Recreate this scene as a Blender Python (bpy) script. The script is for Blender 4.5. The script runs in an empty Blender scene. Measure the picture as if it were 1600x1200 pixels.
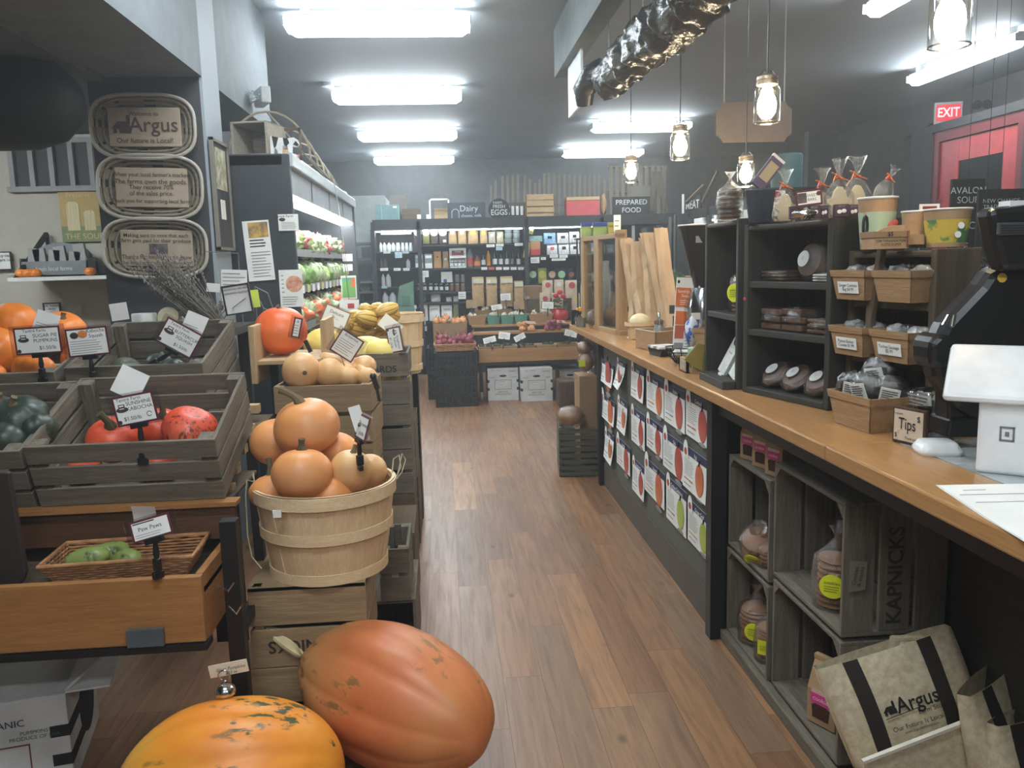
import bpy,math,random
from mathutils import Vector,Matrix,Euler,noise
sc=bpy.context.scene
COL=sc.collection
random.seed(7)
R=math.radians

# ------------------------------------------------------------------ camera
F=1294.0;CH=1.5
_Y=Vector(((690-800)/F,-(412-600)/F,-1)).normalized()
_hd=Vector((1,.027,0))
_Z=_hd.cross(_Y).normalized()
_X=_Y.cross(_Z)
MC=Matrix((_X,_Y,_Z))  # world = MC @ camera
cam_d=bpy.data.cameras.new('camera');cam=bpy.data.objects.new('camera',cam_d);COL.objects.link(cam)
cam_d.sensor_width=36;cam_d.lens=F/1600*36;cam_d.clip_start=.02;cam_d.clip_end=60
m4=MC.to_4x4();m4.translation=(0,0,CH);cam.matrix_world=m4
sc.camera=cam

# ------------------------------------------------------------------ light and exposure
w=bpy.data.worlds.new('world');sc.world=w;w.use_nodes=True
w.node_tree.nodes['Background'].inputs[0].default_value=(.55,.6,.65,1)
w.node_tree.nodes['Background'].inputs[1].default_value=.05
_v=w.node_tree.nodes.new('ShaderNodeVolumeScatter')  # thin scatter added to mimic veiling glare of the lens
_v.inputs['Color'].default_value=(.9,.95,1,1);_v.inputs['Density'].default_value=.012;_v.inputs['Anisotropy'].default_value=.6
w.node_tree.links.new(_v.outputs[0],w.node_tree.nodes['World Output'].inputs['Volume'])
sc.view_settings.view_transform='Standard';sc.view_settings.look='None'
sc.view_settings.gamma=1;sc.view_settings.use_curve_mapping=False
sc.view_settings.exposure=1.8
TUBE=12.0  # strength of the ceiling fixtures' diffusers
BULB=42.0  # strength of the jar lamps' bulbs

def at(px,py,x=None,y=None,z=None):
    d=MC@Vector(((px-800)/F,-(py-600)/F,-1))
    if x is not None:t=x/d.x
    elif y is not None:t=y/d.y
    else:t=(z-CH)/d.z
    return Vector((d.x*t,d.y*t,CH+d.z*t))

def srgb(r,g,b):
    return tuple(((c/255)/12.92 if c/255<=.04045 else((c/255+.055)/1.055)**2.4)for c in(r,g,b))

# ------------------------------------------------------------------ materials
MATS={}
def newmat(name):
    m=bpy.data.materials.new(name);m.use_nodes=True
    nt=m.node_tree;return m,nt,nt.nodes['Principled BSDF']
def setin(b,**k):
    for n,v in k.items():
        n=n.replace('_',' ')
        b.inputs[n].default_value=(*v,1)if isinstance(v,tuple)and len(v)==3 else v
def mixcol(nt,fac,a,b):
    n=nt.nodes.new('ShaderNodeMix');n.data_type='RGBA'
    for i,v in((0,fac),(6,a),(7,b)):
        if hasattr(v,'links')or hasattr(v,'is_linked'):nt.links.new(v,n.inputs[i])
        elif i==0:n.inputs[0].default_value=v
        else:n.inputs[i].default_value=(*v,1)
    return n.outputs[2]
def noise_fac(nt,scale,vec_scale=(1,1,1),detail=4,lo=.35,hi=.65,rough=.6):
    tc=nt.nodes.new('ShaderNodeTexCoord');mp=nt.nodes.new('ShaderNodeMapping')
    mp.inputs['Scale'].default_value=vec_scale
    nt.links.new(tc.outputs['Object'],mp.inputs[0])
    n=nt.nodes.new('ShaderNodeTexNoise');n.inputs['Scale'].default_value=scale
    n.inputs['Detail'].default_value=detail;n.inputs['Roughness'].default_value=rough
    nt.links.new(mp.outputs[0],n.inputs[0])
    mr=nt.nodes.new('ShaderNodeMapRange');mr.inputs[1].default_value=lo;mr.inputs[2].default_value=hi
    nt.links.new(n.outputs[0],mr.inputs[0])
    return mr.outputs[0]
def bump(nt,b,fac,strength=.3,dist=.002):
    n=nt.nodes.new('ShaderNodeBump');n.inputs['Strength'].default_value=strength;n.inputs['Distance'].default_value=dist
    nt.links.new(fac,n.inputs['Height']);nt.links.new(n.outputs[0],b.inputs['Normal'])

def mat(name,c,rough=.6,metal=0,c2=None,scale=8,vs=(1,1,1),lo=.35,hi=.65,bmp=0,spec=None):
    if name in MATS:return MATS[name]
    m,nt,b=newmat(name);MATS[name]=m
    setin(b,Base_Color=c,Roughness=rough,Metallic=metal)
    if spec is not None:b.inputs['Specular IOR Level'].default_value=spec
    if c2 is None:c2=tuple(v*.82 for v in c)
    f=noise_fac(nt,scale,vs,lo=lo,hi=hi)
    nt.links.new(mixcol(nt,f,c,c2),b.inputs['Base Color'])
    if bmp:bump(nt,b,f,bmp)
    return m
def wood(name,ca,cb,axis='x',rough=.7,scale=6,dark=None,bmp=.35):
    if name in MATS:return MATS[name]
    m,nt,b=newmat(name);MATS[name]=m
    vs={'x':(.6,9,9),'y':(9,.6,9),'z':(9,9,.6)}[axis]
    f=noise_fac(nt,scale,vs,lo=.3,hi=.7)
    f2=noise_fac(nt,scale*5,vs,lo=.35,hi=.75,detail=3)
    f3=noise_fac(nt,1.7,(1,1,1),lo=.35,hi=.7,detail=2)
    c=mixcol(nt,f,ca,cb)
    dk=dark or tuple(v*.5 for v in cb)
    mul=nt.nodes.new('ShaderNodeMath');mul.operation='MULTIPLY';mul.inputs[1].default_value=.55
    nt.links.new(f2,mul.inputs[0])
    c=mixcol(nt,mul.outputs[0],c,dk)
    mul2=nt.nodes.new('ShaderNodeMath');mul2.operation='MULTIPLY';mul2.inputs[1].default_value=.4
    nt.links.new(f3,mul2.inputs[0])
    c=mixcol(nt,mul2.outputs[0],c,tuple(v*.75 for v in ca))
    nt.links.new(c,b.inputs['Base Color']);setin(b,Roughness=rough)
    bump(nt,b,f2,bmp,.0015)
    return m
def emis(name,c,s):
    if name in MATS:return MATS[name]
    m,nt,b=newmat(name);MATS[name]=m
    setin(b,Base_Color=(.8,.8,.8),Emission_Color=c,Emission_Strength=s)
    return m
def clear(name,tint=(.95,.95,.95),gloss=.12,rough=.08,crinkle=0):
    """thin clear plastic or glass: mostly see-through with sharp glints"""
    if name in MATS:return MATS[name]
    m=bpy.data.materials.new(name);m.use_nodes=True;MATS[name]=m
    nt=m.node_tree;nt.nodes.clear()
    o=nt.nodes.new('ShaderNodeOutputMaterial');mx=nt.nodes.new('ShaderNodeMixShader')
    t=nt.nodes.new('ShaderNodeBsdfTransparent');g=nt.nodes.new('ShaderNodeBsdfGlossy')
    lw=nt.nodes.new('ShaderNodeLayerWeight');lw.inputs[0].default_value=.25
    if crinkle:
        bp=nt.nodes.new('ShaderNodeBump');bp.inputs['Strength'].default_value=.9;bp.inputs['Distance'].default_value=.004
        nt.links.new(noise_fac(nt,crinkle,detail=5,lo=.3,hi=.7),bp.inputs['Height']);nt.links.new(bp.outputs[0],g.inputs['Normal']);nt.links.new(bp.outputs[0],lw.inputs['Normal'])
    ad=nt.nodes.new('ShaderNodeMath');ad.operation='MULTIPLY_ADD';ad.inputs[1].default_value=.6;ad.inputs[2].default_value=gloss
    t.inputs[0].default_value=(*tint,1);g.inputs[0].default_value=(1,1,1,1);g.inputs[1].default_value=rough
    nt.links.new(lw.outputs['Fresnel'],ad.inputs[0]);nt.links.new(ad.outputs[0],mx.inputs[0])
    nt.links.new(t.outputs[0],mx.inputs[1]);nt.links.new(g.outputs[0],mx.inputs[2]);nt.links.new(mx.outputs[0],o.inputs[0])
    return m
def col(name,r,g,b,**k):return mat(name,srgb(r,g,b),**k)

def floor_mat():
    m,nt,b=newmat('vinyl plank floor');N=nt.nodes;L=nt.links
    tc=N.new('ShaderNodeTexCoord');sx=N.new('ShaderNodeSeparateXYZ');L.new(tc.outputs['Object'],sx.inputs[0])
    def mth(op,a,b_=None,c_=None):
        n=N.new('ShaderNodeMath');n.operation=op
        for i,v in enumerate((a,b_,c_)):
            if v is None:continue
            if isinstance(v,(int,float)):n.inputs[i].default_value=v
            else:L.new(v,n.inputs[i])
        return n.outputs[0]
    u=mth('DIVIDE',mth('ADD',sx.outputs[0],10.06),.142)
    row=mth('FLOOR',u)
    wn=N.new('ShaderNodeTexWhiteNoise');wn.noise_dimensions='1D';L.new(row,wn.inputs['W'])
    v=mth('ADD',mth('DIVIDE',sx.outputs[1],1.22),mth('MULTIPLY',wn.outputs[0],7.3))
    cell=mth('FLOOR',v)
    cb=N.new('ShaderNodeCombineXYZ');L.new(row,cb.inputs[0]);L.new(cell,cb.inputs[1])
    w2=N.new('ShaderNodeTexWhiteNoise');w2.noise_dimensions='2D';L.new(cb.outputs[0],w2.inputs[0])
    ramp=N.new('ShaderNodeValToRGB');L.new(w2.outputs[0],ramp.inputs[0])
    cs=[(0,srgb(124,90,66)),(.25,srgb(142,102,74)),(.5,srgb(156,114,82)),(.72,srgb(140,110,86)),(1,srgb(164,120,84))]
    e=ramp.color_ramp.elements
    e[0].position,e[0].color=0,(*cs[0][1],1);e[1].position,e[1].color=1,(*cs[-1][1],1)
    for p,c in cs[1:-1]:
        q=e.new(p);q.color=(*c,1)
    # grain: noise shifted per plank
    mp=N.new('ShaderNodeVectorMath');mp.operation='MULTIPLY';mp.inputs[1].default_value=(26,1.6,1)
    L.new(tc.outputs['Object'],mp.inputs[0])
    off=N.new('ShaderNodeVectorMath');off.operation='ADD';L.new(mp.outputs[0],off.inputs[0]);L.new(w2.outputs[1],off.inputs[1])
    sc_=N.new('ShaderNodeVectorMath');sc_.operation='SCALE';sc_.inputs['Scale'].default_value=40;L.new(w2.outputs[1],sc_.inputs[0]);L.new(sc_.outputs[0],off.inputs[1])
    g=N.new('ShaderNodeTexNoise');g.inputs['Scale'].default_value=1.6;g.inputs['Detail'].default_value=6;g.inputs['Roughness'].default_value=.65;g.inputs['Distortion'].default_value=.6
    L.new(off.outputs[0],g.inputs[0])
    gr=N.new('ShaderNodeMapRange');gr.inputs[1].default_value=.4;gr.inputs[2].default_value=.72;L.new(g.outputs[0],gr.inputs[0])
    c=mixcol(nt,mth('MULTIPLY',gr.outputs[0],.55),ramp.outputs[0],srgb(74,50,36))
    kn=N.new('ShaderNodeTexVoronoi');kn.inputs['Scale'].default_value=1;
    km=N.new('ShaderNodeVectorMath');km.operation='MULTIPLY';km.inputs[1].default_value=(5.2,2.6,1);L.new(tc.outputs['Object'],km.inputs[0]);L.new(km.outputs[0],kn.inputs[0])
    kr=N.new('ShaderNodeMapRange');kr.inputs[1].default_value=.1;kr.inputs[2].default_value=.03;L.new(kn.outputs[0],kr.inputs[0])
    c=mixcol(nt,mth('MULTIPLY',kr.outputs[0],.7),c,srgb(52,36,28))
    fu=mth('FRACT',u);fv=mth('FRACT',v)
    du=mth('MINIMUM',fu,mth('SUBTRACT',1,fu));dv=mth('MINIMUM',fv,mth('SUBTRACT',1,fv))
    seam=mth('MAXIMUM',mth('LESS_THAN',du,.009),mth('LESS_THAN',dv,.0012))
    c=mixcol(nt,mth('MULTIPLY',seam,.6),c,srgb(60,44,34))
    L.new(c,b.inputs['Base Color'])
    ro=mth('MULTIPLY_ADD',gr.outputs[0],.12,.34);L.new(ro,b.inputs['Roughness'])
    b.inputs['Specular IOR Level'].default_value=.55
    bump(nt,b,gr.outputs[0],.12,.001)
    return m

WHITE=col('white paper',238,238,234,rough=.7,c2=srgb(230,230,226))
INK=col('black ink',32,30,32,rough=.8)
GREYINK=col('grey print',150,148,146,rough=.8)
MAROON=col('maroon card border',92,36,44,rough=.5)
BLACKPL=col('black plastic',24,24,26,rough=.35)
BLACKMT=col('black painted metal',22,22,24,rough=.45)
CHROME=mat('chrome',(.75,.75,.76),.18,1)
CLEAR=clear('clear cellophane',(.96,.96,.95),.10,.10)
FOILCL=clear('crinkled cellophane',(.95,.95,.94),.09,.12,70)
GLASS=clear('clear glass',(.93,.96,.95),.05,.03)
PLEX=clear('clear acrylic',(.88,.86,.88),.10,.06)
CW={a:wood('weathered crate wood '+a,srgb(132,122,106),srgb(88,79,67),a,.85,dark=srgb(38,33,28))for a in 'xyz'}
CT={a:wood('tan crate wood '+a,srgb(168,142,106),srgb(132,108,78),a,.8)for a in 'xyz'}
CB={a:wood('brown crate wood '+a,srgb(112,94,74),srgb(84,70,54),a,.8)for a in 'xyz'}
CD={a:wood('charcoal stained wood '+a,srgb(66,62,56),srgb(44,41,38),a,.6)for a in 'xyz'}
CP={a:wood('pale pine '+a,srgb(206,176,134),srgb(180,148,106),a,.7)for a in 'xyz'}
CO={a:wood('honey oak '+a,srgb(184,138,88),srgb(158,112,66),a,.5)for a in 'xyz'}
KRAFT=col('kraft paper',178,146,108,rough=.8,c2=srgb(160,128,92),scale=14,bmp=.2)
CARDB=col('brown cardboard',150,118,86,rough=.85)
VENEER=wood('basket veneer',srgb(232,206,166),srgb(216,184,142),'z',.65,dark=srgb(186,148,106))
VENX=wood('basket hoop veneer',srgb(238,214,174),srgb(222,192,150),'x',.65,dark=srgb(190,156,112))
BERRY=wood('berry basket veneer',srgb(188,150,108),srgb(160,124,84),'x',.7)

# ------------------------------------------------------------------ mesh builder
class MB:
    def __init__(s):s.v=[];s.f=[]
    def add(s,vs,fs,M=None):
        n=len(s.v)
        s.v+=[tuple(M@Vector(p))if M is not None else tuple(p)for p in vs]
        s.f+=[tuple(i+n for i in f)for f in fs];return s
    def box(s,x0,y0,z0,x1,y1,z1,M=None):
        x0,x1=sorted((x0,x1));y0,y1=sorted((y0,y1));z0,z1=sorted((z0,z1))
        v=[(x,y,z)for z in(z0,z1)for y in(y0,y1)for x in(x0,x1)]
        return s.add(v,[(0,2,3,1),(4,5,7,6),(0,1,5,4),(2,6,7,3),(0,4,6,2),(1,3,7,5)],M)
    def bar(s,p0,p1,w_,h_=None,up=(0,0,1)):
        p0,p1=Vector(p0),Vector(p1);h_=h_ or w_;d=(p1-p0);L=d.length;d=d.normalized();u=Vector(up)
        if abs(d.dot(u))>.98:u=Vector((0,1,0))
        a=d.cross(u).normalized();b=a.cross(d)
        v=[p+a*sx*w_/2+b*sy*h_/2 for p in(p0,p1)for sx,sy in((-1,-1),(1,-1),(1,1),(-1,1))]
        return s.add(v,[(3,2,1,0),(4,5,6,7),(0,1,5,4),(1,2,6,5),(2,3,7,6),(3,0,4,7)])
    def tube(s,pts,r,n=8,closed=False,cap=True):
        pts=[Vector(p)for p in pts];N=len(pts);rs=r if isinstance(r,(list,tuple))else[r]*N
        prev=None;vs=[]
        for i,p in enumerate(pts):
            a=pts[(i-1)%N]if(i>0 or closed)else p;b=pts[(i+1)%N]if(i<N-1 or closed)else p
            d=(b-a).normalized()
            if prev is None:
                u=Vector((0,0,1))if abs(d.z)<.9 else Vector((1,0,0));e=d.cross(u).normalized()
            else:e=(prev-d*prev.dot(d)).normalized()
            prev=e;g=d.cross(e)
            vs+=[p+(e*math.cos(2*math.pi*k/n)+g*math.sin(2*math.pi*k/n))*rs[i]for k in range(n)]
        fs=[]
        for i in range(N if closed else N-1):
            j=(i+1)%N
            for k in range(n):fs.append((i*n+k,i*n+(k+1)%n,j*n+(k+1)%n,j*n+k))
        if cap and not closed:fs+=[tuple(range(n))[::-1],tuple((N-1)*n+k for k in range(n))]
        return s.add(vs,fs)
    def lathe(s,prof,n=20,M=None,cap=True,sx=1,sy=1):
        vs=[]
        for r,z in prof:vs+=[(r*sx*math.cos(2*math.pi*k/n),r*sy*math.sin(2*math.pi*k/n),z)for k in range(n)]
        fs=[]
        for i in range(len(prof)-1):
            for k in range(n):fs.append((i*n+k,i*n+(k+1)%n,(i+1)*n+(k+1)%n,(i+1)*n+k))
        if cap:fs+=[tuple(range(n))[::-1],tuple((len(prof)-1)*n+k for k in range(n))]
        return s.add(vs,fs,M)
    def ell(s,c,r,nu=12,nv=18,fn=None,M=None):
        vs=[];c=Vector(c)
        for i in range(nu+1):
            u=math.pi*i/nu
            for k in range(nv):
                t=2*math.pi*k/nv
                p=Vector((math.sin(u)*math.cos(t),math.sin(u)*math.sin(t),math.cos(u)))
                if fn:p=fn(p,u,t)
                vs.append(c+Vector((p.x*r[0],p.y*r[1],p.z*r[2])))
        fs=[]
        for i in range(nu):
            for k in range(nv):fs.append((i*nv+k,(i+1)*nv+k,(i+1)*nv+(k+1)%nv,i*nv+(k+1)%nv))
        return s.add(vs,fs,M)
    def prism(s,poly,y0,y1,M=None):
        """poly in x,z; extruded from y0 to y1"""
        n=len(poly);v=[(x,y0,z)for x,z in poly]+[(x,y1,z)for x,z in poly]
        f=[tuple(range(n)),tuple(range(n,2*n))[::-1]]+[((i+1)%n,i,n+i,n+(i+1)%n)for i in range(n)]
        return s.add(v,f,M)
    def build(s,name,m,parent=None,smooth=False,bevel=0,loc=None,rot=None):
        me=bpy.data.meshes.new(name);me.from_pydata([tuple(p)for p in s.v],[],s.f)
        if smooth:
            me.polygons.foreach_set('use_smooth',[True]*len(me.polygons))
            if smooth!='all':me.set_sharp_from_angle(angle=R(40))
        me.materials.append(m);me.validate()
        o=bpy.data.objects.new(name,me);COL.objects.link(o)
        if parent:o.parent=parent
        if loc is not None:o.location=loc
        if rot is not None:o.rotation_euler=rot
        if bevel:
            b=o.modifiers.new('bevel','BEVEL');b.width=bevel;b.segments=2;b.limit_method='ANGLE'
        return o

def tag(o,label=None,cat=None,group=None,kind=None):
    if label:o['label']=label
    if cat:o['category']=cat
    if group:o['group']=group
    if kind:o['kind']=kind
    return o
def thing(name,label,cat,loc=(0,0,0),rot=(0,0,0),group=None):
    o=bpy.data.objects.new(name,None);COL.objects.link(o);o.empty_display_size=.05
    o.location=loc;o.rotation_euler=rot
    return tag(o,label,cat,group)
def frame_thing(name,label,cat,origin,xa,za,group=None):
    """root with local x = xa, local z ~ za, local -y towards the viewer of the face"""
    X=Vector(xa).normalized();Y=Vector(za).cross(X).normalized();Z=X.cross(Y)
    o=thing(name,label,cat,group=group)
    M=Matrix((X,Y,Z)).transposed().to_4x4();M.translation=origin;o.matrix_world=M
    return o
def solo(name,mb,m,label,cat,group=None,**k):
    return tag(mb.build(name,m,**k),label,cat,group)
def struct(name,mb,m,**k):
    o=mb.build(name,m,**k);o['kind']='structure';return o
def copy_tree(o,parent=None):
    c=o.copy();COL.objects.link(c)
    if parent:c.parent=parent
    for ch in list(o.children):copy_tree(ch,c)
    return c
ORD='first second third fourth fifth sixth seventh eighth ninth tenth eleventh twelfth thirteenth fourteenth fifteenth sixteenth seventeenth eighteenth nineteenth twentieth'.split()

def text(s,size,m,parent,loc,name='lettering',rotz=0,align='CENTER',squash=1,shear=0,flip=False,bold=0,spacing=1.0):
    """flat lettering on the local xz plane, read from -y"""
    cu=bpy.data.curves.new('t','FONT');cu.body=s;cu.size=size;cu.align_x=align;cu.align_y='CENTER'
    cu.shear=shear;cu.offset=bold*size;cu.space_line=spacing;cu.resolution_u=3
    to=bpy.data.objects.new('t',cu)
    me=bpy.data.meshes.new_from_object(to);bpy.data.objects.remove(to);bpy.data.curves.remove(cu)
    me.transform(Matrix.Scale(squash,4,(1,0,0)))
    me.transform(Matrix.Rotation(rotz,4,'Z'));me.transform(Matrix.Rotation(R(90),4,'X'))
    me.name=name;me.materials.clear();me.materials.append(m)
    o=bpy.data.objects.new(name,me);COL.objects.link(o);o.parent=parent;o.location=loc
    return o
def lines(parent,x0,x1,z0,z1,n,y,m=GREYINK,t=.24,seed=0,name='small_print'):
    """rows of print too small to read"""
    rr=random.Random(seed);mb=MB();st=(z1-z0)/max(n,1)
    for i in range(n):
        z=z1-(i+.5)*st;xe=x0+(x1-x0)*rr.uniform(.7,1)
        mb.box(x0,y,z-st*t/2,xe,y+.0003,z+st*t/2)
    return mb.build(name,m,parent)

# ------------------------------------------------------------------ room shell
FLOOR=floor_mat()
CEIL=col('blue grey ceiling lifted by glare',150,158,164,rough=.75,c2=srgb(144,152,158),scale=1.5)  # pale tone stands in for lens glare lifting a dark ceiling
DARKW=col('charcoal painted wall',62,62,64,rough=.8)
CREAM=col('cream painted wall',186,180,166,rough=.8,c2=srgb(178,172,158))
GREYW=col('mid grey painted wall',100,98,98,rough=.85)
XR=5.67;YB=14.2;CZ=3.2
struct('floor',MB().box(-5,-2,-.1,6.2,15,0),FLOOR)
struct('ceiling',MB().box(-5,-2,CZ,6.2,15,CZ+.1),CEIL)
struct('wall_back',MB().box(-5,YB,0,6.2,YB+.1,CZ),col('grey painted back wall',92,94,96,rough=.85))
struct('wall_right',MB().box(XR,-2,0,XR+.1,YB,CZ),GREYW)
struct('wall_front',MB().box(-5,-2.1,0,6.2,-2,CZ),GREYW)
struct('wall_far_left',MB().box(-4.6,-2,0,-4.5,YB,CZ),CREAM)
struct('wall_left',MB().box(-4.5,6,0,-1.62,6.12,CZ),CREAM)
struct('wall_left_rear',MB().box(-2.0,6.12,0,-1.85,YB,CZ),DARKW)
struct('column_left',MB().box(-1.70,4.4,0,-1.165,4.72,CZ),DARKW)
struct('column_lit_face',MB().box(-1.165,4.4,0,-1.15,4.72,CZ),CEIL)  # thin paler sheet: light on the column's right side put into colour
struct('beam_left',MB().box(-1.62,0,2.45,-1.15,4.4,CZ).box(-1.62,4.72,2.45,-1.15,6.1,CZ),col('slate beam paint',104,110,114,rough=.8))
struct('ceiling_left',MB().box(-4.5,-2,2.43,-1.62,6,2.5),col('dark soffit paint',84,86,88,rough=.85))
struct('beam_right',MB().box(.9,-2,2.86,1.02,6.45,CZ),col('pale beam paint',128,136,138,rough=.8))
struct('wall_right_return',MB().box(5.2,11.6,0,XR,11.75,CZ),col('grey pilaster',112,114,116,rough=.85))
struct('trim_1',MB().box(XR-.02,-2,0,XR,YB,.12),DARKW)
# small clerestory window in the cream wall
a=at(16,225,y=5.97);b=at(148,290,y=5.97)
wf=MB();wd=b.x-a.x
wf.box(a.x-.04,5.94,a.z,b.x+.04,6.0,a.z+.035).box(a.x-.04,5.94,b.z-.035,b.x+.04,6.0,b.z)
for k in range(5):
    x=a.x+wd*k/4;wf.box(x-.016,5.942,b.z,x+.016,6.0,a.z)
struct('window_1',wf,col('grey window frame',150,150,146))
struct('window_2',MB().box(a.x,5.975,b.z,b.x,5.998,a.z),col('dark louvre',52,52,52,vs=(1,1,40),scale=3))

# ------------------------------------------------------------------ ceiling lamps
DIFF=emis('lit fluorescent diffuser',(.86,.95,1.0),TUBE)
LAMPW=col('white lamp housing',200,204,206,rough=.5)
def lamp(label,cx,cy,along='x',L=1.22,W=.24,z=CZ,group='wraparound ceiling lamps',drop=.07):
    t=thing('fluorescent_lamp',label,'ceiling lamp',(cx,cy,z),(0,0,0 if along=='x' else R(90)),group)
    MB().box(-L/2,-W*.3,-.012-drop,L/2,W*.3,-drop+.012).box(-L/2+.1,-.03,-drop,-L/2+.16,.03,0).box(L/2-.16,-.03,-drop,L/2-.1,.03,0).build('housing',LAMPW,t)
    prof=[(-W/2,-.014),(-W/2*.98,-.05),(-W/2*.7,-.085),(-.03,-.095),(.03,-.095),(W/2*.7,-.085),(W/2*.98,-.05),(W/2,-.014)]
    m=MB();n=len(prof)
    xs=[(-L/2,.55),(-L/2+.05,1),(L/2-.05,1),(L/2,.55)]
    vs=[(x,y*(.8+.2*s),(z_-drop if s==1 else -.014-drop+(z_+.014)*.6))for x,s in xs for y,z_ in prof]
    fs=[(i*n+k,i*n+k+1,(i+1)*n+k+1,(i+1)*n+k)for i in range(3)for k in range(n-1)]
    fs+=[tuple(range(n))[::-1],tuple(3*n+k for k in range(n))]+[(i*n+n-1,i*n,(i+1)*n,(i+1)*n+n-1)for i in range(3)]
    m.add(vs,fs).build('diffuser',DIFF,t,smooth=True)
    for s in(-1,1):MB().box(s*(L/2),-W/2,-drop-.06,s*(L/2+.008),W/2,-drop).build('end_cap',LAMPW,t)
    return t
for i,(cy,wh)in enumerate(((5.92,'nearest and largest lit ceiling lamp over the main aisle'),(8.35,'second lit ceiling lamp from the camera over the aisle'),
 (10.8,'third lit ceiling lamp from the camera over the aisle'),(13.3,'farthest lit ceiling lamp over the aisle, above the dairy shelves'))):
    lamp(wh,-.36,cy)
for i,(x,y,z)in enumerate(((-.36,3.47,CZ),(-.36,1.02,CZ),(1.7,-1.3,CZ),(-3.0,4.3,2.43),(-.36,-1.43,CZ))):
    lamp('ceiling lamp out of view, '+('over the near aisle','overhead at the near end','behind the counter end','in the side room','near the shop front')[i],x,y,z=z)
lamp('ceiling lamp crosswise above the paper bread bags',2.5,10.35)
lamp('farthest crosswise ceiling lamp above the prepared food sign',2.5,12.8)
lamp('lengthwise ceiling lamp at right above the exit sign',4.5,7.06,'y',1.5,.12,group='narrow lengthwise lamps')
lamp('lengthwise ceiling lamp at top edge above the hanging jars',2.92,4.85,'y',1.5,.12,group='narrow lengthwise lamps')

# ------------------------------------------------------------------ jar lamps over the counter
BULBM=emis('warm bulb',(1.0,.76,.48),BULB)
LID=mat('worn zinc lid',srgb(176,158,136),.4,.7)
def jar_lamp(label,x,y,z0=1.985,s=1.0,top=CZ):
    t=thing('jar_lamp',label,'hanging lamp',(x,y,z0),(0,0,0),'mason jar pendant lamps over the counter')
    MB().lathe([(.044,0),(.048,.004),(.048,.11),(.044,.125),(.034,.135),(.034,.14)],28,cap=False).build('glass_jar',GLASS,t,smooth=True)
    MB().tube([(.047*math.cos(k*math.pi/12),.047*math.sin(k*math.pi/12),.002)for k in range(24)],.0022,6,closed=True).build('jar_rim',clear('bright glass rim',(1,1,1),.5),t,smooth=True)
    MB().lathe([(.036,.134),(.039,.136),(.039,.146),(.036,.148),(.036,.152),(.039,.154),(.038,.165),(.02,.172),(.0,.172)],24,cap=False).build('screw_lid',LID,t,smooth=True)
    MB().lathe([(.0,.024),(.018,.028),(.031,.045),(.035,.066),(.03,.09),(.016,.114),(.013,.13),(0,.134)],20,cap=False).build('bulb',BULBM,t,smooth=True)
    MB().tube([(0,0,.17),(.002,0,.5),(0,0,top-z0)],.0028,6).build('cord',BLACKPL,t)
    MB().tube([(-.035,0,.165),(-.015,0,.185),(0,0,.178),(.018,0,.188),(.035,0,.17)],.003,6).build('wire_clip',CHROME,t)
    return t
jar_lamp('lit jar lamp nearest the camera, cut off by the top edge',1.24,2.0)
jar_lamp('lit jar lamp in front of the hanging blank board',1.225,3.1)
jar_lamp('lit jar lamp hanging above the coffee grinder hopper',1.215,4.2)
jar_lamp('small farthest jar lamp in front of the pallet wall',1.24,5.4)
p=at(1165,292,y=4.6);jar_lamp('lit jar lamp low behind the bagged cookies and dark mug',p.x,4.6,p.z-.0)

# ------------------------------------------------------------------ plastic wrapped duct
def duct():
    t=thing('flexible_duct','shiny black plastic wrapped flexible duct sagging below the ceiling','air duct',(0,0,0))
    P=[at(1130,-60,y=3.3),at(1085,-5,y=3.6),at(1045,40,y=3.9),at(1005,68,y=4.3),at(975,100,y=4.7),at(952,128,y=5.1)]
    m=MB();pts=[];rs=[]
    for i in range(len(P)-1):
        for k in range(18):
            u=k/18;a_,b_=P[i],P[i+1]
            pts.append(a_.lerp(b_,u));q=i+u
            rs.append((.135-.006*q)*(1-.22*math.exp(-((q%1.25-.62)/.09)**2)+.04*math.sin(q*17)))
    m.tube(pts,rs,56)
    rr=random.Random(3)
    m.v=[tuple(Vector(v)*1+Vector((noise.noise(Vector(v)*9),noise.noise(Vector(v)*9+Vector((5,5,5))),noise.noise(Vector(v)*11+Vector((9,1,5)))))*.028+Vector((noise.noise(Vector((v[0]*34,v[1]*12,v[2]*34))),0,noise.noise(Vector((v[0]*30,v[1]*14,v[2]*30+7)))))*.016)for v in m.v]
    o=m.build('duct_sleeve',mat('shiny black film',srgb(26,27,29),.16,0,scale=26,vs=(1,1,3),bmp=.9,spec=1.0),t,smooth='all')
    m=MB();m.tube([P[5]+Vector((-.02,.05,.1)),P[5]+Vector((-.08,.1,.06)),P[5]+Vector((-.13,.15,-.02)),P[5]+Vector((-.12,.18,-.1))],[.06,.075,.07,.05],16)
    m.build('duct_end',MATS['shiny black film'],t,smooth='all')
    for i in(1,3,5):
        MB().tube([P[i]+Vector((0,0,.1)),(P[i].x,P[i].y,CZ)],.004,5).build('hanging_strap',GREYINK,t)
duct()
def rduct():
    t=thing('round_duct','large dark round duct hanging in the upper left corner','air duct',(0,0,0))
    c=at(25,155,y=4.0)
    MB().tube([c+Vector((-2.2,-.35,.02)),c+Vector((-.5,0,.03)),c+Vector((-.12,.02,0)),c+Vector((.06,.03,-.01)),c+Vector((.17,.04,-.01)),c+Vector((.245,.04,-.01)),c+Vector((.27,.04,-.01))],
 [.23,.225,.22,.205,.17,.1,.03],32).build('duct_body',col('dark duct film',22,24,27,rough=.6),t,smooth=True)
    MB().tube([c+Vector((-.3,0,.2)),(c.x-.3,c.y,2.44)],.006,6).build('hanger',GREYINK,t)
rduct()

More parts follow.
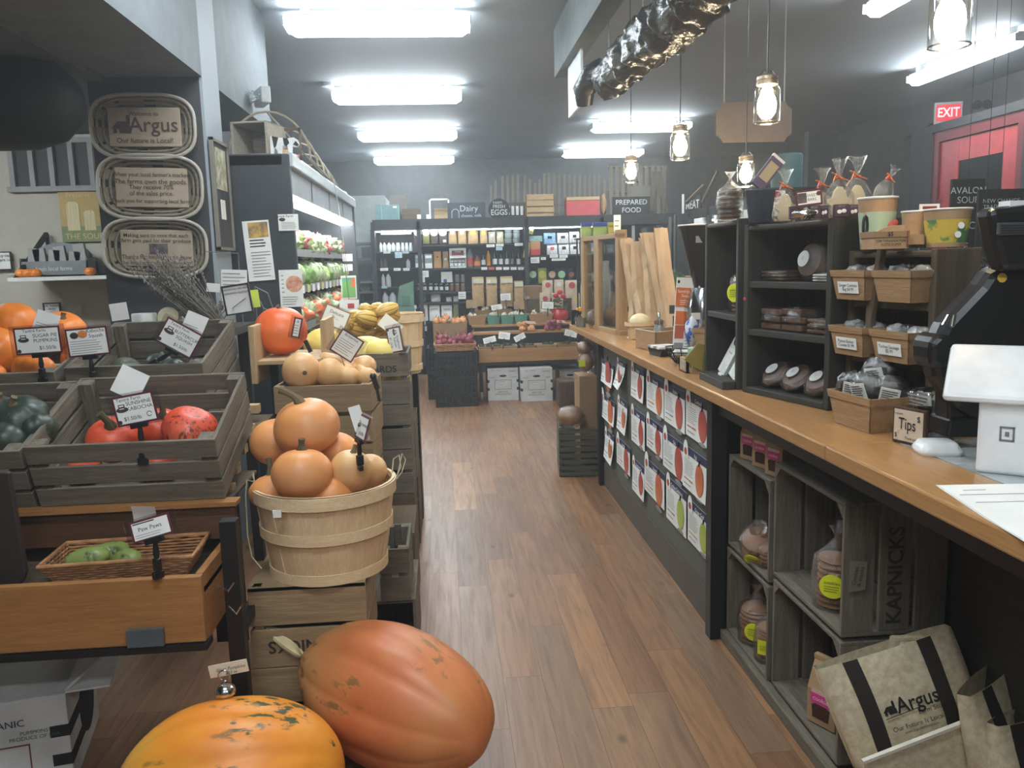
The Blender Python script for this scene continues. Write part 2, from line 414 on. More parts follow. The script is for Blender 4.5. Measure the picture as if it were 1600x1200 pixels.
# hanging boards
def hang_board(name,label,c,w_,h_,yaw,m,top=CZ,notch=0,cat='sign board',xs=.8):
    t=thing(name,label,cat,c,(0,0,yaw))
    n=notch
    if n:poly=[(-w_/2+n,-h_/2),(w_/2-n,-h_/2),(w_/2-n*.6,-h_/2+n*.6),(w_/2,-h_/2+n),(w_/2,h_/2-n),(w_/2-n*.6,h_/2-n*.6),(w_/2-n,h_/2),(-w_/2+n,h_/2),(-w_/2+n*.6,h_/2-n*.6),(-w_/2,h_/2-n),(-w_/2,-h_/2+n),(-w_/2+n*.6,-h_/2+n*.6)]
    else:poly=[(-w_/2,-h_/2),(w_/2,-h_/2),(w_/2,h_/2),(-w_/2,h_/2)]
    MB().prism(poly,-.008,.008).build('board',m,t)
    for s in(-1,1):MB().bar((s*w_/2*xs,0,h_/2-.01),(s*w_/2*xs,0,top-c[2]),.006).build('hanging_wire',GREYINK,t)
    return t
c=at(1178,191,y=5.0);hang_board('hanging_board','blank brown notched sign board hanging behind a jar lamp',c,.46,.235,0,col('brown board back',112,100,94,rough=.8),notch=.045)
c=at(899,131,x=.96);t=hang_board('hanging_placard','white square placard hanging from the pale ceiling beam',c,.55,.36,R(-90),col('white board',226,232,232,rough=.5),top=2.87)

# exit sign and red door on the right wall
EXR=emis('lit red letters',(1,.3,.33),.2)
def exit_sign():
    c=at(1482,176,y=8.2);t=thing('exit_sign','lit exit sign with red letters above the red door','exit sign',c,(0,0,R(-18)))
    MB().box(-.13,0,-.105,.13,.04,.105).build('casing',col('grey sign casing',150,148,146),t,bevel=.005)
    text('EXIT',.125,EXR,t,(0,-.003,0),bold=.02,squash=.8)
    MB().box(-.115,-.002,-.08,.115,0,.08).build('red_face',mat('lit red face',srgb(190,20,34),.5),t)
    fb=MATS['lit red face'].node_tree.nodes['Principled BSDF'];setin(fb,Emission_Color=(.9,.03,.05),Emission_Strength=.16)
    MB().box(.13,.01,-.05,.2,.06,.07).build('battery_pack',DARKW,t)
    for s in(.24,.33):MB().lathe([(0,0),(.03,0),(.045,.05),(.045,.06)],14,Matrix.Translation((s,0,.05))@Matrix.Rotation(R(90),4,'X')).build('emergency_spot',BLACKPL,t,smooth=True)
    MB().bar((0,.04,.0),(.0,2.0,.0),.03).bar((0,.04,.05),(0,.04,.05+.001),.01).build('mounting_arm',GREYW,t)
exit_sign()
def red_door():
    RED=col('red painted door',168,38,44,rough=.4,c2=srgb(150,34,40))
    y0,y1,z1=7.0,8.15,2.57
    m=MB();x=5.0
    m.box(x,y0-.1,0,x+.1,y0,z1+.1).box(x,y1,0,x+.1,y1+.1,z1+.1).box(x,y0,z1,x+.1,y1,z1+.1)
    d=struct('door_1',m,col('dark red door frame',110,36,42,rough=.5))
    struct('wall_right_recess',MB().box(x-.02,y1+.1,0,XR,8.62,2.75).box(x-.02,y0-.1,z1+.1,XR,y1+.1,2.75).box(x-.02,5.6,0,XR,y0-.1,2.75),DARKW)
    m=MB().box(x+.02,y0+.01,.01,x+.06,y0+.2,z1-.01).box(x+.02,y1-.3,.01,x+.06,y1-.01,z1-.01).box(x+.021,y0+.2,z1-.22,x+.059,y1-.3,z1-.011).box(x+.021,y0+.2,.011,x+.059,y1-.3,.4)
    m.build('door_leaf',RED,d)
    MB().box(x+.03,y0+.2,.4,x+.045,y1-.3,z1-.22).build('door_pane',mat('dark door glass',srgb(30,32,34),.1),d)
    MB().box(x-.01,y1-.06,1.9,x+.02,y1-.04,2.0).build('hinge',CHROME,d)
red_door()
CHALK=col('chalkboard',34,36,38,rough=.85)
CHK=col('white chalk',205,208,206,rough=.9)
def chalk(name,label,tl,br,y,lines_,size,frame=None,thick=.02,cat='chalkboard',rot=0,m=None):
    a,b=at(*tl,y=y),at(*br,y=y)
    w_,h_=b.x-a.x,a.z-b.z
    t=thing(name,label,cat,((a.x+b.x)/2,y,(a.z+b.z)/2),(0,rot,0))
    MB().box(-w_/2,0,-h_/2,w_/2,thick,h_/2).build('board',m or CHALK,t)
    if frame:
        f=.015;MB().box(-w_/2-f,-.006,-h_/2-f,w_/2+f,thick,-h_/2).box(-w_/2-f,-.006,h_/2,w_/2+f,thick,h_/2+f).box(-w_/2-f,-.006,-h_/2,-w_/2,thick,h_/2).box(w_/2,-.006,-h_/2,w_/2+f,thick,h_/2).build('frame',frame,t)
    for s,dx,dz,k in lines_:text(s,size*k,CHK,t,(dx*w_,-.002,dz*h_))
    return t
chalk('menu_chalkboard','tall menu chalkboard hanging in front of the red door glass',(1488,280),(1530,460),5.2,
 [('AVALON\nSOUP',0,.36,1),('M C',0,.1,1.1),('E',0,-.08,1.1),('12oz',0,-.25,1.1),('16',.1,-.4,.9)],.06)
chalk('menu_chalkboard','menu chalkboard with white lettering to the right of the door',(1530,296),(1592,432),5.0,
 [('NEW CHANGE\nTRADITIONAL\nESPRESSO',0,.3,.8),('Drip',-.1,.0,1),('$2  ta 3',.0,-.3,1)],.045)
chalk('chalk_sign','small chalk sign hanging beneath the wire shelf at right',(1522,405),(1552,432),4.6,[('FRESH SOUP\nWARM MEAL',0,0,1)],.025)
def wire_rack():
    t=thing('wire_shelf','chrome wire shelf behind the counter at right','shelf',(0,0,0))
    a,b=at(1500,404,y=4.5),at(1556,404,y=4.5)
    m=MB();m.bar(a,(b.x+.6,b.y,b.z),.012).bar(a+Vector((0,.4,0)),(b.x+.6,b.y+.4,b.z),.012).bar(a+Vector((0,0,-.03)),(b.x+.6,b.y,b.z-.03),.006)
    for k in range(14):m.bar(a+Vector((k*.06,0,0)),a+Vector((k*.06+.03,0,-.03)),.005).bar(a+Vector((k*.06+.03,0,0)),a+Vector((k*.06+.03,.4,0)),.005)
    m.build('wire_deck',CHROME,t)
    for dx in(0,.85):
        for dy in(0,.4):MB().bar((a.x+dx,a.y+dy,0),(a.x+dx,a.y+dy,1.62),.02).build('post',CHROME,t)
wire_rack()
def back_counter():
    t=thing('back_bar_counter','steel topped work counter behind the sales counter','counter',(0,0,0))
    MB().box(2.1,2.9,.86,4.3,3.9,.9).build('steel_top',mat('brushed steel',srgb(140,142,142),.3,.9),t)
    MB().box(2.15,2.98,0,4.25,3.85,.86).build('cabinet',BLACKMT,t)
    MB().box(2.2,3.1,.9,3.2,3.6,1.16).build('steel_bin',mat('brushed steel',(0,0,0)),t,bevel=.01)
back_counter()
for o in[q for q in bpy.data.objects if q.name.startswith(('menu_chalkboard','chalk_sign'))]:MB().bar((0,.01,.05),(0,.01,CZ-o.location.z),.0025).build('hanging_wire',BLACKMT,o)
# emergency light on left beam
def emerg():
    c=at(402,151,x=-1.1);t=thing('emergency_light','white emergency light box on the left ceiling beam','emergency light',c,(0,0,R(-65)))
    MB().box(-.1,0,-.05,.1,.06,.05).build('case',LAMPW,t,bevel=.008)
    for s in(-.06,.06):MB().lathe([(0,.0),(.02,0),(.034,.05),(.034,.055),(0,.05)],16,Matrix.Translation((s,0,-.0))@Matrix.Rotation(R(100),4,'X')).build('spot_head',GLASS if s>0 else LAMPW,t,smooth=True)
emerg()
MB_=MB().lathe([(0,0),(.06,0),(.055,.03),(0,.03)],16,Matrix.Translation((-1.0,8.2,CZ-.03)))
solo('smoke_detector',MB_,LAMPW,'small round white smoke detector on the ceiling','smoke detector',smooth=True)

# ------------------------------------------------------------------ column signs: oval baskets
OVB=wood('grey basket splint',srgb(150,138,118),srgb(118,106,88),'x',.85)
BURLAP=col('beige sign paper',176,160,140,rough=.9)
SIGNTX=col('brown sign lettering',84,66,56,rough=.9)
def superell(w_,h_,n=48,e=.62):
    pts=[]
    for k in range(n):
        a=2*math.pi*k/n;c_,s_=math.cos(a),math.sin(a)
        pts.append((w_/2*math.copysign(abs(c_)**e,c_),h_/2*math.copysign(abs(s_)**e,s_)))
    return pts
def oval_basket(label,px,py,pw,ph,tx,tilt=0):
    c=at(px,py,y=4.385);k=4.39/F*1.0;w_,h_=pw*k,ph*k
    t=thing('oval_sign_basket',label,'basket sign',c,(0,R(tilt),0),'oval basket signs on the column')
    O=superell(w_,h_);I=superell(w_*.72,h_*.66);n=len(O)
    MB().tube([(x,-.05,z)for x,z in O],.0085,8,closed=True).tube([(x*.985,-.035,z*.98)for x,z in O],.006,6,closed=True).build('rim',col('whitened rim',176,170,158),t,smooth=True)
    m=MB()
    for i in range(0,n):  # radial splints with gaps, over a shallow bowl
        if i%4==3:continue
        j=(i+1)%n
        m.add([(O[i][0],-.045,O[i][1]),(O[j][0],-.045,O[j][1]),(I[j][0],0,I[j][1]),(I[i][0],0,I[i][1])],[(0,1,2,3)])
        m.add([(O[i][0],-.041,O[i][1]),(O[j][0],-.041,O[j][1]),(I[j][0],.004,I[j][1]),(I[i][0],.004,I[i][1])],[(3,2,1,0)])
    for q in(.35,.7):
        ring=[(O[i][0]*(1-q)+I[i][0]*q,-.05*(1-q)-.004,O[i][1]*(1-q)+I[i][1]*q)for i in range(n)]
        m.tube(ring,.007,6,closed=True)
    v=[(x,0,z)for x,z in I]+[(x,.004,z)for x,z in I]
    m.add(v,[tuple(range(n)),tuple(range(n,2*n))[::-1]])
    m.build('woven_tray',OVB,t)
    sw,sh=w_*.70,h_*.62
    MB().box(-sw/2,-.03,-sh/2,sw/2,-.02,sh/2).build('sign_panel',BURLAP,t,bevel=.006)
    for s,dz,size,dx in tx:text(s,size,SIGNTX,t,(dx,-.033,dz),bold=.008)
    return t
t=oval_basket('topmost oval basket sign with large barn logo lettering on the dark column',229,200,146,90,
 [('Welcome to',.062,.028,0),('Argus',.008,.10,.045),('Our future is Local!',-.066,.034,0)],1)
def barn(parent,x,z,s,m,y=-.034):
    b=MB()
    b.prism([(x-.5*s,z-.35*s),(x-.3*s,z-.35*s),(x-.3*s,z-.1*s),(x-.15*s,z-.1*s),(x-.15*s,z-.35*s),(x+.5*s,z-.35*s),(x+.5*s,z),(x+.2*s,z+.3*s),(x-.25*s,z+.3*s),(x-.6*s,z-.1*s),(x-.5*s,z-.1*s)],y,y+.001)
    b.prism([(x+.25*s,z+.25*s),(x+.45*s,z+.1*s),(x+.45*s,z+.6*s),(x+.35*s,z+.7*s),(x+.25*s,z+.6*s)],y,y+.001)
    return b.build('barn_logo',m,parent)
barn(t,-.105,.0,.085,SIGNTX)
oval_basket('middle oval basket sign with four lines of lettering on the column',240,294,148,92,
 [("When your local farmer's market",.062,.027,0),('The farms own the goods.',.028,.033,0),('They receive 70%\nof the sales price.',-.014,.03,0),('Thank you for supporting local farms',-.066,.026,0)],2)
t=oval_basket('lowest oval basket sign with a small photo on the column',248,388,148,86,
 [('Making sure to note that each\nfarm gets paid for their produce',.05,.026,0),('Thanks for helping us to grow\nthe local agricultural economy!',-.058,.028,0)],2)
MB().box(-.035,-.033,-.028,.055,-.031,.022).build('photo',col('dark snapshot',62,60,66,c2=srgb(110,96,100),scale=30),t)
# notice frame on the column's side
t=frame_thing('notice_frame','narrow framed notice on the side face of the column','picture frame',(-1.14,4.55,1.88),(0,1,0),(0,0,1))
MB().box(-.15,-.01,-.27,.15,.0,.27).build('backing',DARKW,t)
MB().box(-.16,-.02,-.28,.16,0,-.265).box(-.16,-.02,.265,.16,0,.28).box(-.16,-.02,-.28,-.145,0,.28).box(.145,-.02,-.28,.16,0,.28).build('frame',col('grey frame wood',128,122,112),t)
MB().box(-.1,-.014,.03,.1,-.01,.24).build('print',col('cream print',208,204,180,c2=srgb(120,120,90),scale=20),t)
MB().box(-.05,-.014,-.12,.03,-.01,-.02).build('note',WHITE,t)

# ------------------------------------------------------------------ things on the cream wall (left)
def panel_y(name,label,cat,tl,br,y,m,thick=.015,frame=None,f=.01,group=None,tilt=0,part='panel'):
    a,b=at(*tl,y=y),at(*br,y=y);w_,h_=abs(b.x-a.x),a.z-b.z
    t=thing(name,label,cat,((a.x+b.x)/2,y,(a.z+b.z)/2),(0,R(tilt),0),group)
    MB().box(-w_/2,0,-h_/2,w_/2,thick,h_/2).build(part,m,t)
    if frame:MB().box(-w_/2-f,-.008,-h_/2-f,w_/2+f,thick,-h_/2).box(-w_/2-f,-.008,h_/2,w_/2+f,thick,h_/2+f).box(-w_/2-f,-.008,-h_/2,-w_/2,thick,h_/2).box(w_/2,-.008,-h_/2,w_/2+f,thick,h_/2).build('frame',frame,t)
    t['w']=w_;t['h']=h_
    return t
t=panel_y('jar_poster','yellow and green poster of two jars on the cream wall','poster',(90,297),(160,377),5.97,col('ochre poster',190,160,92),.01)
w_,h_=t['w'],t['h']
MB().box(-w_/2,-.002,-h_/2,w_/2,0,-h_*.2).build('green_band',col('poster green',128,140,92),t)
for x,hh,ww in((-.17,.55,.32),(.24,.38,.28)):
    MB().prism([(x*w_-ww*w_/2,-h_*.28),(x*w_+ww*w_/2,-h_*.28),(x*w_+ww*w_/2,-h_*.28+hh*h_*.9),(x*w_+ww*w_*.3,-h_*.28+hh*h_),(x*w_-ww*w_*.3,-h_*.28+hh*h_),(x*w_-ww*w_/2,-h_*.28+hh*h_*.9)],-.004,-.002).build('jar_picture',col('poster jar cream',214,208,176,c2=srgb(200,176,110),vs=(30,1,1),scale=4),t)
text('Preserve',.045,col('poster lettering',216,190,120),t,(0,-.004,h_*.4));text('THE SOUR',.055,MATS['poster lettering'],t,(.02,-.004,-h_*.4))
t=panel_y('small_wall_sign','small white framed sign at the left edge above the shelf','sign',(-12,395),(18,420),5.96,WHITE,.01,BLACKMT,.006)
text('buy one\nshare one',.03,INK,t,(.02,-.004,.02))
t=panel_y('small_framed_print','small black framed print low on the cream wall','picture frame',(69,475),(94,490),5.96,WHITE,.01,BLACKMT,.008);text('THE MARKET\nfamily',.02,INK,t,(0,-.004,.01))
panel_y('switch_plate','cream switch plate low on the cream wall','light switch',(117,477),(129,492),5.98,col('ivory plastic',190,184,170),.008)
def wall_shelf():
    a,b=at(18,437,y=5.6),at(168,431,y=5.6)
    t=thing('wall_shelf','thin white wall shelf holding a metal trough and mini pumpkins','shelf',(0,0,0))
    MB().box(a.x,5.55,a.z-.012,b.x+.25,5.98,a.z+.012).build('shelf_board',col('white shelf',206,204,198),t)
    for x in(a.x+.04,):
        MB().bar((x,5.57,a.z),(x+.05,5.95,a.z+.30),.025).bar((x+.05,5.95,a.z+.3),(x+.05,5.95,a.z),.02).build('bracket',BLACKMT,t)
    return a.z+.012
SZ=wall_shelf()
def trough():
    a,b=at(38,425,y=5.72),at(143,425,y=5.72);cx=(a.x+b.x)/2;w_=b.x-a.x
    t=thing('metal_trough','grey metal planter trough with arched back on the wall shelf','planter',(cx,5.72,SZ))
    MB().box(-w_/2,-.05,0,w_/2,-.04,.1).box(-w_/2,-.05,0,w_/2,.08,.01).box(-w_/2,-.05,0,-w_/2+.01,.08,.12).box(w_/2-.01,-.05,0,w_/2,.08,.12).build('tray',mat('zinc',srgb(120,122,122),.5,.4),t)
    arc=[(w_*.46*math.cos(math.pi*k/16),.12+.1*math.sin(math.pi*k/16))for k in range(17)]
    MB().prism([(-w_/2,0)]+[(w_/2,0)]+arc,.08,.09).build('arched_back',MATS['zinc'],t)
    for k in range(6):MB().box(-w_*.42+k*w_*.15,-.03,.01,-w_*.42+k*w_*.15+.07,0.0,.17+.02*(k%2),Matrix.Rotation(R(6*(-1)**k),4,'Y')).build('paper_packet',col('grey packet',150,150,146),t)
    text('fresh local farms',.035,CHK,t,(0,-.053,.05))
trough()

# ------------------------------------------------------------------ produce helpers
def stem_mesh(r,h,bend=.3,n=8,flare=1.6):
    m=MB();P=[];rs=[]
    for k in range(7):
        u=k/6;P.append((bend*h*u*u,0,h*u));rs.append(r*(flare-(flare-.8)*min(1,u*2))if u<.9 else r*.95)
    m.tube(P,rs,n);return m
def pumpkin_mb(r,hz=.82,ribs=10,dep=.07,dim=.16,lump=.03,seed=0,nu=26,nv=60,pear=0,power=1.0):
    off=Vector((seed*3.1,seed*1.7,seed))
    def fn(p,u,t):
        rib=abs(math.cos(ribs*t/2+.15*math.sin(3*t+seed)))if ribs else 1
        k=1-dep*(1-rib**.5)*(abs(math.sin(u))**.5 if ribs else 1)
        k*=1+lump*noise.noise(p*1.6+off)
        z=p.z*hz
        q=math.exp(-(math.sin(u)/.32)**2)
        z-=math.copysign(dim*q,p.z)*hz*(1 if p.z>0 else .7)
        if pear:k*=1-pear*(p.z*.5+.5)**1.2
        return Vector((p.x*k,p.y*k,z*(1+lump*noise.noise(p+off))))
    return MB().ell((0,0,0),(r,r,r),nu,nv,fn)
def skin(name,c1,c2,c3=None,spots=None,sscale=14,rough=.42,lo=.62,band=None):
    if name in MATS:return MATS[name]
    m,nt,b=newmat(name);MATS[name]=m
    f=noise_fac(nt,5,(1,1,1),lo=.3,hi=.7);c=mixcol(nt,f,c1,c2)
    if c3:c=mixcol(nt,noise_fac(nt,2.2,(1,1,1.4),lo=.45,hi=.75,detail=2),c,c3)
    if spots:
        a=noise_fac(nt,sscale*3,(1,1,.4),lo=.52,hi=.58,detail=6);b2=noise_fac(nt,sscale*.45,(1,1,.6),lo=lo-.09,hi=lo-.03,detail=3)
        mu=nt.nodes.new('ShaderNodeMath');mu.operation='MULTIPLY';nt.links.new(a,mu.inputs[0]);nt.links.new(b2,mu.inputs[1])
        c=mixcol(nt,mu.outputs[0],c,spots)
    nt.links.new(c,b.inputs['Base Color']);setin(b,Roughness=rough)
    bump(nt,b,noise_fac(nt,60),.08,.001)
    return m
ORANGE=skin('orange pumpkin skin',srgb(232,132,42),srgb(214,108,30),srgb(238,150,60))
PALEO=skin('pale orange pumpkin skin',srgb(232,160,96),srgb(220,138,72),srgb(212,152,104))
REDK=skin('red kabocha skin',srgb(226,84,52),srgb(206,66,42),srgb(230,120,80),srgb(110,52,42),26,lo=.52)
GREENK=skin('dark green squash skin',srgb(50,62,52),srgb(38,48,42),srgb(70,80,66),srgb(100,108,90),24,lo=.66)
GIANT1=skin('yellow orange giant pumpkin skin',srgb(232,146,44),srgb(218,118,34),srgb(244,184,70),srgb(70,78,48),15,lo=.6)
GIANT2=skin('salmon orange giant pumpkin skin',srgb(208,124,76),srgb(192,102,58),srgb(212,152,92),srgb(140,100,60),12,lo=.65)
BUTTER=skin('butternut skin',srgb(222,178,122),srgb(206,156,100),srgb(214,160,112))
YELLOWS=skin('spaghetti squash skin',srgb(232,208,110),srgb(222,190,84),srgb(236,216,130))
def delicata_mat():
    m,nt,b=newmat('delicata skin');tc=nt.nodes.new('ShaderNodeTexCoord')
    g=nt.nodes.new('ShaderNodeTexGradient');g.gradient_type='RADIAL';nt.links.new(tc.outputs['Object'],g.inputs[0])
    mm=nt.nodes.new('ShaderNodeMath');mm.operation='MULTIPLY';mm.inputs[1].default_value=9;nt.links.new(g.outputs[1],mm.inputs[0])
    fr=nt.nodes.new('ShaderNodeMath');fr.operation='FRACT';nt.links.new(mm.outputs[0],fr.inputs[0])
    lt=nt.nodes.new('ShaderNodeMath');lt.operation='LESS_THAN';lt.inputs[1].default_value=.16;nt.links.new(fr.outputs[0],lt.inputs[0])
    nt.links.new(mixcol(nt,lt.outputs[0],srgb(226,182,92),srgb(110,106,50)),b.inputs['Base Color']);setin(b,Roughness=.45)
    return m
DELI=delicata_mat()
STEMM=skin('dry stem',srgb(122,104,72),srgb(84,72,50),rough=.85)
STEMD=skin('green brown stem',srgb(96,84,54),srgb(62,54,38),rough=.85)
def pumpkin(label,c,r,m,name='pumpkin',cat='pumpkin',rot=(0,0,0),group=None,stem=.5,sr=.09,sm=None,bend=.4,**k):
    t=thing(name,label,cat,c,rot,group)
    pumpkin_mb(r,**k).build('pumpkin_flesh',m,t,smooth='all')
    if stem:stem_mesh(r*sr,r*stem,bend).build('stem',sm or STEMM,t,smooth=True,loc=(0,0,r*k.get('hz',.82)*(1-k.get('dim',.16))-r*.05),rot=(0,0,random.uniform(0,6)))
    return t

for i,(px,lb)in enumerate(((33,'first of three orange mini pumpkins left of the metal trough front'),(44,'second of three orange mini pumpkins before the metal trough'),(56,'third of three orange mini pumpkins before the metal trough'),(141,'lone orange mini pumpkin at the right end of the wall shelf'))):
    pumpkin(lb,(at(px,425,y=5.6).x,5.6,SZ+.027),.035,ORANGE,name='mini_pumpkin',hz=.8,ribs=10,dep=.05,seed=i,stem=.3)
p=at(143,412,y=5.8);solo('dark_hat',MB().lathe([(0,0),(.1,0),(.1,.008),(.05,.012),(.045,.09),(0,.1)],20),BLACKPL,'small dark hat shape behind the lone mini pumpkin on the wall shelf','hat',loc=(p.x-.02,5.85,SZ),smooth=True)
# giant pumpkins on the floor
def giant():
    t=thing('giant_pumpkin','largest salmon orange pumpkin lying on its side on the floor','pumpkin',(0,0,0))
    a,b=at(528,1045,z=.25),at(700,1128,z=.215)
    c=(a+b)/2
    zax=(b-a).normalized();L=.355
    q=zax.to_track_quat('Z','Y');t.matrix_world=Matrix.Translation(c)@q.to_matrix().to_4x4()
    def fn(p,u,tt):
        rib=abs(math.cos(5*tt+.1*math.sin(2*tt)))
        k=1-.05*(1-rib**.6)*abs(math.sin(u))**.5
        k*=1+.05*noise.noise(p*1.3+Vector((2,3,1)))
        k*=1-.17*max(0,-p.z)**1.5
        return Vector((p.x*k,p.y*k,p.z*(1+.03*noise.noise(p*2))))
    MB().ell((0,0,0),(.208,.208,L),48,110,fn).build('pumpkin_flesh',GIANT2,t,smooth='all')
    return t,c
G2,g2c=giant()
def giant1():
    t=thing('giant_pumpkin','yellow orange giant pumpkin flecked with green at the bottom edge','pumpkin',(0,0,0))
    c=at(362,1225,z=.2)
    zax=Vector((.93,.1,.05)).normalized();xx=Vector((0,0,1)).cross(zax).normalized()
    q=zax.to_track_quat('Z','Y');t.matrix_world=Matrix.Translation(c)@q.to_matrix().to_4x4()
    def fn(p,u,tt):
        rib=abs(math.cos(4.5*tt+.5))
        k=1-.065*(1-rib**.6)*abs(math.sin(u))**.5
        k*=1+.05*noise.noise(p*1.4+Vector((7,1,4)))
        return Vector((p.x*k,p.y*k,p.z))
    MB().ell((0,0,0),(.215,.215,.285),40,90,fn).build('pumpkin_flesh',GIANT1,t,smooth='all')
    return c
g1c=giant1()
def holder():
    c=at(352,1080,z=g1c.z+.215);
    t=thing('chrome_card_holder','domed chrome card holder standing on the yellow giant pumpkin','card holder',c)
    MB().lathe([(.026,-.006),(.027,0),(.024,.01),(.016,.018),(.006,.022),(0,.023)],24,cap=False).build('dome_base',CHROME,t,smooth=True)
    MB().tube([(0,0,.02),(0,0,.03)]+[(.014*math.sin(a_),0,.044-.014*math.cos(a_))for a_ in[k*math.pi/8 for k in range(16)]],.002,6).build('wire_loop',CHROME,t,smooth=True)
    c2=c+Vector((.035,.012,.085))
    t=thing('price_card','small white price card held above the yellow giant pumpkin','price card',(c.x+.01,c.y+.012,c.z+.053),(0,R(-8),0))
    MB().box(-.05,-.001,-.014,.05,.001,.02).build('card',col('cream card',226,212,190),t)
    text('Giant Pumpkins',.012,INK,t,(.005,-.0015,.004),shear=.3);text('$15 ea',.011,INK,t,(.005,-.0015,-.008),shear=.3)
holder()
# sticker on the giant
s_=at(615,1163,y=g2c.y-.22)

# ------------------------------------------------------------------ crates
def crate(label,c,w_,d,h,M3,slats=3,gap=.018,rot=(0,0,0),name='wooden_crate',group=None,bottom=True,t_=.011,post=.03,endsolid=False,words=None,ears=0,mat4=None,sides=(1,1,1,1)):
    """open crate, origin at base centre; long slats along local x; returns root"""
    t=thing(name,label,'crate',c,rot,group)
    if mat4 is not None:t.matrix_world=mat4
    sh=(h-gap*(slats-1))/slats
    rr=random.Random(int((c[0]+9)*1000)if mat4 is None else 5)
    def panel(x0,x1,y0,y1,nm,m,solid=False):
        b=MB()
        if solid:b.box(x0,y0,0,x1,y1,h)
        else:
            for k in range(slats):
                z=k*(sh+gap);j=rr.uniform(-.003,.003)
                b.box(x0,y0,z+j if k else z,x1,y1,z+sh+j*.5)
        return b.build(nm,m,t,bevel=.0015)
    if sides[0]:panel(-w_/2,w_/2,-d/2,-d/2+t_,'front_panel',M3['x'])
    if sides[1]:panel(-w_/2,w_/2,d/2-t_,d/2,'back_panel',M3['x'])
    if sides[2]:panel(-w_/2,-w_/2+t_,-d/2+t_,d/2-t_,'side_panel',M3['y'],endsolid)
    if sides[3]:panel(w_/2-t_,w_/2,-d/2+t_,d/2-t_,'side_panel',M3['y'],endsolid)
    for sx in(-1,1):
        for sy in(-1,1):
            x=sx*(w_/2-t_);y=sy*(d/2-t_)
            MB().box(x,y,.0,x-sx*post,y-sy*post,h+ears).build('corner_post',M3['z'],t,bevel=.002)
    if bottom:MB().box(-w_/2+t_,-d/2+t_,.0,w_/2-t_,d/2-t_,.01).build('crate_bottom',M3['x'],t)
    if words:text(words[0],words[1],col('black stencil',50,42,36,rough=.9),t,(0,-d/2-.001,words[2]),bold=.02,**(words[3]if len(words)>3 else{}))
    return t
def mini_tag(label,c,w_,h_,rows,rotz=0,tilt=0,roll=0,border=MAROON,stem=.08,back=None,clip=True,cat='price tag',dirn=None,group=None,ps=None,logo=True,plex=True):
    """price card in an acrylic holder on a black clamp; c = centre of the card"""
    t=thing('price_tag',label,cat,c,(R(tilt),R(roll),R(rotz)),group)
    if plex:MB().box(-w_/2-.014,.0015,-h_/2-.006,w_/2+.014,.0035,h_/2+.006).build('acrylic_holder',PLEX,t)
    MB().box(-w_/2,-.0005,-h_/2,w_/2,.0012,h_/2).build('card_border',border,t)
    f=.006;MB().box(-w_/2+f,-.0012,-h_/2+f,w_/2-f,-.0004,h_/2-f).build('card',WHITE,t)
    for s,x,z,size in rows:text(s,size,INK,t,(x*w_,-.0016,z*h_))
    if logo:  # small truck like logo
        b=MB();x=-w_*.3;z=h_*.08;q=h_*.13
        b.lathe([(q*1.5,0),(q*1.5,.0003)],20,Matrix.Translation((x,-.0015,z-q*.3))@Matrix.Rotation(R(90),4,'X'),sy=.45)
        b.box(x-q*.8,-.0016,z-q*.2,x+q*.8,-.0013,z+q*1.1);b.build('logo',col('dark logo print',66,58,58),t)
        MB().box(x-q*.55,-.0021,z+q*.5,x+q*.55,-.0017,z+q*.9).box(x-q*.6,-.0021,z-q*.1,x+q*.6,-.0017,z+q*.1).build('logo_detail',WHITE,t)
        MB().lathe([(h_*.07,0),(h_*.07,.0003)],14,Matrix.Translation((-w_*.42,-.0014,-h_*.36))@Matrix.Rotation(R(90),4,'X')).build('seal',col('dark logo print',66,58,58),t)
    if clip:
        b=MB();b.box(-.025,-.006,-h_/2-.012,.025,.008,-h_/2+.004);b.build('card_clip',BLACKPL,t,bevel=.002)
        inv=Euler((R(tilt),R(roll),R(rotz))).to_matrix().inverted()
        dn=inv@Vector(dirn or(0,0,-stem));s0=Vector((0,.002,-h_/2-.01))
        MB().tube([s0,s0+dn*.35,s0+dn*.6],[.006,.009,.006],8).build('ball_joint',BLACKPL,t,smooth=True)
        e=s0+dn*.55;f_=s0+dn
        MB().bar(e,f_,.016,.022).bar(f_,f_+dn*.25,.03,.014).build('clamp',BLACKPL,t,bevel=.003)
    return t
def slip(label,tl,br,y,rot=0,tilt=-8,name='paper_slip',cat='receipt paper',seed=1,nl=3,curl=0):
    a,b=at(*tl,y=y),at(*br,y=y);w_,h_=b.x-a.x,a.z-b.z
    t=thing(name,label,cat,((a.x+b.x)/2,y,(a.z+b.z)/2),(R(tilt),R(rot),0))
    m=MB();n=8;vs=[];fs=[]
    for i in range(n+1):
        u=i/n;yy=curl*(u**2)
        vs+=[(-w_/2,yy,-h_/2+h_*u),(w_/2,yy,-h_/2+h_*u),(-w_/2,yy+.0008,-h_/2+h_*u),(w_/2,yy+.0008,-h_/2+h_*u)]
    for i in range(n):
        k=i*4;fs+=[(k,k+1,k+5,k+4),(k+3,k+2,k+6,k+7),(k+2,k,k+4,k+6),(k+1,k+3,k+7,k+5)]
    m.add(vs,fs).build('paper',WHITE,t,smooth=True)
    if nl:lines(t,-w_*.4,w_*.4,-h_*.4,-h_*.05,nl,-.0006,seed=seed)
    return t

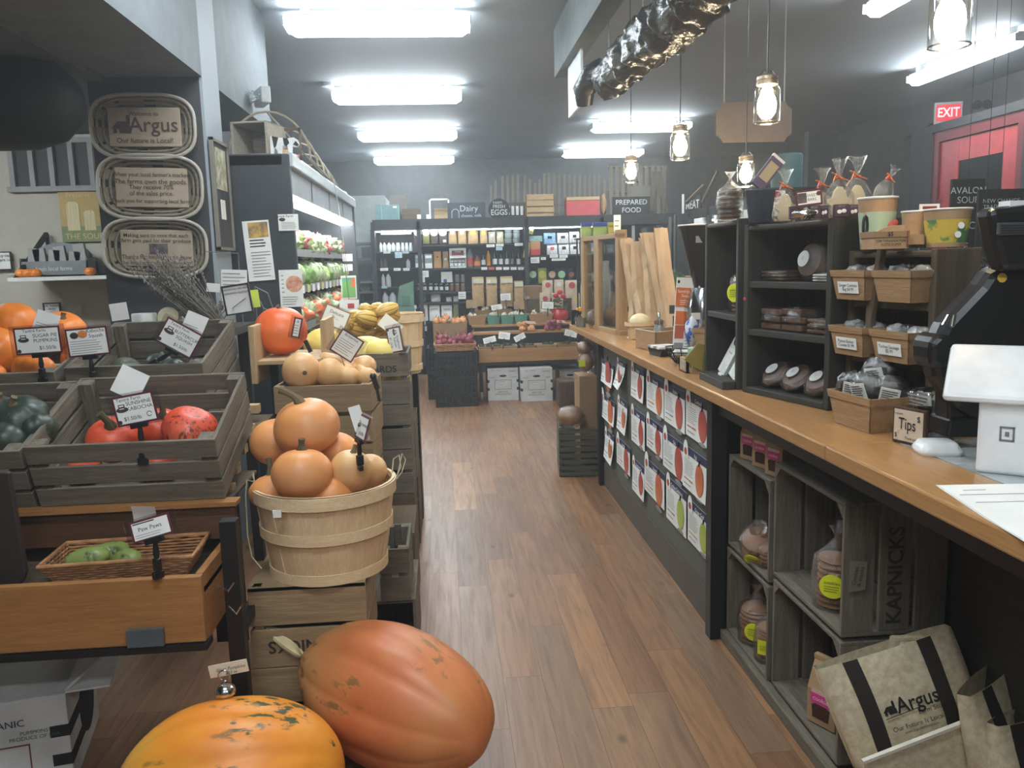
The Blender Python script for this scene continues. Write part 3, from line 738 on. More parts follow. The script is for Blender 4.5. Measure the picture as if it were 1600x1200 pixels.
# ------------------------------------------------------------------ left display rack
def rack():
    t=thing('display_rack','black metal display rack with orange wooden tray fronts','display rack',(0,0,0))
    HR={a:wood('orange varnished board '+a,srgb(178,126,74),srgb(152,102,56),a,.45,bmp=.15)for a in 'xyz'}
    x0,x1=-2.1,-.675
    # lower tray
    MB().box(x0,2.18,.505,x1,2.205,.69).build('tray_front',HR['x'],t,bevel=.003)
    MB().box(x0,2.17,.485,x1+.005,2.23,.503).build('front_rail',BLACKMT,t)
    MB().box(x0,2.205,.635,x1,2.62,.65).build('tray_floor',CB['x'],t)
    MB().box(x1-.02,2.205,.5,x1,2.62,.69).build('tray_side',HR['y'],t)
    MB().box(x1-.20,2.165,.507,x1-.105,2.18,.555).build('metal_plate',col('blue grey steel plate',84,92,96,rough=.4),t)
    # second tier
    a_=.805
    MB().box(x0,2.46,.70,x1+.03,2.49,a_).build('shelf_front',wood('dim brown board',srgb(104,70,46),srgb(80,52,34),'x',.5),t,bevel=.002)
    MB().box(x0,2.44,a_,x1+.04,2.5,a_+.012).build('shelf_lip',HR['x'],t)
    MB().box(x0,2.49,.79,x1,2.9,.80).build('shelf_board',CB['x'],t)
    MB().box(x0,2.90,.90,x1-.02,3.35,.92).build('upper_shelf_board',CB['x'],t)
    # legs and rails
    for x in(x1+.025,x0):
        MB().box(x-.0,2.30,0,x+.045,2.345,.80).build('post',BLACKMT,t)
        MB().box(x-.0,3.35,0,x+.045,3.39,1.05).build('post',BLACKMT,t)
        MB().bar((x+.02,2.3,.45),(x+.02,3.39,.5),.03).build('side_rail',BLACKMT,t)
    MB().box(x1-.1,2.62,.3,x1+.0,2.63,.8).build('hanging_bracket',BLACKMT,t)
    # stepped pale stringers on the right side
    # pale slats jutting out on the right side below the crates
    for i,(px,py,yy)in enumerate(((372,703,2.86),(385,672,3.02),(360,735,2.74),(352,768,2.62),(394,640,3.18))):
        p=at(px,py,y=yy);MB().box(p.x-.18,yy,p.z-.016,p.x+.022,yy+.05,p.z+.016).build('slat_end',CP['x'],t)
    # chrome hook and wire
    MB().tube([(x1+.01,2.29,.62),(x1+.045,2.27,.61),(x1+.06,2.28,.63)],.003,6).build('wire_hook',CHROME,t);MB().tube([(x1+.04,2.28,.56),(x1+.065,2.26,.545),(x1+.08,2.28,.57)],.003,6).build('wire_hook',CHROME,t)
rack()
# tilted crates
def tilt_crate(label,xc,yf,zf,yb,zb,w_,h,lo=.0,**k):
    """front top rim at (yf,zf), back top rim at (yb,zb)"""
    d=math.hypot(yb-yf,zb-zf);ang=math.atan2(zb-zf,yb-yf)
    X=Vector((1,0,0));Y=Vector((0,math.cos(ang),math.sin(ang)));Z=X.cross(Y)
    c=Vector((xc,(yf+yb)/2,(zf+zb)/2))-Z*h
    M=Matrix((X,Y,Z)).transposed().to_4x4();M.translation=c
    return crate(label,c,w_,d,h,CW,mat4=M,gap=.012,post=.04,**k),M,d
f0,f1=at(30,703,y=2.42),at(345,680,y=2.42);bk=at(345,585,y=2.83)
w0=.535
K1,MK1,dK1=tilt_crate('weathered crate of red kabocha squash, front of the tilted crates',(f0.x+f1.x)/2-.005,2.42,1.012,2.84,1.155,w0,.205,ears=.0)
K2,MK2,dK2=tilt_crate('weathered crate of dark green squash at left edge beside the kabocha crate',(f0.x+f1.x)/2-.555,2.43,1.0,2.85,1.145,w0,.205)
K3,MK3,dK3=tilt_crate('upper weathered crate of buttercup squash behind the kabocha crate',-1.09,2.98,1.175,3.47,1.30,.47,.235)
K4,MK4,dK4=tilt_crate('upper weathered crate of sugar pie pumpkins at the left edge',-1.60,2.96,1.165,3.45,1.29,.5,.235)
# contents
def inpt(M,x,y,z):return M@Vector((x,y,z))
h_=.205
for i,(x,y,z,r,rt,lab,m,st)in enumerate((
 (-.10,-.03,.11,.078,(.6,.2,0),'smooth red kabocha squash at left inside the front crate',skin('smooth red kabocha skin',srgb(230,92,58),srgb(214,74,48),srgb(232,110,66)),.7),
 (.02,.05,.10,.07,(.5,.4,0),'red kabocha squash in the middle of the front crate, partly hidden by its tag',MATS['smooth red kabocha skin'],.5),
 (.135,-.02,.125,.088,(.2,.3,0),'dark veined red kabocha squash at right inside the front crate',REDK,0),
 (-.17,-.11,.055,.05,(.2,0,0),'small red squash seen between the slats at left of the front crate',MATS['smooth red kabocha skin'],0),
 (.05,-.12,.06,.058,(.2,0,0),'small red squash seen between the slats at right of the front crate',MATS['smooth red kabocha skin'],0))):
    pumpkin(lab,inpt(MK1,x,y,z),r,m,name='kabocha_squash',cat='squash',rot=rt,hz=.85,ribs=9,dep=.03,dim=.1,lump=.06,seed=i,stem=st,sr=.17,bend=.5,sm=STEMD)
for i,(px,py,yy,r,lab)in enumerate(((30,655,2.6,.085,'dark green ribbed squash in the left edge crate, highest of its heap'),(-8,645,2.62,.07,'dark green squash cut off by the left edge in the front crate'),(10,690,2.53,.07,'dark green squash low at the left edge in the front crate'),(58,672,2.58,.06,'small dark green squash near the crate wall at left'))):
    p=at(px,py,y=yy);pumpkin(lab,p,r,GREENK,name='green_squash',cat='squash',hz=.8,ribs=10,dep=.08,seed=i+4,stem=.35,sr=.12,rot=(.5,.2*i,i))
for i,(px,py,yy,r,lab,m)in enumerate(((197,580,3.28,.062,'grey green buttercup squash at left in the upper crate',skin('grey green skin',srgb(84,90,74),srgb(66,72,60),srgb(96,100,84))),
 (180,590,3.13,.045,'pale grey green squash low at left in the upper crate',skin('grey green skin',(0,0,0),(0,0,0))),
 (250,570,3.22,.052,'bluish dark squash with pale stem in the upper crate',GREENK),(272,577,3.16,.045,'bluish dark squash right of the pale stemmed one in the upper crate',GREENK),
 (225,590,3.1,.045,'dark squash low in the middle of the upper crate',GREENK),(292,590,3.1,.045,'mossy green squash low at right in the upper crate',skin('grey green skin',(0,0,0),(0,0,0))),
 (318,590,3.12,.04,'small dark squash in the right corner of the upper crate',GREENK))):
    pumpkin(lab,at(px,py,y=yy),r,m,name='buttercup_squash',cat='squash',hz=.85,ribs=8,dep=.04,seed=i+9,stem=.3 if i==2 else 0,sr=.14,rot=(.3,.4,i))
for i,(px,py,yy,r,lab)in enumerate(((22,505,3.35,.092,'orange sugar pie pumpkin topmost at the left edge'),(98,518,3.4,.088,'orange sugar pie pumpkin behind the paper slips at left'),
 (3,548,3.2,.095,'orange sugar pie pumpkin lower left behind the price card'),(55,582,3.1,.078,'orange sugar pie pumpkin beneath the sugar pie price card'),
 (120,560,3.32,.06,'orange sugar pie pumpkin at the right end of its crate'),(-10,590,3.08,.05,'orange sugar pie pumpkin cut off at the left edge, lowest'))):
    pumpkin(lab,at(px,py,y=yy),r,ORANGE,rot=(.3+.2*i,.25*(-1)**i,i),hz=.85,ribs=12,dep=.05,dim=.12,seed=i,stem=.25 if i==1 else 0,sr=.13)

def tag_at(label,px,py,y,w_,h_,rows,**k):return mini_tag(label,at(px,py,y=y),w_,h_,rows,**k)
tag_at('sugar pie pumpkins price card in clear holder at left',59,532,2.9,.15,.092,[('Tantré Farm',-.05,.36,.015),('SUGAR PIE\nPUMPKINS',.17,.08,.017),('$1.50/lb',.2,-.28,.017)],roll=-2,stem=.07)
t=tag_at('kabocha squash description card beside the sugar pie card',137,534,2.92,.138,.097,[('Kabocha\nSquash',.22,.28,.017)],roll=-4,stem=.08,logo=False)
MB().ell((-.04,-.003,.025),(.014,.002,.011),6,12).build('squash_picture',col('dark squash picture',60,58,44),t);MB().ell((-.012,-.003,.028),(.016,.002,.013),6,12).build('squash_slice_picture',col('orange slice picture',226,140,74),t)
lines(t,-.058,.058,-.04,.008,6,-.0018,seed=3)
tag_at('buttercup squash price card tilted steeply over the upper crate',280,528,3.0,.135,.098,[('Tantré Farm',-.1,.36,.014),('BUTTERCUP\nSQUASH',.14,.08,.016),('$1.50/lb',.14,-.28,.016)],roll=32,dirn=(-.09,.0,-.05))
t=tag_at('sunshine kabocha price card with a drawn sun in the front crate',211,639,2.44,.118,.088,[('Tantré Farm',-.1,.36,.014),('SUNSHINE\nKABOCHA',.12,.12,.0155),('$1.50/lb',-.1,-.28,.0155)],roll=-9,stem=.09)
MB().tube([(.037+.007*math.cos(k*.7),-.002,-.02+.007*math.sin(k*.7))for k in range(9)],.0008,4).build('drawn_sun',INK,t)
t=tag_at('paw paws price card in clear holder over the wicker basket',236,825,2.18,.108,.058,[('Paw Paws',-.02,.05,.016)],roll=-14,tilt=-12,stem=.08,logo=False);lines(t,-.045,.045,-.02,-.008,2,-.0016,seed=4);lines(t,-.045,.02,.017,.022,1,-.0016,seed=5,m=INK,t=.6)
slip('long white receipt behind the sugar pie price card',(52,488),(92,520),2.94,rot=20,seed=2)
slip('white receipt standing behind the buttercup price card',(285,490),(322,524),3.03,rot=25,seed=3)
slip('blank white paper square behind the sunshine kabocha card',(178,577),(228,620),2.47,rot=28,nl=0)
slip('white rounded paper curl behind the paw paws card',(208,790),(248,828),2.22,rot=5,nl=0,curl=-.03)

# paw paws in a wicker tray
def wicker(label,c,w_,d,h,m,flare=.04,rz=0,name='wicker_basket',rows=9,cols=30,cat='basket',rim=None,group=None):
    t=thing(name,label,cat,c,(0,0,rz),group);b=MB()
    def ringpt(s,u):  # s 0..4 round the rectangle
        ww=w_/2+flare*(u-1);dd=d/2+flare*(u-1);k=int(s)%4;f=s-int(s)
        cs=[(-ww,-dd),(ww,-dd),(ww,dd),(-ww,dd)];a_,b_=cs[k],cs[(k+1)%4]
        return Vector((a_[0]+(b_[0]-a_[0])*f,a_[1]+(b_[1]-a_[1])*f,h*u))
    for i in range(rows):
        u=(i+.5)/rows;pts=[]
        for s in range(cols*4):
            q=s/cols;p=ringpt(q,u);n_=Vector((p.x/(w_/2),p.y/(d/2),0))
            k=int(q)%4;n_=[Vector((0,-1,0)),Vector((1,0,0)),Vector((0,1,0)),Vector((-1,0,0))][k]
            pts.append(p+n_*.003*math.sin(s/cols*4*math.pi*1.0*cols/8+i*math.pi))
        b.tube(pts,h/rows*.42,5,closed=True)
    b.box(-w_/2+flare,-d/2+flare,0,w_/2-flare,d/2-flare,.006)
    b.build('woven_body',m,t,smooth=True)
    MB().tube([ringpt(s/6,1)for s in range(24)],.006,8,closed=True).build('rim',rim or m,t,smooth=True)
    return t
WICK=col('honey wicker',190,138,92,rough=.6,c2=srgb(150,102,64),scale=30)
pb=at(195,905,y=2.3)
wicker('honey wicker tray of paw paws in the lower orange shelf',(pb.x+.0,2.34,.652),.40,.2,.07,WICK,.035,R(3))
PAW=skin('paw paw skin',srgb(150,168,92),srgb(124,142,74),srgb(140,156,90),srgb(58,62,40),14,lo=.64)
for i,(px,py,yy,rx,rz_,rot,lab)in enumerate(((137,872,2.32,.062,.032,.1,'green paw paw at the left end of the wicker tray'),(198,874,2.32,.045,.03,-.3,'green paw paw in the middle of the wicker tray'),(168,866,2.37,.06,.034,.5,'dark green paw paw lying at the back of the wicker tray'))):
    solo('paw_paw',MB().ell((0,0,0),(rx,rz_,rz_),12,18,lambda p,u,t:p*(1+.06*noise.noise(p*1.5+Vector((i,0,0))))),PAW,lab,'paw paw','paw paws in the wicker tray',loc=at(px,py,y=yy),rot=(0,-.15,rot),smooth='all')
# dark curved board edge at far left
p=at(-42,872,y=2.1)
solo('dark_tray',MB().prism([(-.25,-.14),(.02,-.14),(.035,-.12),(.045,-.1),(.03,.18),(-.25,.2)],-.01,.01),col('dark brown plastic',52,42,40,rough=.5),'dark brown tray standing on edge at the left edge of the frame','tray',loc=(p.x,2.26,p.z),bevel=.004)
# white produce box under the rack
def white_box():
    a=at(0,1035,y=2.35)
    c=Vector((-1.36,2.52,0));t=thing('produce_box','white waxed cardboard box with round dark emblem beneath the orange rack','cardboard box',c,(0,0,R(12)))
    WB=col('white waxed cardboard',206,206,204,rough=.5)
    MB().box(-.26,-.2,0,.18,.2,.29).build('box_body',WB,t,bevel=.003)
    MB().box(.18,-.2,.29,.30,.2,.296,Matrix.Rotation(R(-0),4,'Y')).prism([(.18,.29),(.3,.39),(.3,.395),(.175,.297)],-.19,.19).build('lid_flap',WB,t)
    for z in(.16,.07):MB().box(.13,-.202,z,.183,.1,z+.035).build('black_band',INK,t)
    MB().lathe([(.1,0),(.1,.002),(.06,.002)],30,Matrix.Translation((.181,.04,.15))@Matrix.Rotation(R(90),4,'Y')).build('round_emblem',INK,t)
    text('ORGANIC',.03,INK,t,(.0,-.203,.22));text('PUMPKINS\nPRODUCE OF USA',.016,col('green print',60,110,70),t,(.09,-.203,.18));text('APPLES',.016,MATS['green print'],t,(.1,-.203,.03))
    MB().box(-.12,-.203,.06,.075,-.2005,.063).box(-.12,-.203,.15,.075,-.2005,.153).box(.072,-.203,.06,.075,-.2005,.153).build('printed_frame',col('red brown print',130,60,54),t)
white_box()

# things behind the upper crates at left
zt=1.275
t=thing('back_table','dark table behind the tilted crates','table',(0,0,0))
MB().box(-1.7,3.52,1.2,-.95,4.3,1.235).build('table_top',CD['x'],t)
for x in(-1.66,-1.0):
    for y in(3.56,4.24):MB().box(x-.025,y-.025,0,x+.025,y+.025,1.2).build('leg',CD['z'],t)
p=at(219,496,y=3.7);solo('white_tin',MB().lathe([(0,0),(.052,0),(.052,.08),(.05,.085),(.046,.085),(.046,.075),(0,.075)],28),col('glossy white tin',222,222,220,rough=.3),'round white tin behind the upper crates','tin',loc=(p.x,3.75,1.235),smooth=True)
panel_y('folded_card','cream folded card standing left of the white tin','card',(171,474),(201,500),3.7,WHITE,.002,tilt=-6)
p=at(268,500,y=3.8);solo('twine_roll',MB().lathe([(.015,-.05),(.045,-.05),(.045,.05),(.015,.05)],22,Matrix.Rotation(R(70),4,'X')),col('cream twine',214,204,170,rough=.8,vs=(1,1,40),scale=5),'cream roll lying right of the white tin','roll',loc=(p.x,3.8,1.285),smooth=True)
def dried(label,base,n,spread,L,m,seed,lean):
    t=thing('dried_flowers',label,'dried flowers',base);rr=random.Random(seed)
    s_=MB();hd=MB()
    for i in range(n):
        a_=Vector((lean[0]+rr.uniform(-spread,spread),lean[1]+rr.uniform(-.2,.2),1)).normalized();l=L*rr.uniform(.65,1.05)
        b0=Vector((rr.uniform(-.06,.06),rr.uniform(-.04,.04),0));side=Vector((rr.uniform(-.05,.05),0,-.02))
        P=[b0,b0+a_*l*.5+side*.3,b0+a_*l+side]
        s_.tube(P,.0016,4)
        for k in range(7):
            q=P[1].lerp(P[2],.3+.1*k)+Vector((rr.uniform(-.005,.005),)*3);hd.ell(q,(.005,.005,.008),3,5)
    s_.build('stems',col('dry stalk',112,104,92,rough=.9),t);hd.build('seed_head_sprays',m,t);return t
p=at(345,500,y=3.75)
dried('bunch of grey dried lavender stalks leaning left over the upper crates',(p.x-.02,3.75,1.24),60,.25,.42,col('dried lavender',120,114,108,rough=.95),4,(-.75,0))
dried('short bushy bunch of dried grey seed heads behind the upper crate',(p.x-.07,3.8,1.24),70,.5,.17,col('dried lavender',0,0,0),6,(-.1,0))
# signs on the table
t=panel_y('cinnamon_sign','black framed sign with handwriting and a drawn cinnamon stick','sign',(350,447),(392,488),3.7,WHITE,.006,BLACKMT,.006,tilt=-7)
text('INDIVIDUAL ARE HERE',.0105,INK,t,(0,-.002,.045));text('CINNAMON BLOSSOM',.011,INK,t,(0,-.002,.028))
MB().bar((-.03,-.002,-.035),(.035,-.002,.0),.006,.001).build('drawn_stick',INK,t)
t=panel_y('paper_note','large white note standing behind the framed cinnamon sign','note',(344,422),(388,470),3.78,WHITE,.002,tilt=3);lines(t,-.05,.05,-.02,.06,5,-.001,seed=8)
panel_y('highlight_note','bright yellow green note behind the framed cinnamon sign','note',(392,453),(406,480),3.8,col('yellow green note',206,230,90),.002,tilt=-5)
panel_y('white_note','small white note left of the big note behind the crates','note',(322,443),(344,456),3.76,WHITE,.002,tilt=6)
def wire_stand():
    t=thing('wire_stand','thin grey wire stand behind the cinnamon sign','wire rack',(0,0,0))
    P=[at(*q,y=3.95)for q in((398,448),(418,458),(428,487),(412,482),(405,468))]
    MB().tube(P,.003,6).tube([P[2],P[2]+Vector((-.05,0,0)),P[3]],.003,6).tube([P[0],(P[0].x,3.95,1.235)],.003,6).tube([at(320,393,y=4.2),at(372,396,y=4.2),at(374,424,y=4.2),(at(374,424,y=4.2).x,4.2,1.235)],.0025,6).build('wire',col('grey wire',110,112,112,rough=.4),t)
wire_stand()

# ------------------------------------------------------------------ squash stand in the middle left
# crates marked KAPNICKS under the bushel basket
crate('tan slatted crate with upside down black stencil under the bushel basket',(-.455,2.66,.265),.36,.34,.262,CT,slats=2,gap=.012,ears=.0,words=('KAPNICKS',.055,.068,dict(flip=False)))
tcr=[o for o in bpy.data.objects if o.get('label','').startswith('tan slatted crate with upside')][0]
for ch in tcr.children:
    if ch.name.startswith('lettering'):ch.rotation_euler=(0,R(180),0)
MB().box(-.18,-.17,.25,.18,.17,.262).build('crate_top',CT['x'],tcr)
crate('tan slatted crate with corn husk showing, on the floor behind the giant pumpkins',(-.465,2.66,.0),.36,.34,.262,CT,slats=2,gap=.03)
p=at(445,1000,y=2.51)
solo('corn_cob',MB().ell((0,0,0),(.022,.022,.07),10,14,lambda p,u,t:p*(1+.1*math.sin(9*t))),col('pale corn husk',208,196,152,rough=.9,scale=30),'pale dried corn poking out between crate slats','corn',loc=(p.x,2.50,p.z),rot=(0,R(125),R(-20)),smooth=True)

def bushel(label,c,r,h,name='bushel_basket',rz=0,tilt=(0,0),hoops=(0.04,.5,.95),taper=.80):
    t=thing(name,label,'basket',c,(R(tilt[0]),R(tilt[1]),rz));n=22;rr=random.Random(int(c[0]*100))
    b=MB()
    for k in range(n):
        a0=2*math.pi*k/n;a1=2*math.pi*(k+1.12)/n;off=.0025*(k%2)
        seg=3;vs=[];fs=[]
        for iz in range(7):
            u=iz/6;rad=r*(taper+(1-taper)*u**.8)+off
            for s in range(seg+1):
                a_=a0+(a1-a0)*s/seg
                vs+=[(rad*math.cos(a_),rad*math.sin(a_),h*u),((rad-.003)*math.cos(a_),(rad-.003)*math.sin(a_),h*u)]
        S=(seg+1)*2
        for iz in range(6):
            for s in range(seg):
                q=iz*S+s*2;fs+=[(q,q+2,q+S+2,q+S),(q+3,q+1,q+S+1,q+S+3)]
            q=iz*S;fs+=[(q+1,q,q+S,q+S+1),(q+seg*2,q+seg*2+1,q+S+seg*2+1,q+S+seg*2)]
        b.add(vs,fs)
    b.build('staves',VENEER,t,smooth=True)
    b=MB()
    for u in hoops:
        rad=r*(taper+(1-taper)*u**.8)+.005;hh=.017 if u<.9 else .02
        b.lathe([(rad,h*u-hh),(rad+.004,h*u-hh),(rad+.005,h*u+hh),(rad+.001,h*u+hh),(rad,h*u-hh)],64,cap=False)
    b.lathe([(r-.008,h*.95),(r-.006,h+.003),(r+.003,h+.003)],64,cap=False)
    b.build('hoops',VENX,t,smooth=True)
    MB().lathe([(0,.006),(r*taper,.006),(r*taper,.012),(0,.012)],40).build('base',VENX,t)
    return t
BB=(-.405,2.66,.53)
bb=bushel('large bushel basket of pie pumpkins standing on the tan crate',BB,.222,.285,hoops=(.05,.52,.93))
# wire handles
m=MB()
for s in(1,):
    m.tube([(.225,.02,.27),(.245,.03,.31),(.24,.05,.345),(.22,.06,.33),(.215,.04,.29)],.0022,6).tube([(.225,-.0,.27),(.25,.0,.3),(.262,.02,.335),(.25,.05,.35),(.232,.03,.28)],.0022,6)
m.build('wire_handle',col('pale wire',196,188,150,rough=.5),bb,smooth=True);m=MB()
m.tube([(-.225,0,.29),(-.245,-.01,.3),(-.25,-.02,.25),(-.248,-.04,.12),(-.235,-.06,.06),(-.2,-.09,.03)],.0022,6)
m.tube([(-.222,.02,.27),(-.235,.02,.31),(-.225,.0,.32),(-.22,-.02,.28)],.0022,6).build('wire_handle',col('pale wire',196,188,150,rough=.5),bb,smooth=True)
MB().box(-.115,-.222,.232,-.09,-.218,.255,Matrix.Rotation(R(-3),4,'Z')).build('paper_sticker',WHITE,bb)
PP=dict(ribs=8,dep=.012,lump=.03)
for px,py,yy,r,hz,rt,st,lab,bend,sm in(
 (479,667,2.70,.108,.86,(.05,-.22,.4),.55,'largest pale orange pie pumpkin crowning the bushel basket, with a curved stem',.9,STEMM),
 (472,740,2.545,.094,.86,(-.1,.03,0),.42,'orange pie pumpkin with a stubby upright stem at the front of the bushel basket',.12,STEMD),
 (427,768,2.62,.076,.75,(-.2,.1,1),.75,'pale orange pumpkin with a tall dark stem at the left of the bushel basket',.3,STEMD),
 (548,735,2.60,.068,.98,(.1,.2,0),.35,'tan freckled squash at the right front of the bushel basket',.5,STEMM),
 (530,703,2.75,.066,.85,(.2,.4,0),0,'small orange pumpkin behind the freckled squash in the bushel basket',.3,STEMM),
 (430,690,2.78,.085,.9,(.2,-.2,0),0,'pale orange pumpkin half hidden behind the largest one in the bushel basket',.3,STEMM),
 (576,736,2.72,.062,.9,(.2,-.2,0),0,'pale tan squash against the right rim of the bushel basket',.3,STEMM),
 (515,772,2.57,.07,.9,(.2,-.2,0),0,'orange pumpkin wedged low between the front pumpkin and the freckled squash',.3,STEMM)):
    pumpkin(lab,at(px,py,y=yy),r,MATS['butternut skin']if 'tan' in lab else PALEO,name='pie_pumpkin',rot=rt,hz=hz,stem=st,sr=.13,bend=bend,sm=sm,dim=.09,seed=px,**PP)
t=tag_at('price card in clear holder seen edge on above the bushel basket',566,668,2.52,.10,.075,[('PIE PUMPKINS',.1,.1,.012),('$1.50/lb',.1,-.25,.014)],rotz=-68,tilt=-18,roll=0,stem=.07)
slip('white paper slip edge on behind the pie pumpkin price card',(550,634),(572,690),2.56,rot=-14,tilt=0,nl=0)

# crates down the aisle side
crate('tan crate of butternut squash behind the bushel basket',(at(506,600,y=3.3).x,3.47,.80),.385,.33,.235,CT,slats=2,gap=.018,rot=(0,0,R(-3)))
MB_=None
crate('tan stencilled crate supporting the butternut squash crate',(at(506,600,y=3.3).x-.005,3.48,.555),.38,.33,.235,CT,slats=2,gap=.014,rot=(0,0,R(-2)),words=('KAPNICKS',.05,.06))
crate('lowest tan crate beneath the stencilled crate behind the bushel basket',(-.47,3.47,.30),.38,.33,.235,CT,slats=2,gap=.014)
crate('floor level tan crate in the stack behind the bushel basket',(-.47,3.47,.0),.38,.33,.29,CB,slats=3,gap=.014)
xs_=at(640,560,y=3.98).x
crate('dark weathered crate of yellow spaghetti squash stencilled ARDS',(xs_-.235,4.12,.84),.46,.36,.245,CW,slats=2,gap=.02,words=('O  ARDS',.045,.17,dict(align='LEFT')))
for i,(z,hh)in enumerate(((.62,.215),(.40,.215),(.2,.195),(.0,.195))):
    crate(ORD[i]+' weathered crate down beneath the spaghetti squash crate',(xs_-.235,4.12,z),.46,.36,hh,CW if i<2 else CB,slats=2,gap=.014)
# crates standing on end along the aisle
def side_crate(label,x1,y0,z0,d,h,M3,dep=.3,n=3):
    """crate on its side; open mouth towards the camera, slats of its long side facing the aisle"""
    t=thing('wooden_crate',label,'crate',(x1,y0,z0))
    sw=(h-.012*(n-1))/n;b=MB()
    for k in range(n):b.box(-.011,0,k*(sw+.012),0,d,k*(sw+.012)+sw)
    b.build('side_panel',M3['y'],t,bevel=.0015)
    MB().box(-dep,0,0,-.011,d,.012).build('lower_panel',M3['y'],t);MB().box(-dep,0,h-.012,-.011,d,h).build('upper_panel',M3['y'],t)
    MB().box(-dep,d-.012,.012,-.011,d,h-.012).build('end_panel',M3['z'],t)
    MB().box(-dep,0,.012,-dep+.012,d-.012,h-.012).build('side_panel',M3['y'],t)
    return t
side_crate('weathered crate on its side beside the bushel basket crate, nearest the aisle floor',-.145,2.95,0,.42,.27,CW,n=2)
side_crate('weathered crate on its side second along the aisle',-.16,3.42,.0,.42,.37,CB)
side_crate('weathered crate on its side third along the aisle',-.17,4.35,.0,.45,.37,CB)
side_crate('weathered crate stacked above the third crate along the aisle',-.175,4.35,.375,.45,.3,CW)
side_crate('farthest weathered crate on its side along the aisle',-.2,4.85,.0,.45,.37,CB)
crate('slim weathered crate standing behind the tan stencilled crate',(-.215,3.08,.275),.11,.30,.2,CW,slats=2)

# butternuts
def butternut(label,a,b,r):
    """a = bulb centre, b = neck tip"""
    a,b=Vector(a),Vector(b);t=thing('butternut_squash',label,'squash',a,group='butternut squash in the tan crate');L=(b-a).length
    q=(b-a).to_track_quat('Z','Y');t.rotation_mode='QUATERNION';t.rotation_quaternion=q
    prof=[]
    for k in range(22):
        u=k/21;z=-r+(L+r)*u
        s=(z+r)/(L+r)
        rad=r*math.sqrt(max(0,1-(z/r)**2))if z<0 else max(r*math.exp(-(z/(r*1.25))**2),r*.62)
        if z>L-r*.5:rad=r*.62*math.sqrt(max(0,1-((z-(L-r*.5))/(r*.5))**2))
        prof.append((max(rad,.0005),z))
    MB().lathe(prof,28).build('squash_flesh',BUTTER,t,smooth='all')
    MB().lathe([(0,-r*1.02),(r*.1,-r*1.01),(r*.12,-r*.97)],10).build('blossom_scar',STEMM,t)
    return t
butternut('big butternut with its round end facing the camera at the left of the crate',at(471,580,y=3.38),at(455,572,y=3.62),.078)
butternut('butternut lying across the front of the tan crate with neck to the right',at(515,583,y=3.40),at(562,592,y=3.40),.062)
butternut('butternut behind with bulb at upper right and long neck to the left',at(570,574,y=3.52),at(498,560,y=3.58),.052)
butternut('butternut with dark round bulb in the centre of the crate',at(545,582,y=3.50),at(500,575,y=3.60),.05)
butternut('small butternut at the right corner of the crate beneath the card',at(574,590,y=3.40),at(560,575,y=3.5),.042)
# card on butternut
t=tag_at('price card with maroon border tilted over the butternut squash',542,540,3.45,.105,.105,[('Butternut',0,.36,.016)],roll=35,clip=False,logo=False);lines(t,-.04,.04,-.04,.02,6,-.0016,seed=9)
MB().tube([(0,.004,-.05),(.09,.004,-.12),(.10,.0,-.17)],.003,6).build('stem_wire',CHROME,t)
solo('black_clamp',MB().bar((0,0,0),(.015,0,-.05),.02,.02).bar((.01,0,-.03),(.02,0,-.1),.012).ell((0,0,0),(.014,.014,.014),8,10),BLACKPL,'black clamp gripping the rim of the butternut crate','clamp',loc=at(583,588,y=3.28))
# spaghetti squash
for i,(px,py,yy,r,lab)in enumerate(((506,540,4.0,(.095,.075,.085),'pale yellow spaghetti squash standing between the boxes'),(572,549,4.08,(.12,.09,.075),'yellow spaghetti squash at left in its dark crate'),(598,550,4.02,(.085,.08,.065),'yellow spaghetti squash at right in its dark crate behind the card'),(620,598,4.05,(.07,.06,.06),'yellow squash seen through the gap between slats'))):
    solo('spaghetti_squash',MB().ell((0,0,0),r,16,24,lambda p,u,t:p*(1+.03*noise.noise(p*1.5+Vector((i,2,0))))),YELLOWS,lab,'squash','spaghetti squash',loc=at(px,py if i<3 else 594,y=yy if i<3 else 4.1),smooth='all')
t=tag_at('large price card with maroon border seen at an angle beside the delicata basket',617,531,3.95,.12,.085,[('Spaghetti\nSquash',.1,.12,.018),('$1.25/lb',.1,-.28,.016)],rotz=-35,roll=80,clip=False)
t=tag_at('brown cardboard price card leaning before the delicata squash',524,496,4.2,.13,.10,[('Delicata\nlb ...',0,.1,.022)],roll=25,clip=False,border=CARDB,logo=False)
slip('pale paper slip leaning at the right of the delicata pile',(598,492),(622,525),4.15,rot=-50,tilt=0,nl=3,seed=11)
# pine box with the big orange pumpkin
cx=at(447,530,y=3.62).x
def pine_box():
    b0=at(410,566,y=3.5);t=thing('pine_tray','pale pine tray standing behind the weathered crates under the big round pumpkin','tray',(0,0,0))
    zb=b0.z;x0=at(398,540,y=3.5).x;x1=at(500,540,y=3.5).x
    MB().box(x0,3.48,zb-.01,x1,3.90,zb+.008).build('tray_board',CP['x'],t,bevel=.002)
    MB().box(x0-.012,3.45,zb-.085,x0+.012,3.90,zb+.155).build('tray_side',CP['z'],t,bevel=.004)
    MB().box(x0-.002,3.46,zb+.02,x0+.0,3.9,zb+.13).build('printed_panel',BURLAP,t)
    MB().box(x1-.01,3.6,zb,x1+.01,3.9,zb+.16).build('tray_side',CP['z'],t)
    for x in(x0+.03,x1-.03):MB().box(x-.015,3.7,0,x+.015,3.73,zb-.01).build('support',BLACKMT,t)
    return zb
zb=pine_box()
p=at(440,530,y=3.68)
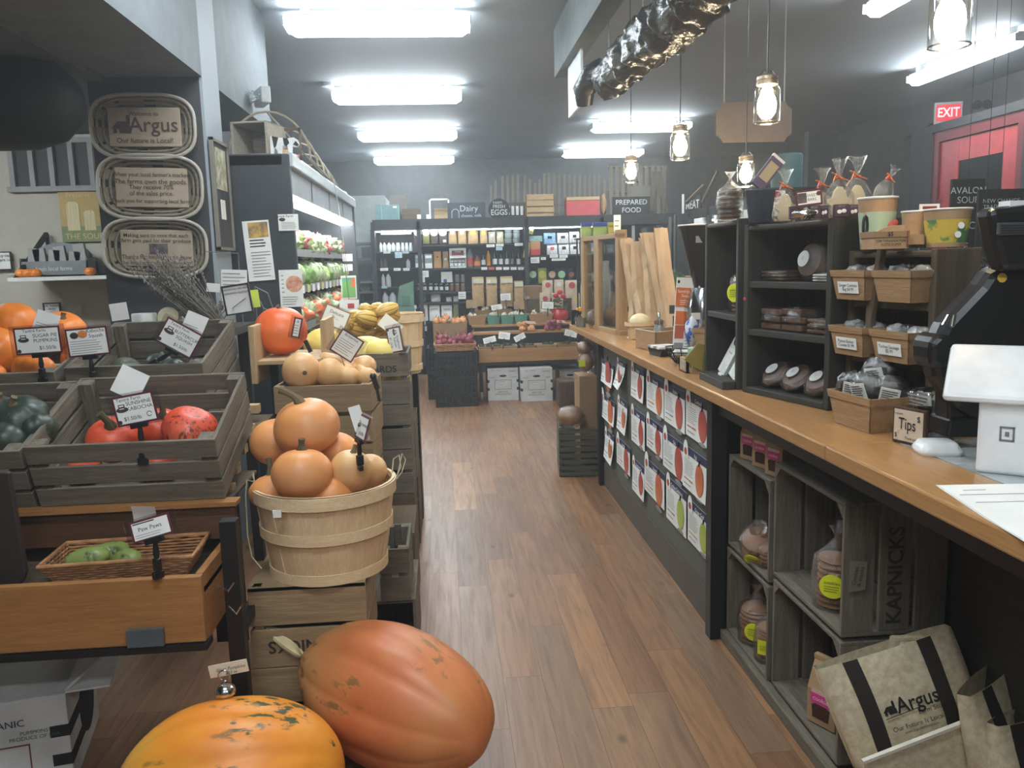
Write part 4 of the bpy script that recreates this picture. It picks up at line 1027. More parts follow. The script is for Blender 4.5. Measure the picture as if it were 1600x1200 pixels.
pumpkin('big round bright orange pumpkin on the pale pine tray',(p.x,3.68,zb+.115),.115,skin('bright orange skin',srgb(236,104,46),srgb(222,88,36),srgb(238,130,60),srgb(200,90,50),40,lo=.7),rot=(.1,0,0),hz=.93,ribs=12,dep=.012,lump=.02,dim=.07,stem=.15,sr=.1)
t=tag_at('tall narrow tag hanging on the front of the big round pumpkin',464,512,3.53,.035,.085,[('$',0,.3,.014)],roll=14,clip=False,logo=False);lines(t,-.012,.012,-.03,.015,4,-.0016,seed=4)
solo('black_clip',MB().bar((0,0,0),(.02,0,-.05),.016),BLACKPL,'small black clip at the right of the big round pumpkin','clip',loc=at(477,532,y=3.55))
# delicata pile in a cardboard box and hanging basket
bx=at(536,523,y=4.4),at(606,526,y=4.4)
t=thing('cardboard_box','shallow brown cardboard box heaped with delicata squash','cardboard box',((bx[0].x+bx[1].x)/2,4.55,.98))
W=bx[1].x-bx[0].x+.1
MB().box(-W/2,-.15,0,W/2,-.145,.15).box(-W/2,.145,0,W/2,.15,.15).box(-W/2,-.15,0,-W/2+.005,.15,.15).box(W/2-.005,-.15,0,W/2,.15,.15).box(-W/2,-.15,0,W/2,.15,.005).build('box_walls',CARDB,t)
MB().box(-W/2,-.15,-.5,W/2,.15,-.01).box(-W/2,-.15,-.98,W/2,.15,-.52).build('black_stand',BLACKPL,t)
dl=[(540,508,.055,.3),(556,515,.06,-.7),(577,521,.05,.2),(575,498,.058,-.9),(552,497,.055,1.1),(571,486,.055,0),(600,505,.05,.6),(612,492,.055,-.3),(589,484,.052,.5),(534,522,.045,.1),(562,505,.05,1.3),(595,519,.045,.8),(605,484,.05,2)]
for i,(px,py,r,rz_)in enumerate(dl):
    dd=thing('delicata_squash','striped yellow delicata squash in the heap at the end of the squash stand','squash',at(px,py,y=4.45+.05*(i%3)),(R(75),0,rz_),'delicata squash in the heap')
    MB().ell((0,0,0),(r*.8,r*.8,r*1.35),14,24,lambda p,u,t:p*(1-.06*abs(math.sin(4.5*t)))).build('squash_flesh',DELI,dd,smooth='all')
p=at(628,545,y=4.75)
bushel('tall narrow veneer basket of delicata at the aisle end of the squash stand',(p.x,4.78,.885),.125,.34,rz=.3,hoops=(.1,.5,.92))
for i,(px,py,r)in enumerate(((628,505,.055),(645,510,.045),(618,500,.05))):
    dd=thing('delicata_squash',ORD[i]+' delicata squash from the heap side in the tall veneer basket','squash',at(px,py+4,y=4.76),(R(70),0,.4*i),'delicata squash in the tall basket')
    MB().ell((0,0,0),(r*.8,r*.8,r*1.25),14,24,lambda p,u,t:p*(1-.06*abs(math.sin(4.5*t)))).build('squash_flesh',DELI,dd,smooth='all')
t=thing('basket_stand','black stand under the tall veneer basket','stand',(p.x,4.78,0));MB().box(-.1,.02,0,.08,.2,.885).build('pedestal',BLACKPL,t)

# ------------------------------------------------------------------ refrigerated produce case
FX=-.80;FY0,FY1=4.8,8.25;FT=2.125
def fridge():
    t=thing('produce_case','tall open refrigerated produce case with dark side panel and bright canopy light','refrigerated case',(0,0,0))
    SD=col('dark case paint',52,56,60,rough=.5);SI=col('grey case lining',70,74,78,rough=.5)
    m=MB().prism([(-1.7,0),(FX+.06,0),(FX+.06,.5),(FX,.62),(FX-.02,FT),(-1.7,FT)],FY0,FY0+.05);m.build('side_panel',SD,t,bevel=.008)
    m=MB().prism([(-1.7,0),(FX+.06,0),(FX+.06,.5),(FX,.62),(FX-.02,FT),(-1.7,FT)],FY1-.05,FY1);m.build('side_panel',SD,t,bevel=.008)
    MB().box(-1.7,FY0,.0,-1.62,FY1,FT).build('back_panel',SI,t)
    MB().box(-1.7,FY0,FT-.06,FX-.06,FY1,FT).build('roof',SD,t)
    MB().box(-1.6,FY0+.05,0,FX+.05,FY1-.05,.5).build('base',SD,t)
    m=MB().box(FX-.06,FY0+.02,FT-.07,FX-.005,FY1,FT+.01);m.build('canopy_bumper',col('pale bumper',176,186,190,rough=.35),t,bevel=.01)
    MB().box(FX-.05,FY0+.05,FT-.21,FX-.035,FY1-.05,FT-.07).build('canopy_panel',col('white canopy',150,158,164,rough=.4),t)
    for k in range(1,4):MB().box(FX-.034,FY0+k*.86,FT-.2,FX-.028,FY0+k*.86+.01,FT-.07).build('canopy_joint',GREYINK,t)
    MB().box(FX-.16,FY0+.06,FT-.235,FX-.04,FY1-.06,FT-.215).build('light_strip',emis('lit canopy strip',(.9,.98,1),7),t)
    for i,(z,x)in enumerate(((1.60,-1.2),(1.37,-1.1),(1.13,-1.05),(.90,-1.0))):
        s=MB().box(-1.62,FY0+.05,z-.02,FX-.12+.02*i,FY1-.05,z).build('shelf',BLACKMT,t)
        MB().box(FX-.12+.02*i,FY0+.05,z-.03,FX-.115+.02*i,FY1-.05,z+.02).build('shelf_rail',col('silver rail',150,154,156,rough=.3),s)
    for yz,z in((5.0,2.0),(5.0,1.89)):MB().lathe([(.012,0),(.012,.01)],12,Matrix.Translation((-1.2,FY0-.001,z))@Matrix.Rotation(R(90),4,'X')).build('bolt',CHROME,t)
fridge()
LEAF=[skin('pale green leaves',srgb(196,216,140),srgb(158,190,96),srgb(224,232,190),srgb(110,150,70),20,lo=.6,rough=.6),skin('mid green leaves',srgb(120,160,76),srgb(84,128,56),srgb(160,190,110),rough=.6),
 skin('white green wrap',srgb(190,200,160),srgb(160,180,120),srgb(214,218,204),srgb(90,120,70),22,lo=.56,rough=.35),skin('dark green leaves',srgb(64,96,52),srgb(48,78,42),srgb(90,120,70),rough=.6)]
CARROT=skin('carrot orange',srgb(232,128,70),srgb(214,100,48),srgb(236,150,100));RADISH=skin('radish pink',srgb(208,70,84),srgb(190,50,66),srgb(226,160,160))
def crumple(r,amp=.3,seed=0,nu=12,nv=18,f=2.2):
    off=Vector((seed*2.3,seed,1))
    return MB().ell((0,0,0),r,nu,nv,lambda p,u,t:p*(1+amp*noise.noise(p*f+off)+amp*.4*noise.noise(p*f*2.7+off)))
row=0
SHN=['top','second','third','lowest']
for si,(z,x)in enumerate(((1.60,-1.02),(1.37,-1.0),(1.13,-.98),(.90,-.97))):
    y=FY0+.16;i=0
    while y<FY1-.15:
        kind=(['leaf','bag','leaf','leaf','rad','bag','leaf'],['head','pack','pack','pack','head','pack'],['carrot','bag','carrot','pack','bag'],['bag','dark','carrot','bag','dark'])[si][i%5]
        wi=.105 if kind!='pack' else .085
        nm,ct,m,lb={'leaf':('leafy_greens','leafy greens',LEAF[0]if i%2 else LEAF[2],'leafy green bunch'),'bag':('salad_bag','bagged salad',LEAF[2],'white green bag of salad'),'rad':('radish_bunch','radishes',RADISH,'pink radish bunch'),
 'head':('lettuce_head','lettuce',LEAF[1]if i%3 else LEAF[0],'round green lettuce'),'pack':('salad_pack','salad pack',LEAF[2],'upright white pack'),'carrot':('carrot_bunch','carrots',CARROT,'orange carrot bunch'),'dark':('kale_bunch','kale',LEAF[3],'dark green kale bunch')}[kind]
        rz_=.085 if kind!='pack' else .1
        solo(nm,crumple((.12,wi*1.02,rz_),.15 if kind=='pack' else .3 if kind=='head' else .6,si*20+i,16,22,3.2),m,f'{lb}, {ORD[i % 20]} from near end on {SHN[si]} shelf of open case',ct,loc=(x,y,z+rz_*.8),smooth='all')
        y+=wi*2.05;i+=1
# hanging bottles row & cards
for k in range(14):
    p=Vector((FX-.10,5.0+k*.22,1.335))
    solo('shelf_tag',MB().box(0,-.05,-.03,.003,.05,.02),WHITE if k%3 else col('yellow tag',220,214,150),f'{ORD[k]} shelf tag from the near end along the second shelf rail of the case','price tag','shelf tags in the produce case',loc=p+Vector((.008,0,.03)))
for k in range(18):
    solo('dressing_bottle',MB().lathe([(0,0),(.028,0),(.028,.11),(.012,.14),(.012,.165),(0,.165)],10),[LEAF[2],GREYINK,col('amber dressing',170,140,90)][k%3],'small bottle in the front row of the third shelf in the open case','bottle','dressing bottles in the produce case',loc=(FX-.14,5.0+k*.17,1.132),smooth=True)
# papers on the fridge side (plane y = 4.79)
def paper_px(name,label,cat,tl,br,y,m=WHITE,poly=None,tilt=0):
    return panel_y(name,label,cat,tl,br,y,m,.003,tilt=tilt,part='sheet')
t=paper_px('flyer','long clipped white flyer with a yellow photo on the dark case side','flyer',(380,345),(428,438),4.79,tilt=-3)
w_,h_=t['w'],t['h'];MB().box(-w_*.3,-.002,h_*.22,w_*.45,0,h_*.47).build('photo',col('orange yellow photo',220,176,80,c2=srgb(120,96,80),scale=18),t);lines(t,-w_*.3,w_*.4,h_*.05,h_*.2,3,-.002,INK,.35,3);lines(t,-w_*.3,w_*.45,-h_*.45,h_*.0,9,-.002,seed=2)
t=paper_px('info_card','small white card with truck logo high on the dark case side','card',(434,335),(467,360),4.79)
w_,h_=t['w'],t['h'];text('Tantré Farm',.02,INK,t,(-w_*.2,-.002,h_*.38));lines(t,-w_*.35,w_*.4,-h_*.4,h_*.05,5,-.002,seed=5);MB().ell((-w_*.3,-.001,h_*.18),(.018,.001,.01),6,14).build('logo',MATS['dark logo print'],t)
t=paper_px('food_flyer','white flyer with a round food photo low on the dark case side','flyer',(435,422),(475,479),4.79)
w_,h_=t['w'],t['h'];MB().lathe([(w_*.36,0),(w_*.36,.001)],30,Matrix.Translation((w_*.14,-.001,h_*.12))@Matrix.Rotation(R(90),4,'X')).build('food_photo',col('food photo',190,110,84,c2=srgb(222,180,150),scale=40),t);lines(t,-w_*.4,w_*.3,-h_*.45,-h_*.2,4,-.002,seed=6);lines(t,-w_*.4,-w_*.28,-h_*.15,h_*.4,5,-.002,seed=7)
# celery poster facing the aisle at the far end of the case, and big white sheet below
t=panel_y('celery_poster','framed picture of green stalks hanging in front of the open case','poster',(532,431),(558,467),5.9,col('poster white frame',226,228,210),.01)
w_,h_=t['w'],t['h'];MB().box(-w_*.42,-.002,-h_*.42,w_*.42,0,h_*.42).build('picture_ground',col('poster teal',92,168,150),t)
for k in range(6):MB().box(-w_*.4+k*w_*.135,-.004,-h_*.4,-w_*.4+k*w_*.135+w_*.1,-.002,h_*(.25+.05*(k%2))).build('drawn_stalk',col('poster stalk green',128,186,82),t)
MB().box(w_*.18,-.005,0,w_*.42,-.003,h_*.4).build('orange_block',col('poster orange',226,122,74),t)
panel_y('note_card','white note card above the framed stalk picture','card',(535,397),(551,408),6.0,WHITE,.004);panel_y('note_card','lower white note card with a dark corner above the stalk picture','card',(536,413),(551,423),6.0,WHITE,.004)
t=panel_y('white_placard','white placard with a red mark behind the cardboard price card','card',(530,469),(562,492),5.2,WHITE,.004);MB().box(-.01,-.002,-.005,.03,0,.025).build('red_mark',col('red mark',206,70,76),t)
for o in[q for q in bpy.data.objects if q.name in('celery_poster','white_placard')]:MB().bar((0,.004,o['h']/2),(-.05,.004,FT-.1-o.location.z),.004).build('hanging_wire',CHROME,o)
# on top of the case
def crate_on_case():
    c=at(398,212,y=4.95);t=thing('wooden_box','whitewashed open wooden box standing on its side on top of the dark case','box',(c.x,5.0,FT),(0,0,R(-12)))
    WW=wood('whitewashed wood',srgb(178,170,156),srgb(150,140,124),'x',.9)
    MB().box(-.10,-.12,0,-.085,.15,.19).box(.10,-.12,0,.115,.15,.19).box(-.1,-.12,0,.115,.15,.012).box(-.1,-.12,.178,.115,.15,.19).box(-.1,.138,0,.115,.15,.19).build('box_boards',WW,t,bevel=.003)
    MB().ell((-.103,-.05,.1),(.004,.03,.03),8,12).build('dark_knot',CB['x'],t)
crate_on_case()
def cow():
    c=at(443,226,y=4.9);t=thing('cow_cutout','white and black wooden cow silhouette on top of the dark case','figurine',(c.x,4.9,FT))
    P=[(-.075,0),(-.055,0),(-.05,.05),(-.035,.03),(-.03,0),(-.012,0),(-.005,.055),(.02,.055),(.03,0),(.045,0),(.05,.05),(.075,.045),(.09,.06),(.08,.085),(.06,.1),(.03,.095),(-.03,.1),(-.065,.11),(-.08,.09)]
    MB().prism(P,-.01,.01).build('cow_body',col('white paint',226,228,226),t,bevel=.002)
    MB().prism([(-.06,.108),(-.025,.1),(-.04,.05),(-.052,.045)],-.013,.013).prism([(-.0,.097),(.025,.095),(.035,.07),(.015,.05),(.005,.06)],-.013,.013).prism([(.055,.06),(.078,.05),(.086,.06),(.07,.08)],-.013,.013).build('black_patch',INK,t)
cow()
def hoops_on_case():
    t=thing('hoop_frame','arched cane hoop frame lying along the top of the open case','cane frame',(0,0,0));m=MB()
    TW=col('pale cane',160,148,130,rough=.8)
    for k in range(6):
        y=5.2+k*.45;r=.22-.02*k;xc=-1.0
        m.tube([(xc+r*1.1*math.cos(a_),y,FT+.02+(r*1.25)*math.sin(a_))for a_ in[j*math.pi/14 for j in range(15)]],.007,6)
    for a_ in(0,.9,1.57,2.3,3.14):m.tube([(-1.0+.24*math.cos(a_),5.2,FT+.02+.275*math.sin(a_)),(-1.0+.15*math.cos(a_),7.45,FT+.02+.15*math.sin(a_))],.006,6)
    m.build('cane_hoops',TW,t,smooth=True)
hoops_on_case()
t=thing('picture_frame','thin dark frame standing behind the cow cutout on the case','picture frame',(at(445,205,y=5.1).x,5.1,FT));MB().box(-.09,0,.17,.09,.01,.185).box(-.09,0,0,-.078,.01,.185).box(.078,0,0,.09,.01,.185).box(-.09,0,0,.09,.01,.012).build('frame',CB['x'],t)
for i,(y,s)in enumerate(((5.05,.035),(5.3,.04),(5.6,.03),(7.9,.04))):
    pumpkin(f'{["small pale gourd nearest","second small pale gourd","third small pale gourd","farthest small pale gourd"][i]} on the front edge of the case top',(-.88,y,FT+s*.8),s,[BUTTER,REDK,BUTTER,LEAF[2]][i],name='small_gourd',cat='gourd',stem=.3)

# ------------------------------------------------------------------ far end: tall cabinet wall
CY=11.45  # front plane of the shelves
def slot(x0,x1,y0,y1,Y=CY):
    a,b=at(x0,y0,y=Y),at(x1,y1,y=Y)
    return(a.x+b.x)/2,b.z,b.x-a.x,a.z-b.z
CABM=col('black shop cabinet',40,44,46,rough=.5);CABI=col('dim cabinet lining',58,62,64,rough=.6)
CT_Z=2.07
def cabinet():
    t=thing('wall_cabinet','long black shelving cabinet with glass doors across the far wall','cabinet',(0,0,0))
    x0,x1,xm,xr=-.90,3.22,-.29,1.16
    MB().box(x0,CY+.62,0,x1,CY+.66,CT_Z).build('back_panel',CABI,t)
    MB().box(x0,CY-.1,CT_Z,x1,CY+.66,CT_Z+.03).box(x0,CY-.1,CT_Z-.11,x1,CY-.06,CT_Z).build('top_panel',CABM,t)
    for x in(x0,xm,xr,2.2,x1):MB().box(x-.025,CY-.1,0,x+.025,CY+.64,CT_Z).build('upright',CABM,t)
    MB().box(x0,CY-.1,0,x1,CY+.64,.12).build('plinth',CABM,t)
    for z in[at(600,py,y=CY).z for py in(393.5,419.5,449,481.5)]:MB().box(x0+.02,CY-.02,z-.02,xm-.02,CY+.6,z).build('shelf',CABM,t)
    for z in[at(730,py,y=CY).z for py in(381,418,455,471,501)]:MB().box(xm+.02,CY-.02,z-.022,xr-.02,CY+.6,z).build('shelf',CABM,t)
    for z in[at(860,py,y=CY).z for py in(398,442.5,466)]:MB().box(xr+.02,CY-.02,z-.022,x1-.02,CY+.6,z).build('shelf',CABM,t)
    MB().box(x0+.04,CY-.05,CT_Z-.13,xm-.05,CY-.03,CT_Z-.12).build('light_tube',emis('cool tube',(.85,.96,1),10),t)
    for a_,b_ in((xm,xr),(xr,2.2)):MB().box(a_+.05,CY-.05,CT_Z-.13,b_-.05,CY-.03,CT_Z-.12).build('light_tube',MATS['cool tube'],t)  # unseen tubes added to brighten goods in the middle and right sections
    MB().box(2.25,CY-.07,.15,3.18,CY-.06,CT_Z-.12).build('glass_door',GLASS,t)
    MB().box(2.62,CY-.08,.15,2.66,CY-.05,CT_Z-.12).build('door_bar',GREYINK,t)
    MB().bar((x0+.1,CY+.1,CT_Z-.14),(x0+.5,CY+.1,CT_Z-.14),.03).build('inner_lamp',emis('cool tube',(.85,.96,1),10),t)
cabinet()
MILK=col('milk white',244,248,250,rough=.4);REDCAP=col('red cap',196,50,56,rough=.4);BROWNL=col('brown liquid',110,96,92,rough=.3)
def bottle(name,label,cat,px,m,capm=None,Y=CY+.12,group=None,neck=.35,lab=None,shoulder=.68,sq=1.0):
    x,z,w_,h_=slot(*px);r=w_*(.58 if m is MILK else .5)
    t=thing(name,label,cat,(x,Y,z),group=group)
    MB().lathe([(0,0),(r*.95,0),(r,r*.15),(r,h_*shoulder),(r*neck,h_*.9),(r*neck,h_*.94)],16,sy=sq).build('bottle_body',m,t,smooth=True)
    MB().lathe([(r*neck*1.15,h_*.93),(r*neck*1.15,h_),(0,h_)],12).build('cap',capm or m,t)
    if lab:MB().lathe([(r*1.02,h_*.12),(r*1.02,h_*.5)],16,cap=False,sy=sq).build('bottle_label',lab,t,smooth=True)
    return t
tops=['top','second','third','bottom']
r1=[(591.5,596.5),(597,602.6),(603.7,610.3),(611,616.7)]
for i,(a,b)in enumerate(r1):bottle('milk_bottle',f'{ORD[i]} white milk bottle from the left on the top shelf of the milk cabinet','bottle',(a,b,378,394),MILK,REDCAP,group='milk bottles')
for i,(a,b)in enumerate([(617.8,624.6),(626,631.2),(632.3,637.7),(638.6,643.9)]):bottle('cream_bottle',f'{ORD[i]} clear necked bottle half filled with white on the top milk shelf','bottle',(a,b,378,394),MILK,BROWNL,group='half filled bottles',neck=.7,shoulder=.45)
for i,(a,b)in enumerate([(593,597),(598,604)]):bottle('brown_bottle',f'{["left","right"][i]} one of two brown bottles on the second milk shelf','bottle',(a,b,404,420),BROWNL)
bottle('milk_bottle','lone white milk bottle at the right end of the second milk shelf','bottle',(634,640.5,404,420),MILK,REDCAP,group='milk bottles')
for i,(a,b)in enumerate([(595,601),(602,610)]):bottle('milk_jug',f'{["left","right"][i]} red capped milk bottle on the third milk shelf','bottle',(a,b,427,449),MILK,REDCAP)
for i,(a,b)in enumerate([(596.5,606),(607.3,618.5)]):bottle('milk_jug',f'{["left","right"][i]} large milk jug on the lowest milk shelf','bottle',(a,b,456,481),MILK,REDCAP)
def tagbox(label,px,Y=CY-.03,m=WHITE,d=.004,name='shelf_label',cat='shelf label',group=None,lets=None,tilt=0):
    x,z,w_,h_=slot(*px,Y=Y);t=thing(name,label,cat,(x,Y,z+h_/2),(0,R(tilt),0),group)
    MB().box(-w_/2,0,-h_/2,w_/2,d,h_/2).build('card',m,t)
    if lets:text(lets[0],lets[1],lets[2]if len(lets)>2 else INK,t,(0,-.002,0))
    else:lines(t,-w_*.4,w_*.4,-h_*.3,h_*.3,2,-.001,seed=int(px[0]))
    return t
BLUEW=col('pale blue label',196,222,236)
for i,(a,b,c,d,m)in enumerate(((599,610,393,396,WHITE),(617,628.5,394,403,BLUEW),(629,639,393,396,BLUEW),(594,606.5,419,423,WHITE),(615,626,419,423,WHITE),(630,640,419,423,WHITE),(596,605,447,450.5,BLUEW))):
    tagbox(f'{ORD[i]} shelf label of the milk cabinet, counted from the top row left to right',(a,b,c,d),m=m,group='milk shelf labels')
# green chair-like panel leaning at the milk cabinet
t=thing('folding_screen','sage green folding panel standing in front of the milk cabinet','panel',(0,0,0));SAGE=col('sage green paint',118,158,134,rough=.6)
P=[at(*q,y=10.9)for q in((620,478),(624,447),(646,439),(648,505),(640,520),(620,515))]
b=MB();b.prism([(p.x,p.z)for p in P],10.88,10.92).build('panel',SAGE,t);a_=at(628,462,y=10.87);b_=at(641,477,y=10.87);MB().box(a_.x,10.86,b_.z,b_.x,10.88,a_.z).build('panel_patch',col('darker sage',100,138,118),t)
MB().bar((P[3].x,10.9,0),(P[3].x,10.9,P[3].z),.02).bar((P[0].x,10.9,0),(P[5].x,10.9,P[5].z),.02).build('support_leg',SAGE,t)
# bin row
BIN=[col('dark bean bin',88,72,64,c2=srgb(70,56,50),scale=60),col('green pea bin',150,148,84,c2=srgb(120,120,60),scale=60)]
for i,(a,b,m)in enumerate(((646.5,659.3,0),(659.8,671.7,1),(672.5,684.7,0),(685.7,698.7,0))):
    x,z,w_,h_=slot(a,b,368,381);t=thing('bulk_bin',f'{ORD[i]} bulk bin from the left with a round white lid on the top middle shelf','bin',(x,CY+.15,z),group='bulk bins')
    MB().box(-w_/2+.003,-.12,0,w_/2-.003,.12,h_).build('bin_body',BIN[m],t,bevel=.004)
    MB().lathe([(w_/2,0),(w_/2,.02)],24,Matrix.Translation((0,-.1,h_+w_*.42))@Matrix.Rotation(R(90),4,'X')).build('round_lid',WHITE,t)
    MB().lathe([(w_*.38,0),(w_*.38,.002),(w_*.32,.002),(w_*.32,0)],24,Matrix.Translation((0,-.121,h_+w_*.42))@Matrix.Rotation(R(90),4,'X'),cap=False).build('lid_ring',GREYINK,t)
    if i in(0,3):MB().box(0,-.124,h_*.2,w_*.4,-.12,h_*.5).build('bin_label',WHITE,t)
def sack(name,label,cat,px,m,Y=CY+.12,d=None,top='fold',lab=None,group=None,letters=None,tilt=0):
    x,z,w_,h_=slot(*px,Y=Y);d=d or w_*.5
    t=thing(name,label,cat,(x,Y,z),(0,R(tilt),0),group)
    b=MB();n=8;prof=[(0,1,1),(.1,1.02,1.1),(.55,1.0,1.05),(.8,.98,.7),(.94,.95,.25),(1,.92,.1)]
    vs=[];fs=[]
    for u,sx,sy in prof:
        for q in range(n*2):
            a=2*math.pi*q/(n*2);c_,s_=math.cos(a),math.sin(a)
            vs.append((w_/2*sx*math.copysign(abs(c_)**.35,c_)+.004*math.sin(q*3+u*9),d/2*sy*math.copysign(abs(s_)**.5,s_),h_*u))
    for i in range(len(prof)-1):
        for q in range(n*2):fs.append((i*n*2+q,i*n*2+(q+1)%(n*2),(i+1)*n*2+(q+1)%(n*2),(i+1)*n*2+q))
    fs+=[tuple(range(n*2))[::-1],tuple((len(prof)-1)*n*2+q for q in range(n*2))]
    b.add(vs,fs).build('bag_body',m,t,smooth=True)
    if lab:
        lm,z0,z1,ww=lab[:4]
        yy=-d/2*1.1-.002
        if len(lab)>4 and lab[4]=='round':MB().lathe([(w_*ww/2,0),(w_*ww/2,.002)],20,Matrix.Translation((0,yy,h_*(z0+z1)/2))@Matrix.Rotation(R(90),4,'X')).build('bag_label',lm,t)
        else:MB().box(-w_*ww/2,yy,h_*z0,w_*ww/2,-d/2*.6,h_*z1).build('bag_label',lm,t)
        if letters:text(letters[0],letters[1],letters[2]if len(letters)>2 else INK,t,(0,yy-.002,h_*(z0+z1)/2))
    return t
TANB=col('tan paper bag',196,164,120,rough=.7,c2=srgb(176,146,104),scale=20)
YEL=col('yellow label',232,208,84)
x,z,w_,h_=slot(697,764,347,381,Y=CY+.35);solo('kraft_carton',MB().box(-w_/2,-.08,0,w_/2,.08,h_*.93),KRAFT,'wide kraft carton behind the pasta bags on the top middle shelf','carton',loc=(x,CY+.4,z))
for i,(a,b,l)in enumerate(((700,713.5,WHITE),(715,728.5,WHITE),(730.5,747,YEL),(749.5,761.5,YEL))):
    sack('pasta_bag',f'{ORD[i]} tan bag of pasta from the left on the top middle shelf','bag',(a,b,354,381),TANB,lab=(l,.55,.85,.55),group='pasta bags')
for i,(a,b,m)in enumerate(((763,774,(190,182,170)),(775.5,786.5,(214,206,160)))):
    sack('cellophane_bag',f'{["left","right"][i]} small gathered bag of grains beside the pasta bags','bag',(a,b,362,381),col(f'grain {i}',*m,c2=srgb(150,140,120),scale=50),lab=(WHITE,.6,.8,.4))
for i in range(2):
    for k in range(3):
        x,z,w_,h_=slot(789+i*13,801+i*13,355+k*8.6,363+k*8.6);
        solo('clear_tub',MB().lathe([(0,0),(w_*.42,0),(w_*.5,h_*.85),(w_*.52,h_*.95),(0,h_)],16),col('frosted tub',150,156,156,rough=.3),f'{["top","middle","lowest"][k]} frosted tub of the {["left","right"][i]} stack at the end of the top middle shelf','tub','frosted tubs',loc=(x,CY+.1,z),smooth=True)
# second shelf
for i,(a,b)in enumerate(((648,661.7),(663,676))):
    x,z,w_,h_=slot(a,b,397,419);t=thing('coffee_tin',f'{["left","right"][i]} grey printed tin on the second middle shelf','tin',(x,CY+.1,z));MB().box(-w_/2,-.08,0,w_/2,.08,h_).build('tin_body',col('grey tin',140,146,150,rough=.35),t,bevel=.006);MB().box(-w_/2+.005,-.082,0,w_/2-.005,-.08,h_*.35).box(-w_/2+.01,-.082,h_*.7,w_/2-.01,-.08,h_*.9).build('tin_label',WHITE,t)
sack('orange_bag','orange tan bag with a small dark mark on the second middle shelf','bag',(677,690,393,418.5),col('orange tan paper',216,160,98),lab=(INK,.62,.7,.2))
sack('kraft_bag','kraft bag with a small white label right of the orange tan bag','bag',(691.5,701,393,418.5),TANB,lab=(WHITE,.45,.6,.5))
x,z,w_,h_=slot(702,729,388,418);t=thing('jar_display','white display stand with red lettered header holding jars','display stand',(x,CY+.05,z))
MB().box(-w_/2,0,0,w_/2,.16,.015).box(-w_/2,.15,0,w_/2,.16,h_).box(-w_/2,0,0,-w_/2+.008,.16,h_*.5).box(w_/2-.008,0,0,w_/2,.16,h_*.5).box(-w_/2,-.01,h_*.5,w_/2,0,h_).build('stand',WHITE,t)
MB().box(-w_*.36,-.013,h_*.64,w_*.36,-.01,h_*.88).build('header_print',col('dark red header',96,40,44),t);text('GRANOLA',.045,REDCAP,t,(0,-.016,h_*.7));text('Great',.035,WHITE,t,(0,-.016,h_*.82))
JARL=clear('jar glass far',(.8,.82,.82),.15)
def jar(label,px,m,lidm=None,Y=CY+.1,group=None,cat='jar',labm=None):
    x,z,w_,h_=slot(*px);r=w_/2;t=thing('preserve_jar',label,cat,(x,Y,z),group=group)
    MB().lathe([(0,0),(r,0),(r,h_*.7),(r*.85,h_*.8),(0,h_*.8)],14).build('jar_body',m,t,smooth=True)
    MB().lathe([(r*.9,h_*.8),(r*.9,h_),(0,h_)],14).build('lid',lidm or GREYINK,t)
    if labm:MB().lathe([(r*1.02,h_*.12),(r*1.02,h_*.58)],14,cap=False).build('jar_label',labm,t,smooth=True)
    return t
GREYJ=col('grey jar',120,126,128,rough=.3)
for i in range(4):jar(f'{ORD[i]} small grey jar in the white display stand',(703.5+i*6.1,708.8+i*6.1,407,416.5),GREYJ,WHITE,Y=CY+.1,labm=WHITE,group='jars in the display stand')
REDL=col('red juice label',206,70,60);GRN=col('dark green glass',40,56,46,rough=.2);DKG=col('dark glass',30,34,36,rough=.15)
bottle('juice_jug','tall grey jug with red round label on the second middle shelf','jug',(729.5,740,389,417),col('grey jug',128,130,126),lab=REDL)
bottle('juice_jug','shorter jug with red and orange label beside the tall grey jug','jug',(741,751.5,399,417),col('red brown jug',150,86,70),lab=col('orange label',230,150,90))
bottle('cider_bottle','green bottle with white label on the second middle shelf','bottle',(752.5,759.5,396,416),GRN,lab=WHITE)
bottle('orange_bottle','solid orange bottle on the second middle shelf','bottle',(760.5,767.3,392,415),col('orange plastic',232,156,46),lab=None)
for i,(a,b)in enumerate(((770,778),(780,787),(789.5,797),(799,804.5),(808,815))):bottle('oil_bottle',f'{ORD[i]} dark oil bottle with white label counted from the orange bottle','bottle',(a,b,393,415.5),DKG,lab=WHITE if i!=3 else GREYINK,group='dark oil bottles')
for i in range(6):tagbox(f'{ORD[i]} price label under the oil bottles',(752+i*11.5,761+i*11.5,417.5,421.5),m=WHITE if i!=1 else REDL,group='labels under the oil bottles')
for i,px in enumerate(((760,773,382,386),(775,787,381,385),(775,785,386,391),(804,817,380,384))):tagbox(f'{ORD[i]} price label under the top middle shelf',px,m=BLUEW if i==2 else WHITE,group='labels under the top middle shelf')
